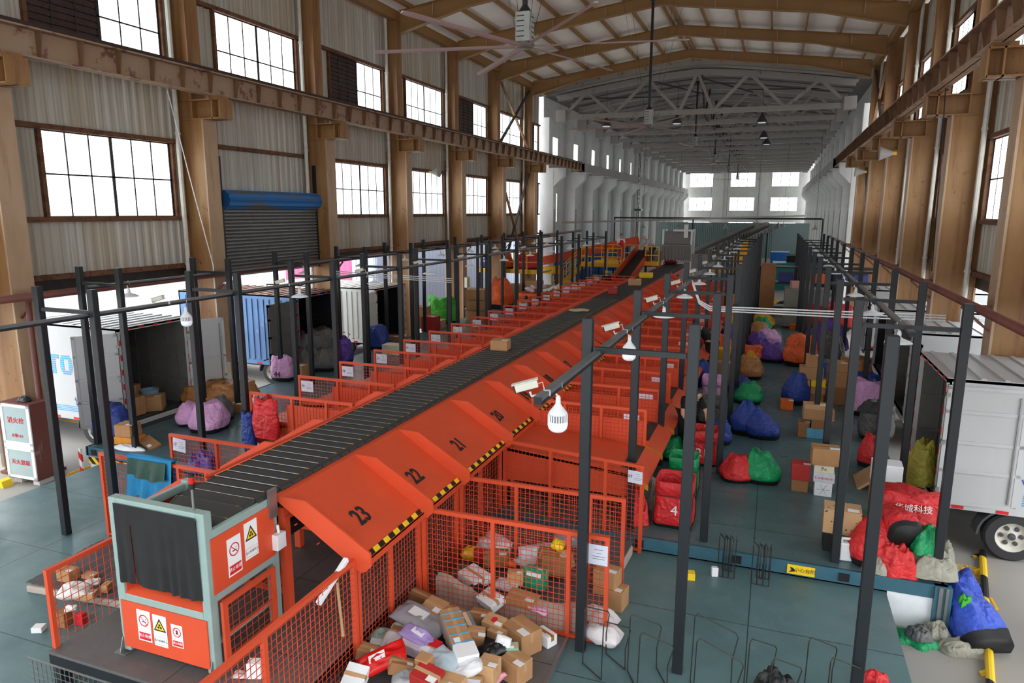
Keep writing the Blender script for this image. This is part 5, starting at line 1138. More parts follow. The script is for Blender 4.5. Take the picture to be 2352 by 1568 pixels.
tag(m.build('wheel_stop', M_HAZB, None, (2.36, 7.6, -0.54)), 'yellow and black wheel stop bar on the yard under the right truck', 'wheel stop')
m = MB(); m.tube([(0, 0, 0), (0, 3.6, 0)], 0.045, 10); 
for k in range(5): m.bar((0, 0.3 + 0.7 * k, 0), (0.08, 0.3 + 0.7 * k, -0.05), 0.04)
tag(m.build('wheel_stop', M_RAILYEL, None, (-11.95, 8.6, -0.54)), 'yellow wheel stop bar beside the left edge of the deck', 'wheel stop')

# left side of the deck
sack('blue sack with white marks at the left deck corner', 'blue', (-11.665, 9.396, 0.000), 0.72, 0.62, 64, mouth=0.7, rz=0, d=0.5)
carton('kraft carton on the upper left of the deck corner pile', (-10.825, 9.014, 0.260), .32, .3, .22, 0.2, M_KRAFT); carton('kraft carton under the top one at the left deck corner', (-11.091, 9.280, 0.130), .3, .26, .14, 0.1, M_KRAFT)
carton('orange carton with white dots at the left deck corner', (-11.086, 9.261, -0.000), .46, .3, .14, 0.1, plain('orange_dot_carton', (226, 148, 48), 0.6), None, False); heap('white sheet spread at the left deck corner', M_WHITEP, (-10.833, 8.991, 0.000), 0.9, 0.3, 0.07, 65); carton('open flat carton leaning beside the white sheet', (-10.613, 9.273, 0.020), .5, .22, .05, -0.4, M_KRAFT2, None, rot=(R(20), R(8), R(-20)))
sack('pink sack with a black seam on the left deck', 'pink', (-10.319, 10.441, 0.000), 0.62, 0.55, 66, mouth=0.6, rz=0.1, lean=(0.05, 0)); sack('pink sack lying behind the seamed pink one', 'pink', (-10.948, 10.603, 0.000), 0.5, 0.42, 67, mouth=0.5, lean=(-0.1, 0)); sack('dark grey bag behind the pink sacks', 'grey', (-10.574, 11.074, 0.000), 0.4, 0.5, 68)
sack('tan sack nearest the second left column', 'tan', (-11.928, 12.004, 0.000), 0.85, 0.42, 69, mouth=0.8, rz=0); sack('second tan sack right of the column', 'tan', (-11.586, 12.216, 0.000), 0.8, 0.45, 70, mouth=0.8, rz=0.5); sack('third tan sack at the right of the tan group', 'tan', (-11.368, 12.504, 0.000), 0.7, 0.42, 71, mouth=0.8)
sack('pink sack marked 44 at the blue container', 'pink', (-11.643, 14.355, 0.000), 0.55, 0.62, 72, mouth=0.85, rz=0.0, d=0.35, mark=('44', M_INK, 0.2, 0.3)); carton('small kraft carton beside the pink sack marked 44', (-11.509, 14.927, 0.000), .3, .3, .3, 0, M_KRAFT)
carton('white foam box at the left fences', (-10.674, 11.989, 0.000), .3, .25, .25, 0, M_WHITE, None, False); carton('brown carton left of the white foam box', (-10.657, 11.629, 0.000), .3, .25, .2, 0, M_KRAFT2)
for i, (px, w, h) in enumerate(((((-11.673, 15.524, 0.000)), .6, .6), (((-11.339, 15.768, 0.000)), .6, .6), (((-12.106, 16.687, 0.000)), 1.1, .95), (((-12.358, 16.333, 0.000)), .6, .85))): sack(('left grey sack at the blue container', 'right grey sack at the blue container', 'big grey sack lying on the other two at the blue container', 'dark grey sack half hidden by the container door')[i], 'grey', px, w, h, 73 + i, mouth=0.5)
sack('purple sack between the blue and white containers', 'purple', (-11.418, 16.700, 0.000), 0.55, 0.7, 78, mouth=0.8, rz=0, d=0.4); sack('deep blue sack in front of the white container', 'blue', (-11.563, 18.864, 0.000), 0.7, 0.72, 79, mouth=0.85, rz=0, d=0.5, mark=('中通快运', M_NAVYINK, 0.1, 0.55))
carton('brown carton right of the deep blue sack', (-11.537, 19.827, 0.000), .6, .4, .25, 0.1, M_KRAFT2); carton('cream crate on the left deck', (-10.675, 18.328, 0.000), .6, .4, .3, 0, plain('cream_print', (222, 214, 190), 0.5), None, False)
for i, (p, w, h, mt) in enumerate(((((-12.169, 22.953, 0.000)), .7, .45, M_KRAFT2), (((-12.169, 22.953, 0.000)[0], (-12.169, 22.953, 0.000)[1], 0.45), .6, .35, M_KRAFT), (((-11.487, 22.396, 0.000)), .55, .55, M_RED), (((-11.611, 23.174, 0.000)), .5, .3, M_KRAFT3))): carton(('bottom brown carton by the white container', 'carton on top of the bottom brown one', 'dark red carton by the white container', 'light carton at the right of the red one')[i], p, w, .5, h, 0.1, mt)
sack('bright green sack between the left posts', 'bright green', (-11.883, 24.172, 0.000), 1.1, 1.0, 80, mouth=0.95, rz=0, d=0.5)
sack('orange sack at the far left column', 'orange', (-11.427, 29.165, 0.000), 1.0, 1.3, 81, mouth=0.5)
for i in range(2): open_bag(('left', 'right')[i] + ' orange bin heaped with parcels near the yellow stairs', 'orange', ((-9.665, 28.382, 0.000)[0] + 1.3 * i, (-9.665, 28.382, 0.000)[1] + 0.4 * i, 0), 1.0, 0.85, 82 + i, frame=False)
for i in range(9): mailer('pale parcel heaped over the orange bins, %s from the left' % ORD[i], ((214, 206, 214), (196, 170, 150), (226, 200, 214), (205, 206, 190))[i % 4], ((-9.665, 28.382, 0.000)[0] - 0.2 + 0.26 * i, (-9.665, 28.382, 0.000)[1] + 0.3, 0.85 + 0.08 * (i % 3)), .5, .4, .16, (0.2 * (i % 3), 0.3, i), 90 + i)
for i in range(4): carton('carton near the yellow stairs, %s of a row' % ORD[i], ((-11.549, 31.799, 0.000)[0] + 0.9 * i - 0.4, (-11.549, 31.799, 0.000)[1] + 1.0, 0.0), .8, .6, .7 + .2 * (i % 2), 0.1 * i, (M_KRAFT, M_KRAFT3)[i % 2])
for i in range(3): carton('carton stacked beside the far left column, %s from the bottom' % ORD[i], ((-10.964, 25.364, 0.000)[0], (-10.964, 25.364, 0.000)[1], 0.42 * i), .7, .6, .40, 0.1 * i, M_KRAFT)
heap('purple wrinkled bag in the bay with notice 17', 'violet blue', (-8.740, 8.612, 0.020), 0.62, 0.5, 0.34, 84)
sack('red bag hanging on the fence with notice 30', 'red', (-7.62, 8.92, 0.62), 0.44, 0.66, 85, mouth=0.85, rz=0, d=0.16, base=False); sack('blue bag hanging beside the red one at notice 30', 'blue', (-7.98, 8.92, 0.4), 0.22, 0.6, 86, mouth=0.9, rz=0, d=0.16, base=False)
c = thing('hanging_cloth', 'blue cloth with a dark green one thrown over the near left fence', 'cloth', (-7.95, 6.6, 0.0)); n = 26
def drape(m, w, z0, z1, yo, amp, sd):
    cols = [(i / n * w, j / 10) for i in range(n + 1) for j in range(11)]; vs = []
    for x, v in cols: vs.append((x, -yo - amp * v * (1 + math.sin(x * 26 + sd + v)) * 0.5 - 0.02, z1 - v * (z1 - z0) * (1 - 0.12 * math.sin(x * 7 + sd))))
    fs = [(i * 11 + j, i * 11 + j + 1, (i + 1) * 11 + j + 1, (i + 1) * 11 + j) for i in range(n) for j in range(10)]; m.add(vs, fs); b = len(vs); m.add([(x, -y if False else 0.03, z) for x, y, z in vs], fs)
m = MB(); drape(m, 0.78, 0.46, 1.08, 0.02, 0.08, 0); m.box(0, 0.78, -0.03, 0.04, 1.055, 1.085); m.build('blue_cloth', plain('cyan_blue_cloth', (22, 120, 168), 0.6, bump=0.3), c, smooth=True)
m = MB(); drape(m, 0.66, 0.80, 1.04, 0.045, 0.05, 2); o = m.build('green_cloth', plain('bottle_green_cloth', (34, 66, 56), 0.5, bump=0.3), c, smooth=True); o.location.x = 0.04

# ------------------------------------------------------------------ mattresses and the parcel bays
M_QUILT = plain('grey_quilted_fabric', (88, 86, 88), 0.85, var=0.1, scale=10); M_QUILTE = plain('pale_mattress_edge', (172, 160, 150), 0.85, var=0.05)
def mattress(label, loc, w, d, h, rz, sag=0.02, seed=0):
    t = thing('mattress', label, 'mattress', loc, rz); n = 46; m = MB(); vs = []
    for i in range(n + 1):
        for j in range(n // 2 + 1):
            u, v = i / n, j / (n // 2); q = 0.008 * (abs(math.sin((u * w + v * d) * 28)) + abs(math.sin((u * w - v * d) * 28))) - sag * math.sin(PI * u) 
            vs.append((u * w, v * d, h + q + 0.03 * noise.noise(Vector((u * 3, v * 2, seed)))))
    m.add(vs, [(i * (n // 2 + 1) + j, (i + 1) * (n // 2 + 1) + j, (i + 1) * (n // 2 + 1) + j + 1, i * (n // 2 + 1) + j + 1) for i in range(n) for j in range(n // 2)]); m.build('quilted_top', M_QUILT, t, smooth=True)
    m = MB(); m.box(0, w, 0, d, 0, h - sag * 0.9 - 0.012); m.build('edge_band', M_QUILTE, t, bevel=0.02); return t
mattress('grey quilted mattress on the floor left of the curtained machine end', (-8.1, 5.15, ZN), 1.75, 1.15, 0.12, 0.1)
mattress('grey mattress lying between the fence with notice 22 and the next', (-3.42, 6.68, ZN), 1.9, 0.82, 0.16, 0.0, 0.05)
mattress('grey mattress in the bay behind, before the step', (-3.3, 7.75, ZN), 1.75, 1.0, 0.18, -0.05, 0.03, 3)
t = thing('folded_mattress', 'mattress edge squeezed upright against the fence with notice 22', 'mattress', (-3.4, 6.63, ZN)); m = MB(); n = 24; vs = []
for i in range(n + 1):
    u = i / n; z = 0.36 - 0.14 * math.sin(u * PI) + 0.02 * math.sin(u * 20)
    for (yy, zz) in ((0, 0.02), (0, z), (0.09, z + 0.02), (0.09, 0.02)): vs.append((u * 1.75, yy + 0.01 * math.sin(u * 30), zz))
m.add(vs, [(i * 4 + a, (i + 1) * 4 + a, (i + 1) * 4 + (a + 1) % 4, i * 4 + (a + 1) % 4) for i in range(n) for a in range(4)] + [(0, 1, 2, 3), (n * 4 + 3, n * 4 + 2, n * 4 + 1, n * 4)]); m.build('edge_band', M_QUILTE, t, smooth=False)
m = MB(); m.box(-3.5, -1.78, 4.6, 6.48, ZN, ZN + 0.06, 0); m.box(-1.80, -1.77, 4.6, 6.48, ZN, ZN + 0.062, 1)
tag(m.build('collecting_mat', [M_GREYPL, M_STEEL]), 'grey floor plate with bright edge under the foreground parcels', 'plate', kind='structure')

def tilt(a, b, c): return (R(a), R(b), R(c))
zb = -0.13
C1 = [ # foreground heap: kind, label, position, size, rotation
 ('c', 'long flat kraft carton at the back of the foreground heap', (-3.215, 6.282, 0.000), (.72, .13, .1), tilt(0, 4, -12), M_KRAFT2),
 ('c', 'kraft carton with large label on the flat long one', (-3.101, 6.087, 0.050), (.26, .2, .17), tilt(18, 0, -18), M_KRAFT),
 ('m', 'shiny grey mailer at the back left of the foreground heap', (-3.192, 5.857, 0.080), (.62, .34, .12), tilt(6, 8, -10), (150, 150, 156)),
 ('m', 'small white bag under the shiny grey mailer', (-3.327, 5.773, 0.000), (.3, .2, .1), tilt(0, 0, 10), (206, 202, 200)),
 ('c', 'dark grey tilted box in the foreground heap', (-2.754, 5.991, 0.000), (.24, .12, .26), tilt(10, 38, -30), plain('dark_grey_box', (96, 100, 108), 0.4)),
 ('c', 'brown carton at the back middle of the foreground heap', (-2.677, 6.236, -0.050), (.22, .18, .15), tilt(0, 0, 5), M_KRAFT2),
 ('c', 'fruit carton with green and red print in the foreground heap', (-2.481, 6.160, 0.020), (.22, .17, .1), tilt(8, 4, -8), M_KRAFT3),
 ('c', 'plain kraft carton, largest of the foreground heap', (-2.181, 6.161, -0.140), (.34, .27, .25), tilt(0, 0, -32), M_KRAFT),
 ('c', 'white foam box with brown tape at the right of the foreground heap', (-1.980, 6.332, -0.140), (.22, .14, .12), tilt(0, 0, -28), M_WHITE),
 ('c', 'small carton behind the largest kraft carton', (-2.405, 6.043, 0.000), (.18, .12, .08), tilt(0, 0, -12), M_KRAFT3),
 ('c', 'long kraft carton bound with blue straps across the foreground heap', (-2.644, 5.607, 0.100), (.72, .2, .19), tilt(0, 6, -50), M_KRAFT),
 ('m', 'lilac mailer in the middle of the foreground heap', (-3.020, 5.506, 0.140), (.42, .2, .1), tilt(4, 10, -14), (160, 138, 196)),
 ('c', 'printed noodle carton with green and red corners', (-2.962, 5.446, 0.060), (.4, .2, .13), tilt(6, 0, -10), plain('noodle_print', (206, 196, 206), 0.5)),
 ('m', 'pale blue mailer in the front of the foreground heap', (-2.638, 5.267, 0.120), (.38, .32, .08), tilt(14, 4, -26), (186, 204, 216)),
 ('m', 'red bag with white mark in the foreground heap', (-3.195, 5.124, 0.120), (.5, .24, .1), tilt(20, -22, 32), (196, 22, 20)),
 ('c', 'white box with red print at the lower left of the heap', (-3.356, 4.939, 0.040), (.22, .2, .08), tilt(36, 0, 0), M_WHITEP),
 ('c', 'kraft carton with label at the left fence of the heap', (-3.482, 5.285, -0.020), (.2, .14, .13), tilt(0, 14, 14), M_KRAFT),
 ('c', 'kraft carton with barcode label below the red bag', (-2.988, 5.070, 0.100), (.24, .13, .12), tilt(0, 20, 34), M_KRAFT2),
 ('c', 'small taped carton left of the pale blue mailer', (-2.761, 5.153, 0.120), (.14, .12, .16), tilt(8, 0, -8), M_KRAFT),
 ('c', 'brick red carton at the bottom edge of the heap', (-2.673, 5.017, 0.120), (.26, .2, .12), tilt(10, 6, -8), M_RED),
 ('m', 'white mailer at the front of the heap', (-2.384, 5.272, 0.100), (.32, .16, .1), tilt(0, -20, 28), (220, 220, 224)),
 ('c', 'open kraft carton at the bottom edge of the heap', (-2.235, 5.396, 0.000), (.18, .2, .2), tilt(0, 0, -2), M_KRAFT3),
 ('c', 'kraft carton at the front right of the heap', (-2.065, 5.676, -0.130), (.24, .22, .22), tilt(0, 0, -22), M_KRAFT),
 ('c', 'mint green printed carton right of the strapped carton', (-2.214, 5.795, -0.020), (.24, .1, .14), tilt(10, 0, 26), plain('mint_print', (128, 176, 152), 0.5)),
 ('m', 'upright white mailer beside the mint carton', (-2.269, 5.769, 0.050), (.16, .3, .08), tilt(60, 20, 20), (226, 226, 230)),
 ('m', 'black plastic bag under the upright white mailer', (-2.324, 5.724, -0.020), (.3, .2, .16), tilt(0, 0, 40), (28, 28, 30)),
 ('m', 'grey mailer at the bottom of the heap', (-2.875, 5.027, 0.060), (.3, .24, .1), tilt(10, 0, 20), (150, 156, 160)),
 ('c', 'torn kraft carton at the bottom edge centre', (-2.465, 5.017, 0.140), (.3, .2, .06), tilt(10, -8, -12), M_KRAFT3),
 ('m', 'pale grey mailer standing at the left of the heap', (-3.304, 5.436, 0.050), (.2, .3, .06), tilt(40, 0, -10), (190, 180, 184)),
 ('c', 'kraft carton half buried behind the lilac mailer', (-3.253, 5.595, 0.000), (.3, .2, .12), tilt(0, 10, 10), M_KRAFT2),
 ('c', 'open kraft flap carton in the middle of the heap', (-2.568, 5.837, 0.050), (.18, .16, .12), tilt(10, 10, 20), M_KRAFT),
 ('m', 'pink soft parcel at the bottom edge', (-2.157, 5.485, -0.050), (.16, .08, .06), tilt(0, -20, 50), (214, 140, 160)),
 ('m', 'dark blue mailer under the pale blue one', (-2.530, 5.291, 0.050), (.34, .22, .07), tilt(10, 0, -20), (24, 30, 60)),
 ('m', 'pale blue mailer under the mint carton', (-2.164, 5.983, -0.130), (.18, .14, .05), tilt(0, 0, -40), (184, 200, 214)),
 ('m', 'greenish mailer by the left fence of the heap', (-3.484, 5.586, 0.000), (.24, .2, .1), tilt(10, 0, 0), (140, 156, 144)),
 ('m', 'black bag filling the left of the heap', (-3.420, 5.490, -0.080), (.6, .5, .14), tilt(0, 0, 20), (24, 24, 26)),
 ('m', 'black bag filling the middle of the heap', (-2.836, 5.492, -0.080), (.7, .6, .16), tilt(0, 0, -30), (30, 30, 34)),
 ('m', 'dark bag at the back of the heap', (-2.820, 6.179, -0.120), (.5, .4, .12), tilt(0, 0, 0), (48, 56, 66)),
 ('c', 'carton buried at the front of the heap', (-2.424, 5.202, -0.050), (.4, .3, .16), tilt(0, 0, 14), M_KRAFT),
 # bay behind notice 22
 ('c', 'white soft box on the grey mattress behind notice 22', (-3.033, 6.932, 0.020), (.34, .24, .12), tilt(8, 0, -30), M_WHITEP),
 ('m', 'black garment bag beside the white soft box', (-2.909, 6.744, 0.020), (.22, .12, .08), tilt(0, 0, -30), (26, 24, 26)),
 ('c', 'white carton leaning on the mattress edge', (-2.690, 6.602, 0.000), (.28, .2, .1), tilt(18, 0, -30), M_WHITEP),
 ('m', 'translucent white bag under the labelled carton', (-2.647, 6.924, 0.020), (.3, .2, .08), tilt(0, 0, -10), (200, 196, 204)),
 ('c', 'labelled kraft carton standing beside the green one', (-2.553, 6.987, 0.060), (.18, .12, .16), tilt(0, 0, 14), M_KRAFT3),
 ('c', 'green printed snack carton behind notice 22', (-2.348, 7.075, 0.000), (.26, .14, .24), tilt(-12, 0, -6), plain('green_snack_print', (28, 140, 104), 0.5)),
 ('c', 'wide kraft carton lying behind notice 22', (-2.372, 6.722, 0.000), (.34, .22, .1), tilt(0, 6, 0), M_KRAFT),
 ('m', 'white and magenta envelope near the mattress edge', (-2.149, 6.634, 0.020), (.24, .14, .03), tilt(0, 8, -12), (216, 170, 206)),
 ('c', 'brown carton bottom centre of the back bay pile', (-2.282, 7.488, 0.020), (.36, .26, .24), tilt(0, 14, 30), M_KRAFT2),
 ('c', 'kraft carton with yellow label in the back bay', (-2.114, 7.569, 0.040), (.2, .16, .22), tilt(0, -24, -30), M_KRAFT),
 ('m', 'tall shiny white sack at the left of the back bay', (-3.032, 7.771, 0.020), (.5, .34, .2), tilt(58, 0, -30), (214, 212, 220)),
 ('m', 'second shiny white sack in the back bay', (-2.515, 7.685, 0.050), (.54, .3, .2), tilt(50, 0, 36), (206, 204, 214)),
 ('m', 'grey white sack under the tall shiny one', (-3.131, 7.658, 0.020), (.4, .3, .16), tilt(20, 0, 0), (190, 186, 194)),
 ('m', 'wrinkled silver mailer before the shiny sacks', (-2.606, 7.455, 0.020), (.34, .12, .08), tilt(0, 0, -20), (190, 192, 200)),
 ('m', 'yellow bag at the left of the back bay', (-3.325, 7.414, 0.020), (.22, .16, .14), tilt(0, 0, 20), (206, 158, 24)),
 ('c', 'red printed carton at the left of the back bay', (-3.190, 7.430, 0.020), (.14, .1, .14), tilt(10, 0, 20), M_RED),
 ('c', 'brown carton under the shiny sacks', (-2.971, 7.436, 0.000), (.3, .2, .16), tilt(0, 0, 20), M_KRAFT2),
 ('m', 'orange bag among the cartons of the back bay', (-2.790, 7.447, 0.000), (.2, .14, .08), tilt(0, 0, 0), (214, 90, 30)),
 ('m', 'yellow helmet-like pouch on the kraft cartons', (-2.226, 7.598, 0.250), (.16, .16, .12), tilt(0, 0, 0), (236, 206, 20)),
 ('c', 'blue and white flat box at the back of the bay', (-2.315, 8.262, 0.020), (.3, .16, .08), tilt(0, 8, 10), plain('sky_blue_print', (90, 160, 190), 0.6)),
 ('m', 'long white foam bag at the right of the mattress', (-1.525, 6.822, -0.160), (.42, .3, .2), tilt(0, 0, -20), (206, 196, 196)),
 ('m', 'second white foam bag beyond the fence end', (-1.417, 6.570, -0.160), (.4, .26, .2), tilt(0, 0, -10), (210, 202, 204)),
 # left mattress
 ('c', 'kraft carton with torn paper on the left mattress', (-7.683, 5.388, -0.070), (.2, .15, .14), tilt(0, 0, 5), M_KRAFT),
 ('m', 'white bag lying on the left mattress', (-7.259, 5.136, -0.070), (.34, .22, .14), tilt(0, 0, 30), (220, 216, 212)),
 ('c', 'flat kraft carton at the front of the left mattress', (-7.112, 5.172, -0.070), (.2, .13, .07), tilt(0, 0, 24), M_KRAFT3),
 ('c', 'small kraft carton at the back of the left mattress', (-7.485, 5.517, -0.070), (.16, .11, .05), tilt(0, 6, 16), M_KRAFT3),
 ('m', 'white paper parcel on the left mattress', (-7.325, 5.417, -0.070), (.18, .1, .05), tilt(0, 0, 30), (224, 222, 222)),
 ('c', 'small cream carton at the right of the left mattress', (-7.034, 5.372, -0.070), (.08, .12, .09), tilt(0, 0, 20), M_KRAFT3),
 ('c', 'brown yellow carton on the floor by the left fence', (-7.061, 4.832, -0.200), (.15, .12, .17), tilt(0, 0, 10), M_KRAFT2),
 ('c', 'small red carton on the floor by the left fence', (-6.901, 4.919, -0.200), (.11, .07, .13), tilt(0, 0, 5), M_REDINK),
 ('c', 'tiny white carton alone on the left floor', (-7.209, 4.663, -0.200), (.11, .1, .06), tilt(0, 0, 24), M_LABEL),
 ('m', 'torn white paper on the carton by the left fence', (-6.988, 4.884, -0.020), (.12, .08, .02), tilt(20, 0, 40), (226, 224, 224)),
 ('c', 'white foam block on the grey plinth beside the fence', (-4.095, 4.452, 0.200), (.13, .1, .15), tilt(0, 0, 20), M_WHITE),
 ('m', 'crumpled paper beside the white foam block', (-4.211, 4.408, 0.200), (.16, .1, .02), tilt(0, 0, 15), (196, 180, 180)),
]
for i, (kd, lb, p, s, r, mt) in enumerate(C1):
    if kd == 'c':
        o = carton(lb, p, s[0], s[1], s[2], 0, mt, (M_TAPE2 if mt is M_WHITE else M_TAPE) if s[0] > 0.17 else None, s[0] > 0.15, rot=r)
        if 'blue straps' in lb:
            for x in (-.28, -.18, -.08, .04, .16, .27): q = MB(); q.box(x - .006, x + .006, -.103, .103, -.002, .194); q.build('blue_strap', M_BLUEINK, o)
            q = MB(); q.box(.18, .362, -.104, .104, .02, .197); q.build('white_tape_patch', M_LABEL, o)
        if 'noodle' in lb:
            q = MB(); q.box(-.2, -.04, .0, .101, .08, .1325); q.build('green_corner', M_GREENP, o) if 'M_GREENP' in globals() else q.build('green_corner', cloth_mat(BAGC['bright green']), o)
            q = MB(); q.box(.06, .201, .0, .101, .06, .1325); q.build('red_corner', M_REDINK, o)
        if 'fruit' in lb: q = MB(); q.lathe([(.04, .101), (0, .102)], (0, 0, 0), 12); q.build('fruit_print', M_REDINK, o)
        if 'green printed snack' in lb: q = MB(); q.box(-.09, .09, -.073, -.0705, .15, .2); q.build('snack_logo', M_LABEL, o)
    else: mailer(lb, mt, p, s[0], s[1], s[2], r, i, lab=(s[0] > .4))
# squeegee leaning over the fence
t = thing('floor_brush', 'white T-shaped floor squeegee hooked over the front fence', 'squeegee', (-3.560, 4.909, 0.942), rot=(0, 0, 0))
m = MB(); m.cbox((0, 0.0, 0.05), (0.05, 0.5, 0.05), 0, Matrix.Rotation(R(24), 3, 'X')); m.build('brush_head', M_WHITEP, t, bevel=0.01); m = MB(); m.tube([(0.03, 0.02, 0.03), (0.07, 0.02, -0.50)], 0.014, 8); m.build('brush_handle', M_WOOD, t)
# ------------------------------------------------------------------ box trucks
M_TRUCKW = worn('truck_white_paint', (186, 188, 190), (150, 148, 142), 0.68, 2.0, 0.4, (1, 1, 1), (172, 173, 174)); M_TRUCKIN = plain('truck_inner_grey', (92, 90, 88), 0.6, var=0.12)
M_CONTB = worn('container_blue_paint', (92, 132, 176), (130, 156, 182), 0.6, 1.2, 0.45, (1, 1, 2), (70, 80, 130)); M_CONTW = worn('container_white_paint', (206, 206, 200), (146, 110, 80), 0.66, 2.4, 0.5, (1, 1, 1), (180, 180, 172))
M_TYRE = plain('tyre_rubber', (52, 52, 54), 0.8, var=0.1); M_CHASSIS = plain('chassis_grey', (70, 72, 76), 0.6, var=0.15); M_CABBLUE = plain('cab_blue_paint', (70, 160, 222), 0.3, var=0.03)
M_TRUSTRUST = worn('rusty_container_roof', (120, 84, 64), (90, 60, 44), 0.5, 2, 0.7)
def wheel(t, x, y, z, r=0.33):
    w = MB(); w.lathe([(r * .6, -.1), (r * .92, -.1), (r, -.06), (r, .06), (r * .92, .1), (r * .6, .1)], (0, 0, 0), 32, 0, 'Y', False); o = w.build('wheel', M_TYRE, t, (x, y, z), smooth=False)
    q = MB(); q.lathe([(0, -.05), (r * .18, -.05), (r * .22, -.02), (r * .45, -.01), (r * .55, -.06), (r * .62, -.1), (r * .62, .1), (0, .1)], (0, 0, 0), 28, 0, 'Y'); rm = q.build('wheel_rim', M_OFFW, o, smooth=True)
    q = MB()
    for k in range(6): a = k * PI / 3; q.lathe([(0.0, -.045), (r * .085, -.04), (r * .085, -.0)], (r * .34 * math.cos(a), 0, r * .34 * math.sin(a)), 10, 0, 'Y')
    q.lathe([(0, -.09), (r * .13, -.08), (r * .16, -.02)], (0, 0, 0), 12, 0, 'Y'); q.build('wheel_hub', M_CHASSIS, o)
def truck(name, label, x, y0, y1, z0, z1, L, s, body, style, door, roofm=None, wheels=(), wr=0.33, cab=None, door2=None, inner=None):
    """rear face at x, box reaching s*L away; door: (angle_deg, length) of the near leaf"""
    t = thing(name, label, 'truck', (x, y0, ZG)); W = y1 - y0; a, b = z0 - ZG, z1 - ZG; X = lambda v: s * v; e = 0.04; ins = inner or M_TRUCKIN
    def bx(m, xa, xb, *r): xa, xb = sorted((X(xa), X(xb))); m.box(xa, xb, *r)
    m = MB(); bx(m, 0, L, 0, e / 2, a, b); bx(m, 0, L, W - e / 2, W, a, b); bx(m, L - e, L, 0, W, a, b); m.build('box_wall', body, t)
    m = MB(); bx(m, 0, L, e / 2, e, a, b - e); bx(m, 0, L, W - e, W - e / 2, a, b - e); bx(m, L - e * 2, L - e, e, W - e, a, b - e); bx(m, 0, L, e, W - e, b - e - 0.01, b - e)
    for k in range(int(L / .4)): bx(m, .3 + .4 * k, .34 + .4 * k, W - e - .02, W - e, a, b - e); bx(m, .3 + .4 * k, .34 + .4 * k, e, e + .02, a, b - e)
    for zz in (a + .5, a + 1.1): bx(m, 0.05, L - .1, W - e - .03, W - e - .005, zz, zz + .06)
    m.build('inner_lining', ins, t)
    m = MB(); bx(m, -0.03, L, 0, W, b - e, b + 0.01)
    for k in range(int(L / .28)): bx(m, .1 + .28 * k, .16 + .28 * k, 0.02, W - .02, b + .01, b + .03)
    m.build('roof', roofm or body, t)
    m = MB(); bx(m, -.02, L, 0, W, a - .06, a); m.build('load_floor', M_CHASSIS, t)
    if style == 'rib':
        m = MB()
        for k in range(int((L - .2) / .2)): bx(m, .12 + .2 * k, .22 + .2 * k, -.028, 0, a + .1, b - .12)
        m.build('side_ribs', body, t)
    m = MB(); bx(m, -.03, .03, 0, .05, a, b); bx(m, -.03, .03, W - .05, W, a, b); bx(m, -.03, .03, 0, W, b - .06, b); bx(m, -.03, .03, 0, W, a - .1, a); bx(m, 0, L, -.012, 0, a - .05, a + .05); m.build('rear_frame', body, t)
    m = MB()
    for k in range(6): bx(m, -.036, -.03, .01, .045, a + .12 + k * .3, a + .24 + k * .3); bx(m, -.036, -.03, W - .045, W - .01, a + .12 + k * .3, a + .24 + k * .3)
    for k in range(5): bx(m, -.036, -.03, .15 + k * W / 5, .28 + k * W / 5, b - .05, b - .015)
    for k in range(int(L / .55)): bx(m, .2 + .55 * k, .35 + .55 * k, -.02, -.012, a - .04, a + .005)
    m.build('reflector', M_REDINK, t)
    for yy, dr in ((0, door), (W, door2)):
        if not dr: continue
        ang, ln = dr; dm = MB(); dm.box(0, ln, -.015, .015, a + .02, b - .08, 0); 
        for zz in [a + .02, b - .14] + [a + (b - a) * f for f in (.27, .5, .74)]: dm.box(0, ln, .015, .035, zz, zz + .05, 0); dm.box(0, ln, -.035, -.015, zz, zz + .05, 0)
        for xx in (0, ln - .06): dm.box(xx, xx + .06, -.035, .035, a + .02, b - .08, 0)
        o = dm.build('rear_door', M_TRUCKIN if body is M_CONTB else body, t, (X(-.02), yy - .02, 0), rz=R(ang)); q = MB()
        for k in range(3): q.box(-.02, .03, -.05, .05, a + .2 + .7 * k, a + .26 + .7 * k)
        q.each('door_hinge', M_STEEL, o); q = MB(); q.box(ln - .12, ln - .1, -.05, -.035, a + .1, b - .2); q.build('lock_rod', M_STEEL, o)
    m = MB(); bx(m, .2, L + 1.2, W * .22, W * .32, a - .2, a - .06); bx(m, .2, L + 1.2, W * .68, W * .78, a - .2, a - .06); bx(m, .05, .1, .1, W - .1, a - .24, a - .14); m.build('chassis_beam', M_CHASSIS, t)
    for wx in wheels:
        wheel(t, X(wx), .12, wr, wr); wheel(t, X(wx), W - .12, wr, wr)
        m = MB(); n_ = 12; m.prism([(X(wx) + (wr + .07) * math.cos(PI * k / n_), wr + (wr + .07) * math.sin(PI * k / n_) * .95) for k in range(n_ + 1)] + [(X(wx) + (wr + .1) * math.cos(PI * k / n_), wr + (wr + .1) * math.sin(PI * k / n_) * .95) for k in range(n_, -1, -1)], .0, .26, 'XZ'); m.build('mudguard', M_CHASSIS, t)
    if cab:
        m = MB(); m.prism([(X(L + .1), .35), (X(L + .1), b - .15), (X(L + .9), b - .15), (X(L + 1.45), a + .75), (X(L + 1.5), .35)], .05, W - .05, 'XZ'); m.build('cab', cab, t, bevel=.05)
        m = MB(); m.prism([(X(L + .35), a + .8), (X(L + .35), b - .35), (X(L + .85), b - .35), (X(L + 1.2), a + .8)], .035, .05, 'XZ'); m.build('cab_window', M_BLACK, t)
    return t
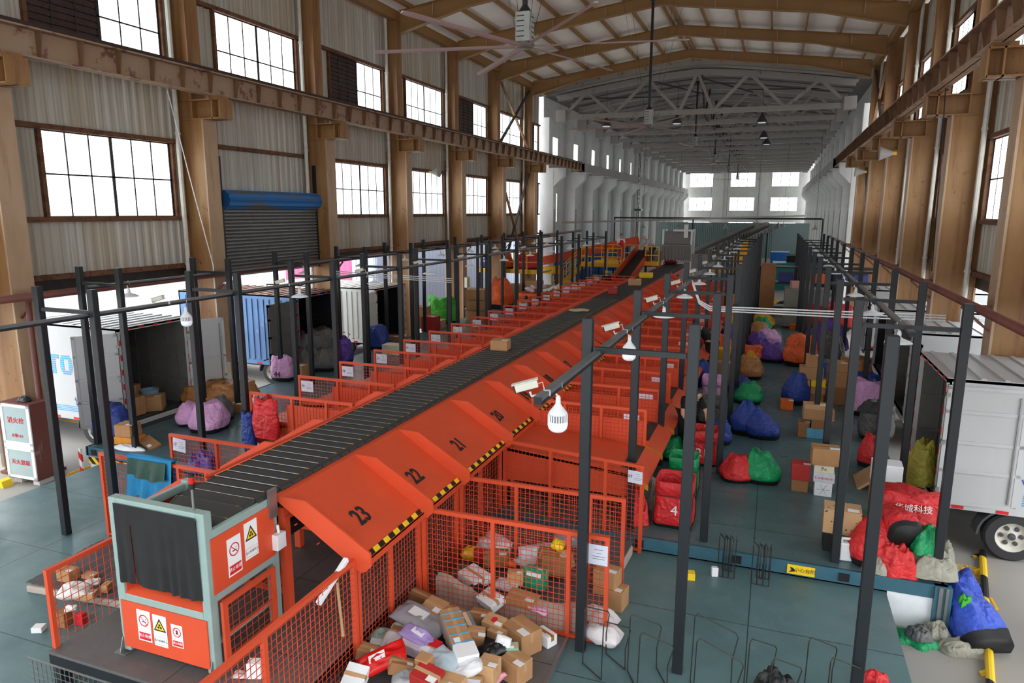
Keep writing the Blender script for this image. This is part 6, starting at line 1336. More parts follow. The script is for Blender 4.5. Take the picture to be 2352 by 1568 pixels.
def logo_stripes(parent, M, kind, size):
    """letters Z, T, O drawn as short horizontal bars"""
    m = MB(); n = 9
    def bar(x0, x1, y0, y1): m.add([M @ Vector(p) for p in ((x0, y0, 0), (x1, y0, 0), (x1, y1, 0), (x0, y1, 0), (x0, y0, .003), (x1, y0, .003), (x1, y1, .003), (x0, y1, .003))], [(0, 3, 2, 1), (4, 5, 6, 7), (0, 1, 5, 4), (1, 2, 6, 5), (2, 3, 7, 6), (3, 0, 4, 7)])
    x = 0
    for ch in kind:
        for i in range(n):
            y0 = size * (i / n); y1 = y0 + size / n * .62; c = (i + .5) / n
            if ch == 'T': bar(x + (0 if i > n - 3 else size * .26), x + (size * .8 if i > n - 3 else size * .54), y0, y1)
            if ch == 'Z':
                if i < 2 or i > n - 3: bar(x, x + size * .75, y0, y1)
                else: bar(x + size * .5 * c, x + size * (.5 * c + .28), y0, y1)
            if ch == 'O':
                h_ = math.sqrt(max(0, 1 - (2 * c - 1) ** 2)); cx = x + size * .4; w1 = size * .42 * (.35 + .65 * h_); w0 = size * .16 * (1 if 1 < i < n - 2 else 0)
                if w0: bar(cx - w1, cx - w0, y0, y1); bar(cx + w0, cx + w1, y0, y1)
                else: bar(cx - w1, cx + w1, y0, y1)
        x += size * .88
    return m.build('striped_logo', M_BLUEINK, parent)
T1 = truck('box_truck', 'white box truck with striped blue logo backed up at the left deck corner', -12.2, 10.12, 11.9, -.02, 1.95, 3.0, -1, M_TRUCKW, 'flat', (-130, .78), None, (0.95, 3.9), .34, M_CABBLUE, (60, .8))
logo_stripes(T1, frame_M((-2.42, -.004, 1.50), (1, 0, 0), (0, 0, 1)), 'ZTO', .42)
text_mesh('side_lettering', '中通', M_BLUEINK, .26, frame_M((-1.0, -.004, 1.86), (1, 0, 0), (0, 0, 1)), T1, .002); text_mesh('side_lettering', 'ZTO', M_BLUEINK, .16, frame_M((-1.0, -.004, 1.62), (1, 0, 0), (0, 0, 1)), T1, .002)
text_mesh('phone_lettering', '☎9531', M_NAVYINK, .2, frame_M((-1.05, -.004, .93), (1, 0, 0), (0, 0, 1)), T1, .002)
m = MB()
for k in range(4): m.box(-3, -.05, -.004, -.001, .70 + .035 * k, .715 + .035 * k)
m.build('side_stripe', M_BLUEINK, T1)
for i, (dx, dy, z, w, h) in enumerate(((-.45, .5, 0, .5, .4), (-.9, .75, 0, .6, .55), (-.3, 1.0, 0, .4, .32), (-1.3, .4, 0, .6, .7))): carton('carton inside the white truck at the left deck corner, %s from the door' % ORD[i], (-12.2 + dx, 10.12 + dy, 0.0), w, .4, h, .3 * i, (M_KRAFT, M_KRAFT2)[i % 2])
bk = thing('paint_bucket', 'pale blue bucket inside the white truck', 'bucket', (-12.75, 11.25, 0)); m = MB(); m.lathe([(.15, 0), (.19, .38), (.2, .38), (.2, .40), (.17, .40), (.15, .05)], n=18); m.build('bucket_body', plain('pale_blue_plastic', (120, 150, 172), .4), bk)
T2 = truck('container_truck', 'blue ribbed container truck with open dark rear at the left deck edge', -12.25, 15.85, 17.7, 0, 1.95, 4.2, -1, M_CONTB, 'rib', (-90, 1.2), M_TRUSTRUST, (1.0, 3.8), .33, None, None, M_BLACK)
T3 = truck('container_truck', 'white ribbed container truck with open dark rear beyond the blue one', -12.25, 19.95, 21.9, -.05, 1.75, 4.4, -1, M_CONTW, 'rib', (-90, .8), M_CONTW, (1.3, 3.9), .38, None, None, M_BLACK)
T4 = truck('box_truck', 'white box truck with blue letters at the right deck corner', 2.43, 11.12, 13.15, .15, 2.0, 5.2, 1, M_TRUCKW, 'flat', (3, 1.0), M_TRUCKW, (1.0, 5.6), .36, None, None)
logo_stripes(T4, frame_M((1.06, -.006, 1.55), (1, 0, 0), (0, 0, 1)), 'O', .48); logo_stripes(T4, frame_M((2.0, -.006, 1.55), (1, 0, 0), (0, 0, 1)), 'ZTO', .5)
text_mesh('side_lettering', 'w.zto.com', M_NAVYINK, .17, frame_M((1.36, -.006, 1.22), (1, 0, 0), (0, 0, 1)), T4, .002)
m = MB()
for k in range(5): m.box(1.05, 5, -.008, -.001, .86 + .035 * k, .875 + .035 * k)
m.build('side_stripe', M_BLUEINK, T4)
T5 = truck('box_truck', 'white box truck behind the lettered one on the right', 2.75, 15.9, 17.8, .1, 1.9, 5.0, 1, M_TRUCKW, 'flat', (-90, .9), M_TRUCKW, (1.0, 4.0), .36, None, None)
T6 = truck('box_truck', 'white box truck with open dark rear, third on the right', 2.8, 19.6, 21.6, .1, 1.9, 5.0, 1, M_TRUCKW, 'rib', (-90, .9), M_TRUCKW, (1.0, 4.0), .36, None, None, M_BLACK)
T7 = truck('box_truck', 'white box truck farthest along the right side', 2.8, 24.4, 26.4, .1, 1.9, 5.0, 1, M_TRUCKW, 'flat', (-90, .9), M_TRUCKW, (1.0, 4.0), .36)
car = thing('parked_car', 'black car parked beyond the left columns', 'car', (-12.861, 29.754, -0.600), R(80))
m = MB(); m.prism([(-2, .2), (-2, .75), (-1.3, .85), (-.8, 1.3), (.8, 1.3), (1.4, .85), (2.1, .75), (2.15, .2)], -.85, .85, 'XZ'); m.build('car_body', plain('black_car_paint', (16, 17, 20), .2), car, bevel=.08)
m = MB(); m.prism([(-1.2, .86), (-.75, 1.26), (.75, 1.26), (1.3, .86)], -.86, .86, 'XZ'); m.build('car_window', M_BLACK, car)
for x in (-1.3, 1.3):
    for y in (-.8, .8): wheel(car, x, y, .32, .32)
m = MB(); m.box(2.1, 2.17, -.7, -.45, .5, .65); m.box(2.1, 2.17, .45, .7, .5, .65); m.build('headlamp', M_WHITE, car)

# fire cabinet, chock, switch boxes
t = thing('fire_hydrant_cabinet', 'white framed fire hydrant cabinet beside the nearest left column', 'cabinet', (-12.8, 8.12, -.5), R(2)); t.scale = (1.15, 1, 1)
m = MB(); m.box(0, .62, 0, .38, 0, 1.42); m.build('cabinet_body', M_RED_PIPE, t); m = MB()
for z0_, z1_ in ((.02, .60), (.66, 1.40)): m.box(.0, .62, -.02, 0, z0_, z0_ + .05); m.box(0, .62, -.02, 0, z1_ - .05, z1_); m.box(0, .06, -.02, 0, z0_, z1_); m.box(.56, .62, -.02, 0, z0_, z1_)
m.box(0, .62, -.02, 0, .6, .66); m.build('door_frame', M_WHITE, t); m = MB(); m.box(.05, .57, -.012, -.004, .05, .58); m.box(.05, .57, -.012, -.004, .7, 1.36); m.build('door_glass', M_GLASSY, t)
for s_, z_, h_ in (('消火栓', 1.1, .12), ('火警119', .82, .07), ('灭火器箱', .32, .1)): text_mesh('cabinet_lettering', s_, M_REDINK, h_, frame_M((.31, -.016, z_), (1, 0, 0), (0, 0, 1)), t, .002)
m = MB(); m.box(.05, .2, .05, .33, -.1, 0); m.box(.45, .58, .05, .33, -.1, 0); m.build('cabinet_foot', M_CONC_W, t)
heap('black cap lying on the fire hydrant cabinet', 'dark', (-12.4, 8.3, .93), .34, .22, .08, 301, cat='cap', name='black_cap')
m = MB(); m.prism([(-.16, 0), (.16, 0), (.12, .12), (.02, .14)], -.09, .09, 'XZ'); tag(m.build('wheel_chock', M_YELLOW, None, (-12.75, 7.95, ZG)), 'yellow wheel chock below the fire hydrant cabinet', 'chock')
m = MB(); m.box(-.03, .03, -.02, .02, 0, .58); tag(m.build('striped_marker', M_HAZRW, None, (-11.72, 8.72, ZG)), 'red and white striped marker at the left deck corner', 'marker')
m = MB(); m.box(0, 1.2, -.012, 0, -.13, 0); tag(m.build('hazard_board', M_HAZ, None, (-11.6, 8.79, -.18)), 'yellow and black board under the left deck rim', 'board')
for x, y, z, lb in ((-12.55, 13.1, .15, 'grey switch box on the second left column'), (-12.55, 27.7, 1.0, 'grey switch box with a cable loop on the fifth left column')):
    t = thing('switch_box', lb, 'switch box', (x, y, z)); m = MB(); m.box(0, .14, -.02, .3, 0, .45); m.build('box_shell', M_OFFW, t, bevel=.01); m = MB(); m.box(.14, .146, .05, .2, .2, .32); m.build('box_label', M_YELLOW, t)
m = MB(); m.box(-.16, .16, -.01, 0, 0, .12); tag(m.build('step_warning_sign', M_YELLOW, None, (.57, 8.795, -.15)), 'yellow mind-the-step sign on the blue deck rim', 'sign')
st = bpy.data.objects['step_warning_sign']; text_mesh('sign_text', '小心台阶', M_INK, .062, frame_M((.045, -.012, .06), (1, 0, 0), (0, 0, 1)), st, .001)
q = MB(); q.prism([(-.14, .02), (-.11, .05), (-.13, .09), (-.09, .08), (-.06, .04), (-.10, .03)], -.013, -.0105, 'XZ'); q.build('sign_pictogram', M_INK, st)

# ------------------------------------------------------------------ far equipment
def ladder_rails(t, pts0, pts1, h, n, mat=M_RAILYEL, nm_='railing'):
    m = MB(); a, b = Vector(pts0), Vector(pts1); up_ = Vector((0, 0, 1))
    for f in (1.0, .5): m.bar(a + up_ * h * f, b + up_ * h * f, .045)
    for i in range(n + 1): p = a.lerp(b, i / n); m.bar(p, p + up_ * h, .045)
    m.bar(a + up_ * .06, b + up_ * .06, .02, .12); m.build(nm_, mat, t)
mz = thing('steel_mezzanine', 'yellow-railed steel mezzanine at the far end of the sorter', 'platform', (-9.6, 36.0, 0))
m = MB(); m.box(0, 2.2, 0, 4, 1.42, 1.52); m.build('platform_deck', M_RAILYEL, mz)
for x in (.1, 2.1):
    for y in (.1, 3.9): m = MB(); m.box(x - .05, x + .05, y - .05, y + .05, 0, 1.42); m.build('platform_leg', M_POST, mz)
ladder_rails(mz, (0, 0, 1.5), (2.2, 0, 1.5), .9, 3); ladder_rails(mz, (0, 0, 1.5), (0, 1.2, 1.5), .9, 1); ladder_rails(mz, (0.2, 4, 1.5), (2.2, 4, 1.5), .9, 3)
m = MB()
for i in range(6): m.box(-.25 * (i + 1), -.25 * i, .2, 1.0, 1.5 - .25 * (i + 1), 1.54 - .25 * (i + 1))
for y in (.18, 1.02): m.bar((0, y, 1.45), (-1.6, y, 0.0), .04, .16)
m.build('stair_flight', M_RAILYEL, mz); 
for y in (.18, 1.02):
    m = MB()
    for h_ in (.45, .9): m.bar((0, y, 1.5 + h_), (-1.6, y, h_), .045)
    for i in range(5): m.bar((-.4 * i, y, 1.45 - .36 * i), (-.4 * i, y, 2.4 - .36 * i), .045)
    m.build('stair_railing', M_RAILYEL, mz)
p4 = thing('steel_platform', 'small yellow-railed platform between incline belt and curtained scanner', 'platform', (-6.15, 35.4, 0)); m = MB(); m.box(0, .75, 0, 2, 1.6, 1.7); m.build('platform_deck', M_RAILYEL, p4); ladder_rails(p4, (0, 0, 1.7), (.75, 0, 1.7), .85, 2); ladder_rails(p4, (0, 0, 1.7), (0, 2, 1.7), .85, 4)
for x in (.1, .65): m = MB(); m.box(x - .05, x + .05, .05, .15, 0, 1.6); m.build('platform_leg', M_POST, p4)
p2 = thing('steel_platform', 'yellow-railed platform right of the curtained scanner', 'platform', (-3.0, 36.2, 0)); m = MB(); m.box(0, 1.7, 0, 2, 1.3, 1.4); m.build('platform_deck', M_RAILYEL, p2); ladder_rails(p2, (0, 0, 1.4), (1.7, 0, 1.4), 1.0, 3)
m = MB(); m.prism([(1.0, 1.4), (1.7, 1.4), (1.7, 2.9), (1.25, 2.6), (1.0, 2.2)], 1.0, 1.04); m.build('side_shield', M_RAILYEL, p2)
for x in (.1, 1.6): m = MB(); m.box(x - .05, x + .05, .05, .15, 0, 1.3); m.build('platform_leg', M_POST, p2)
p3 = thing('steel_platform', 'yellow-railed platform seen between the far left columns', 'platform', (-14.253, 33.000, 0.586)); p3.location.z = 1.3; m = MB(); m.box(0, 3.4, 0, 2, -.1, 0); m.build('platform_deck', M_RAILYEL, p3); ladder_rails(p3, (0, 0, 0), (3.4, 0, 0), .95, 5)
for x in (.1, 3.3): m = MB(); m.box(x - .05, x + .05, .05, .15, -1.9, -.1); m.build('platform_leg', M_POST, p3)
sack('orange sack on the platform between the far left columns', 'orange', (p3.location.x + 1.0, 34.0, 1.3), 1.1, .9, 302, mouth=.7, d=.8); sack('red sack on the platform between the far left columns', 'red', (p3.location.x + 2.4, 34.0, 1.3), 1.1, .8, 303, mouth=.9, d=.8); sack('blue bag at the left end of the platform behind the columns', 'blue', (p3.location.x + .3, 33.9, 1.3), .6, .8, 304)
inc = thing('incline_conveyor', 'black incline belt between orange side walls descending from the mezzanine', 'conveyor', (-6.75, 33.2, 0))
m = MB(); m.bar((0, 0, 1.05), (.35, 4.2, 2.25), .85, .06); m.build('belt', M_TRAY, inc)
for s_ in (-1, 1): m = MB(); m.bar((s_ * .45, -.6, 1.0), (.35 + s_ * .40, 4.2, 2.42), .03, .42); m.build('side_wall', M_ORANGE, inc)
m = MB()
for yy, zz in ((.5, 1.1), (3.8, 2.0)):
    for s_ in (-.4, .4): m.box(s_ - .03, s_ + .03, yy - .03, yy + .03, 0, zz)
m.build('support_leg', M_ORANGE, inc)
fd = thing('feed_trough', 'long red-orange trough conveyor climbing towards the mezzanine', 'conveyor', (-13.0, 40.45, 0))
a_, b_ = Vector((0, 0, 1.12)), Vector((5.6, 0.0, 2.42)); m = MB(); m.bar(a_, b_, .7, .05); m.bar(a_ + Vector((0, -.35, .22)), b_ + Vector((0, -.35, .22)), .03, .5); m.bar(a_ + Vector((0, .35, .22)), b_ + Vector((0, .35, .22)), .03, .5); m.build('trough', M_ORANGE, fd)
for f in (.12, .5, .9): p = a_.lerp(b_, f); m = MB(); m.bar((p.x, p.y, 0), (p.x, p.y, p.z), .08); m.build('support_leg', M_POST, fd)
m = MB(); m.prism([(-.1, .6), (1.0, .6), (1.1, 1.1), (-.1, 1.0)], -.4, -.1, 'XZ'); m.build('drive_cover', M_RAILYEL, fd)
sc = thing('curtained_scanner', 'grey curtained scanner housing standing over the far end of the belt', 'scanner', (-5.35, 36.2, 0))
M_GREYC = plain('grey_curtain', (136, 132, 130), .8, var=.05)
m = MB(); m.box(0.1, 1.35, 0, 1.0, 2.68, 3.3); m.box(0, 1.45, -.15, 1.1, 1.98, 2.66); m.build('housing', M_GREYC, sc)
m = MB(); n = 60; vs = []
for i in range(n + 1):
    x = i / n * 1.45
    for z in (2.6, 1.85 - .06 * math.sin(i * 1.3)): vs.append((x, -.18 - .03 * math.sin(i * .9), z))
m.add(vs, [(2 * i, 2 * i + 1, 2 * i + 3, 2 * i + 2) for i in range(n)]); m.build('hanging_curtain', M_GREYC, sc)
m = MB(); m.box(-.95, 0, -.1, 0, 1.5, 2.3); m.box(1.45, 2.3, -.1, 0, 1.5, 2.2); m.build('side_curtain', M_GREYC, sc)
m = MB()
for x in (.02, 1.42):
    for y in (-.1, 1.0): m.box(x - .04, x + .04, y - .04, y + .04, 0, 3.4)
m.box(.5, 1.5, -.1, 0, 3.3, 3.4); m.box(1.05, 1.25, -.25, -.2, 3.0, 3.65); m.build('scanner_frame', M_WHITE, sc)
for i, (x0_, x1_) in enumerate(((-3.9, -2.9), (-3.1, -1.9))):
    t = thing('slatted_conveyor', ('left', 'right')[i] + ' grey slatted incline conveyor rising behind the scanner', 'conveyor', (x0_, 40, 0)); A, B = Vector((0, 0, 1.9)), Vector((x1_ - x0_ + 1.6, 22, 3.1))
    m = MB(); m.bar(A, B, .9, .1); m.bar(A + Vector((-.45, 0, .15)), B + Vector((-.45, 0, .15)), .05, .35); m.bar(A + Vector((.45, 0, .15)), B + Vector((.45, 0, .15)), .05, .35); m.build('conveyor_bed', M_GREYC, t); m = MB()
    for k in range(36): p = A.lerp(B, k / 36); m.box(p.x + .47, p.x + .52, p.y, p.y + .18, p.z - .05, p.z + .3)
    m.build('slot_plate', M_BLACK, t)
    for k in range(4): p = A.lerp(B, (k + .5) / 4); m = MB(); m.box(p.x - .05, p.x + .05, p.y, p.y + .1, 0, p.z); m.build('support_leg', M_POST, t)
# things beyond the aisle
m = MB(); m.box(0, 2.6, 0, 2.0, 0, 1.6); m.box(-.05, 2.65, -.05, 2.05, 1.6, 1.7); tag(m.build('teal_bin', plain('teal_plastic', (24, 116, 120), .4), None, (-0.042, 47.444, -0.600)), 'large teal bin beyond the aisle', 'bin')
m = MB(); m.box(0, 3.2, 0, 2.0, 0, 2.1); tag(m.build('dark_machine', M_BLACK, None, (0.746, 48.589, -0.600)), 'tall dark cabinet right of the teal bin', 'cabinet')
m = MB(); m.box(0, 1.4, 0, 2, 0, 1.7); tag(m.build('blue_cabinet', plain('machine_blue', (30, 104, 180), .4), None, (-0.3, 60, -0.6)), 'blue cabinet far behind the teal bin', 'cabinet')
t = thing('cross_shelf', 'long dark shelf frame across the end of the aisle', 'shelf', (-.55, 31.0, 0)); m = MB()
for z in (.35, 1.35, 2.0): m.box(0, 4.6, 0, .9, z, z + .06)
for x in (0, 1.5, 3.0, 4.5): m.box(x, x + .08, 0, .08, 0, 2.05); m.box(x, x + .08, .82, .9, 0, 2.05)
m.build('shelf_frame', M_POST, t)
for i in range(6): carton('%s tote on the cross shelf, from the left' % ORD[i], (-.2 + .7 * i, 31.4, 1.41), .55, .5, .4, 0, (plain('indigo_tote', (50, 60, 120), .5), plain('indigo_tote', (50, 60, 120), .5), M_KRAFT2, cloth_mat(BAGC['orange']))[i % 4], None, False, name='tote')
for i in range(7): carton('dark crate on the floor under the cross shelf, %s from the left' % ORD[i], (-.2 + .62 * i, 31.2, 0), .5, .6, .3, 0, (M_CURTAIN, M_KRAFT2, M_POST)[i % 3], None, False, name='crate')
for i in range(5):
    m = MB(); m.box(0, 1.0, 0, 1.2, 0, 2.2); m.box(.1, .9, -.02, 0, 1.5, 2.0); tag(m.build('blue_machine', plain('machine_blue', (30, 104, 180), .4), None, (-13.3, 43.2 + 4.85 * i, ZG)), 'blue machine standing between the whitewashed columns, %s from the camera' % ORD[i], 'machine')
for i in range(6): 
    m = MB(); m.box(0, .7, 0, 1.0, 0, 1.9); tag(m.build('blue_cabinet', plain('machine_blue', (30, 104, 180), .4), None, (-2.5 + .05 * i, 40 + 2.6 * i, 0 if i < 0 else -.6)), 'blue cabinet right of the far yellow platform, %s in the row' % ORD[i], 'cabinet')
t = thing('portal_frame', 'dark portal frame spanning the hall in front of the far wall', 'frame', (-12, 55, 0)); m = MB(); m.box(0, 15, 0, .1, 3.72, 3.85); 
for x in (0, 6, 15): m.box(x, x + .1, 0, .1, ZG, 3.8)
m.build('frame_bars', M_POST, t)
t = thing('wall_ladder', 'caged steel ladder on a whitewashed column far on the left', 'ladder', (-12.2, 65.0, 0)); m = MB()
for s_ in (0, .7): m.bar((.1, s_, .5), (.1, s_ + .4, 9.8), .07)
for k in range(22): m.bar((.1, .02 * k, .7 + .41 * k), (.1, .7 + .02 * k, .7 + .41 * k), .06)
m.box(-.1, .5, -.1, .9, 4.3, 4.5); m.build('ladder_frame', M_DARKSTEEL, t)
m = MB(); m.bar((0, 0, 0), (14, 14, .4), .12); tag(m.build('high_pipe', M_GREYGIRD, None, (-12.2, 41.0, 3.6)), 'grey pipe leaving the first whitewashed column at head height of the lamps', 'pipe')
for i in range(7):
    t = thing('disc_lamp', 'small lamp hanging in the far older half, %s from the left' % ORD[i], 'lamp', (-9 + 1.9 * i, (50.9, 55.75, 60.6)[i % 3], 3.0), group='far lamps'); cq = MB(); cq.tube([(0, 0, .44), (0, 0, 6.6)], .01, 4); cq.build('lamp_cord', M_DARKSTEEL, t); m = MB(); m.lathe([(.03, .45), (.05, .3), (.2, .15), (.19, .12)], n=12); m.build('lamp_shade', M_GREYGIRD, t)

pipe([(-12.9, 12.6, 6.9), (-12.75, 13.0, 4.6), (-12.5, 13.15, 3.0), (-12.48, 13.15, 0.6)], 0.012, M_WHITEP, 'hanging_cable', 'white cable hanging down the second left column', 'cable')
pipe([(3.1, 17.6, 7.4), (3.25, 17.9, 5.2), (3.3, 17.9, 3.0)], 0.012, M_BLACK, 'hanging_cable', 'black cable hanging from the right crane girder', 'cable')
# ------------------------------------------------------------------ outside, left
def clad(label, x0, y0, x1, y1, z1, mat, n):
    m = MB(); a, b = Vector((x0, y0, 0)), Vector((x1, y1, 0)); d = (b - a); nrm = Vector((-d.y, d.x, 0)).normalized()
    m.bar(a + Vector((0, 0, (z1 + ZG) / 2)), b + Vector((0, 0, (z1 + ZG) / 2)), .1, z1 - ZG)
    for i in range(n): p = a.lerp(b, (i + .5) / n); m.box(p.x - .07, p.x + .07, p.y - .07, p.y + .07, ZG, z1 - .02)
    tag(m.build('cladding_wall', mat), label, 'building', kind='structure')
clad('pale lilac corrugated building outside the far left bays', -16.2, 26.5, -16.2, 45, 5.0, plain('lilac_cladding', (176, 184, 206), .5, var=.03), 46)
clad('pale lilac end of the corrugated building outside', -17.4, 26.5, -16.2, 26.5, 5.0, plain('lilac_cladding', (176, 184, 206), .5, var=.03), 4)
clad('pink corrugated shed outside behind the white container', -21.5, 27.2, -17.5, 26.6, 3.4, plain('pink_cladding', (232, 96, 140), .5, var=.04), 14)
m = MB(); m.box(-60, -36, 0, 60, ZG, 3.5); tag(m.build('far_building', M_WHITEP), 'pale building far across the yard on the left', 'building', kind='structure')
m = MB(); m.box(14, 16, 4, 60, ZG, 3.0); tag(m.build('far_building', M_WHITEP), 'pale building across the yard on the right', 'building', kind='structure')
m = MB(); m.box(0, 1.0, 0, .35, 0, 1.5); m.box(.1, .9, -.02, 0, .1, .7); m.box(.1, .9, -.02, 0, .8, 1.4); tag(m.build('fire_cabinet', M_GLASSY, None, (-12.9, 31.3, ZG)), 'tall grey fire cabinet between the far left columns', 'cabinet')

# ------------------------------------------------------------------ people
def skin_body(name, mat, verts, edges, radii, parent, lv=2):
    me = bpy.data.meshes.new(name); me.from_pydata(verts, edges, []); o = bpy.data.objects.new(name, me); C.objects.link(o); me.materials.append(mat); o.parent = parent
    sk = o.modifiers.new('skin', 'SKIN'); sk.use_smooth_shade = True
    for i, r in enumerate(radii): me.skin_vertices[0].data[i].radius = (r, r) if not isinstance(r, tuple) else r
    me.skin_vertices[0].data[0].use_root = True; ss = o.modifiers.new('subsurf', 'SUBSURF'); ss.levels = lv; ss.render_levels = lv; return o
def person(label, loc, rz, P, top, legs, hair=None, scale=1.0, vest=None, sleeve=True, hood=None):
    """P: joint positions pelvis, chest, neck, head, shoulders, elbows, wrists, hips, knees, ankles (l, r)"""
    t = thing('person', label, 'person', loc, rz); t.scale = (scale,) * 3; V = {k: Vector(v) for k, v in P.items()}
    v = [V['pelvis'], V['pelvis'].lerp(V['chest'], .5), V['chest'], V['neck'], V['neck'].lerp(V['head'], .45), V['shl'], V['ell'], V['wrl'], V['shr'], V['elr'], V['wrr'], V['hil'], V['knl'], V['anl'], V['hir'], V['knr'], V['anr'],
         V['anl'] + V['fl'] * .16 + Vector((0, 0, -.045)), V['anr'] + V['fr'] * .16 + Vector((0, 0, -.045))]
    e = [(0, 1), (1, 2), (2, 3), (3, 4), (2, 5), (5, 6), (6, 7), (2, 8), (8, 9), (9, 10), (0, 11), (11, 12), (12, 13), (0, 14), (14, 15), (15, 16), (13, 17), (16, 18)]
    rr = [.13, (.14, .115), (.155, .12), .058, .05, .062, .042, .026, .062, .042, .026, .095, .06, .04, .095, .06, .04, .035, .035]
    skin_body('body', M_SKIN, v, e, rr, t)
    # shirt, trousers, shoes follow the body
    tv = [V['pelvis'] + Vector((0, 0, .0)), v[1], v[2], v[3] - (v[3] - v[2]) * .25, V['shl'], V['shl'].lerp(V['ell'], .75 if sleeve else .95), V['shr'], V['shr'].lerp(V['elr'], .75 if sleeve else .95)]
    skin_body('shirt', top, tv, [(0, 1), (1, 2), (2, 3), (2, 4), (4, 5), (2, 6), (6, 7)], [.148, (.158, .132), (.172, .137), .075, .076, .062, .076, .062], t)
    skin_body('trousers', legs, [V['pelvis'], V['hil'], V['knl'], V['knl'].lerp(V['anl'], .9), V['hir'], V['knr'], V['knr'].lerp(V['anr'], .9)], [(0, 1), (1, 2), (2, 3), (0, 4), (4, 5), (5, 6)], [.15, .108, .076, .06, .108, .076, .06], t)
    for k in 'lr':
        a = V['an' + k]; f = V['f' + k]; skin_body('shoe', M_BLACK, [a + Vector((0, 0, -.03)), a + f * .08 + Vector((0, 0, -.05)), a + f * .2 + Vector((0, 0, -.055))], [(0, 1), (1, 2)], [.052, .048, .038], t, 1)
    # head with face
    h = V['head']; hd = (V['face']).normalized(); up_ = (h - V['neck']).normalized(); sd = hd.cross(up_).normalized(); up_ = sd.cross(hd).normalized()
    Mh = Matrix(((sd.x, hd.x, up_.x, h.x), (sd.y, hd.y, up_.y, h.y), (sd.z, hd.z, up_.z, h.z), (0, 0, 0, 1)))
    def ell(nm_, mat, c, r, n=18, cut=None, f=None):
        m = MB(); vs = []; fs = []
        for i in range(n + 1):
            th = PI * i / n
            for k in range(n):
                ph = 2 * PI * k / n; p = Vector((math.sin(th) * math.cos(ph) * r[0], math.sin(th) * math.sin(ph) * r[1], math.cos(th) * r[2])) + Vector(c)
                if f: p = f(p)
                vs.append(Mh @ p)
        fs = [(i * n + k, i * n + (k + 1) % n, (i + 1) * n + (k + 1) % n, (i + 1) * n + k) for i in range(n) for k in range(n)]; m.add(vs, fs); return m.build(nm_, mat, t, smooth=True)
    def shape(p):
        q = p.copy()
        if q.z < 0: q.x *= 1 + .38 * q.z / .12; q.y *= 1 + .10 * q.z / .12
        if q.y > .06 and abs(q.x) < .016 and -.045 < q.z < .015: q.y += .02 * (1 - abs(q.x) / .016)
        if q.y > .05 and abs(q.z - .012) < .014 and .015 < abs(q.x) < .05: q.y -= .008
        return q
    ell('head', M_SKIN, (0, 0, 0), (.074, .094, .118), 30, f=shape)
    for s_ in (-1, 1): ell('eye', M_INK, (s_ * .03, .082, .012), (.010, .006, .006), 8); ell('ear', M_SKIN, (s_ * .076, -.005, -.005), (.012, .02, .03), 8)
    ell('mouth', M_REDLIP, (0, .083, -.058), (.022, .006, .006), 8)
    if hood: ell('hood', hood, (0, -.03, .012), (.098, .102, .135), 18)
    elif hair: ell('hair', hair, (0, -.022, .03), (.084, .094, .104), 18, f=lambda p: Vector((p.x, min(p.y, .062), max(p.z, -.045))))
    # hands with fingers
    for k in 'lr':
        w = V['wr' + k]; d = (w - V['el' + k]).normalized(); a = d.cross(Vector((0, 0, 1))); a = a.normalized() if a.length > .05 else Vector((1, 0, 0)); b = a.cross(d)
        vs = [w, w + d * .045, w + d * .085]; es = [(0, 1), (1, 2)]; rs = [.024, (.034, .018), (.034, .016)]
        for j, (off, L_) in enumerate(((-.026, .055), (-.009, .068), (.009, .063), (.026, .048))):
            i0 = len(vs); vs += [w + d * .09 + a * off, w + d * (.09 + L_ * .55) + a * off * 1.1 - b * .008, w + d * (.09 + L_ * .85) + a * off * 1.1 - b * .03]; es += [(2, i0), (i0, i0 + 1), (i0 + 1, i0 + 2)]; rs += [.010, .009, .007]
        i0 = len(vs); vs += [w + d * .04 + a * .045 - b * .01, w + d * .075 + a * .06 - b * .02]; es += [(1, i0), (i0, i0 + 1)]; rs += [.011, .008]
        skin_body('hand', M_SKIN, vs, es, rs, t, 1)
    if vest: skin_body('vest', vest, [tv[0], tv[1], tv[2], tv[3]], [(0, 1), (1, 2), (2, 3)], [.172, (.186, .16), (.2, .165), .095], t)
    return t
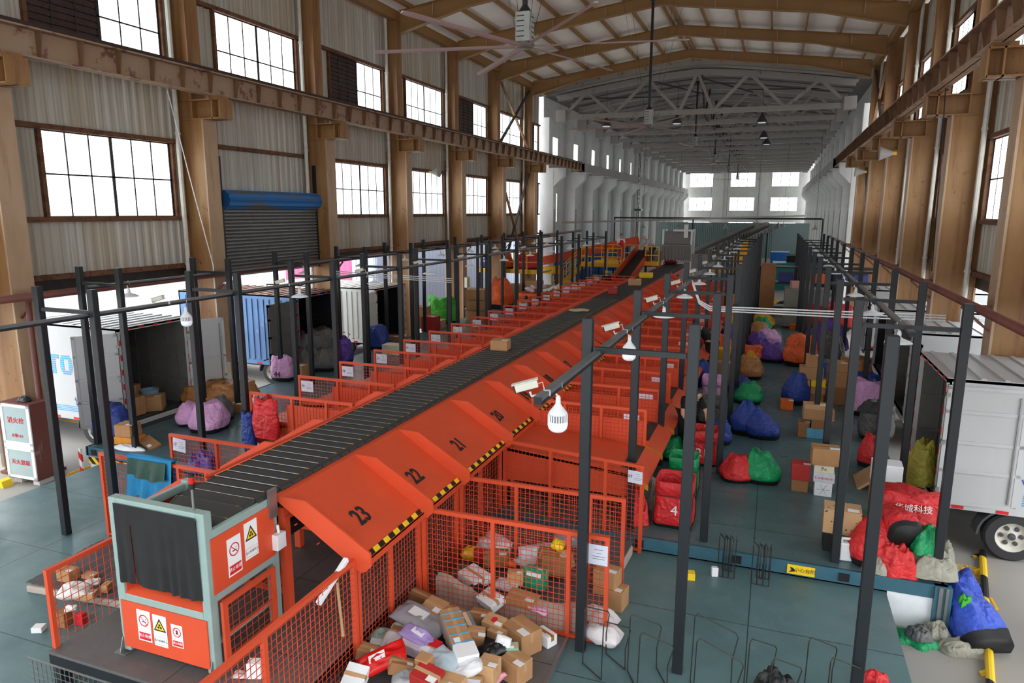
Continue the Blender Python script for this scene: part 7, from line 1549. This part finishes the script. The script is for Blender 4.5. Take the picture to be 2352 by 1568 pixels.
M_REDLIP = plain('lips', (168, 96, 88), .5); M_DENIM = plain('dark_trousers', (34, 36, 44), .8, var=.15); M_TEE = plain('black_tshirt', (20, 20, 22), .85, var=.2); M_TEEP = plain('brown_jacket', (96, 66, 58), .8); M_PINKT = plain('pink_trousers', (190, 40, 90), .7); M_HOOD = plain('pale_grey_hood', (186, 176, 186), .8); M_GLOVE = plain('grey_glove', (78, 80, 84), .8)
BEND = dict(pelvis=(0, 0, .90), chest=(0, .24, 1.20), neck=(0, .38, 1.33), head=(0, .50, 1.42), face=(0, .7, -.7), shl=(-.17, .30, 1.25), ell=(-.26, .40, .98), wrl=(-.2, .58, .82), shr=(.17, .30, 1.25), elr=(.28, .42, 1.0), wrr=(.2, .62, .84),
            hil=(-.09, .0, .86), knl=(-.1, .06, .48), anl=(-.11, -.02, .10), hir=(.09, 0, .86), knr=(.11, .05, .48), anr=(.12, -.05, .10), fl=(0, 1, 0), fr=(0, 1, 0))
STAND = dict(pelvis=(0, 0, .92), chest=(0, .02, 1.28), neck=(0, .03, 1.46), head=(0, .05, 1.60), face=(0, 1, -.25), shl=(-.18, .01, 1.38), ell=(-.22, .06, 1.1), wrl=(-.12, .26, 1.0), shr=(.18, .01, 1.38), elr=(.22, .06, 1.1), wrr=(.12, .26, 1.0),
             hil=(-.09, 0, .88), knl=(-.10, .02, .48), anl=(-.10, -.02, .10), hir=(.09, 0, .88), knr=(.1, .02, .48), anr=(.1, -.02, .10), fl=(0, 1, 0), fr=(0, 1, 0))
person('person in a black T-shirt with white trim bending over the red bag numbered 21', (-1.289, 12.406, 0.000), R(-150), BEND, M_TEE, M_DENIM, M_HAIR, .85)
person('person in a black T-shirt leaning towards the tables farther up the row', (-1.385, 18.867, 0.000), R(75), BEND, M_TEE, M_DENIM, M_HAIR, .95)
person('person in a red vest and pink trousers standing on the yellow mezzanine', (-7.75, 37.4, 1.52), R(215), STAND, M_WHITEP, M_PINKT, M_HAIR, .92, vest=M_REDINK)
person('person in a pale hooded top bending at the head of the incline belt', (-5.82, 35.9, 1.7), R(120), BEND, M_HOOD, M_DENIM, None, .9, hood=M_HOOD)
person('bald person in a black shirt standing by the orange bins', (-7.200, 31.822, 0.000), R(170), STAND, M_TEE, M_DENIM, None, .95)
person('person in a brown jacket with black hair between the left fences', (-8.044, 22.975, 0.000), R(30), STAND, M_TEEP, M_DENIM, M_HAIR, .80)
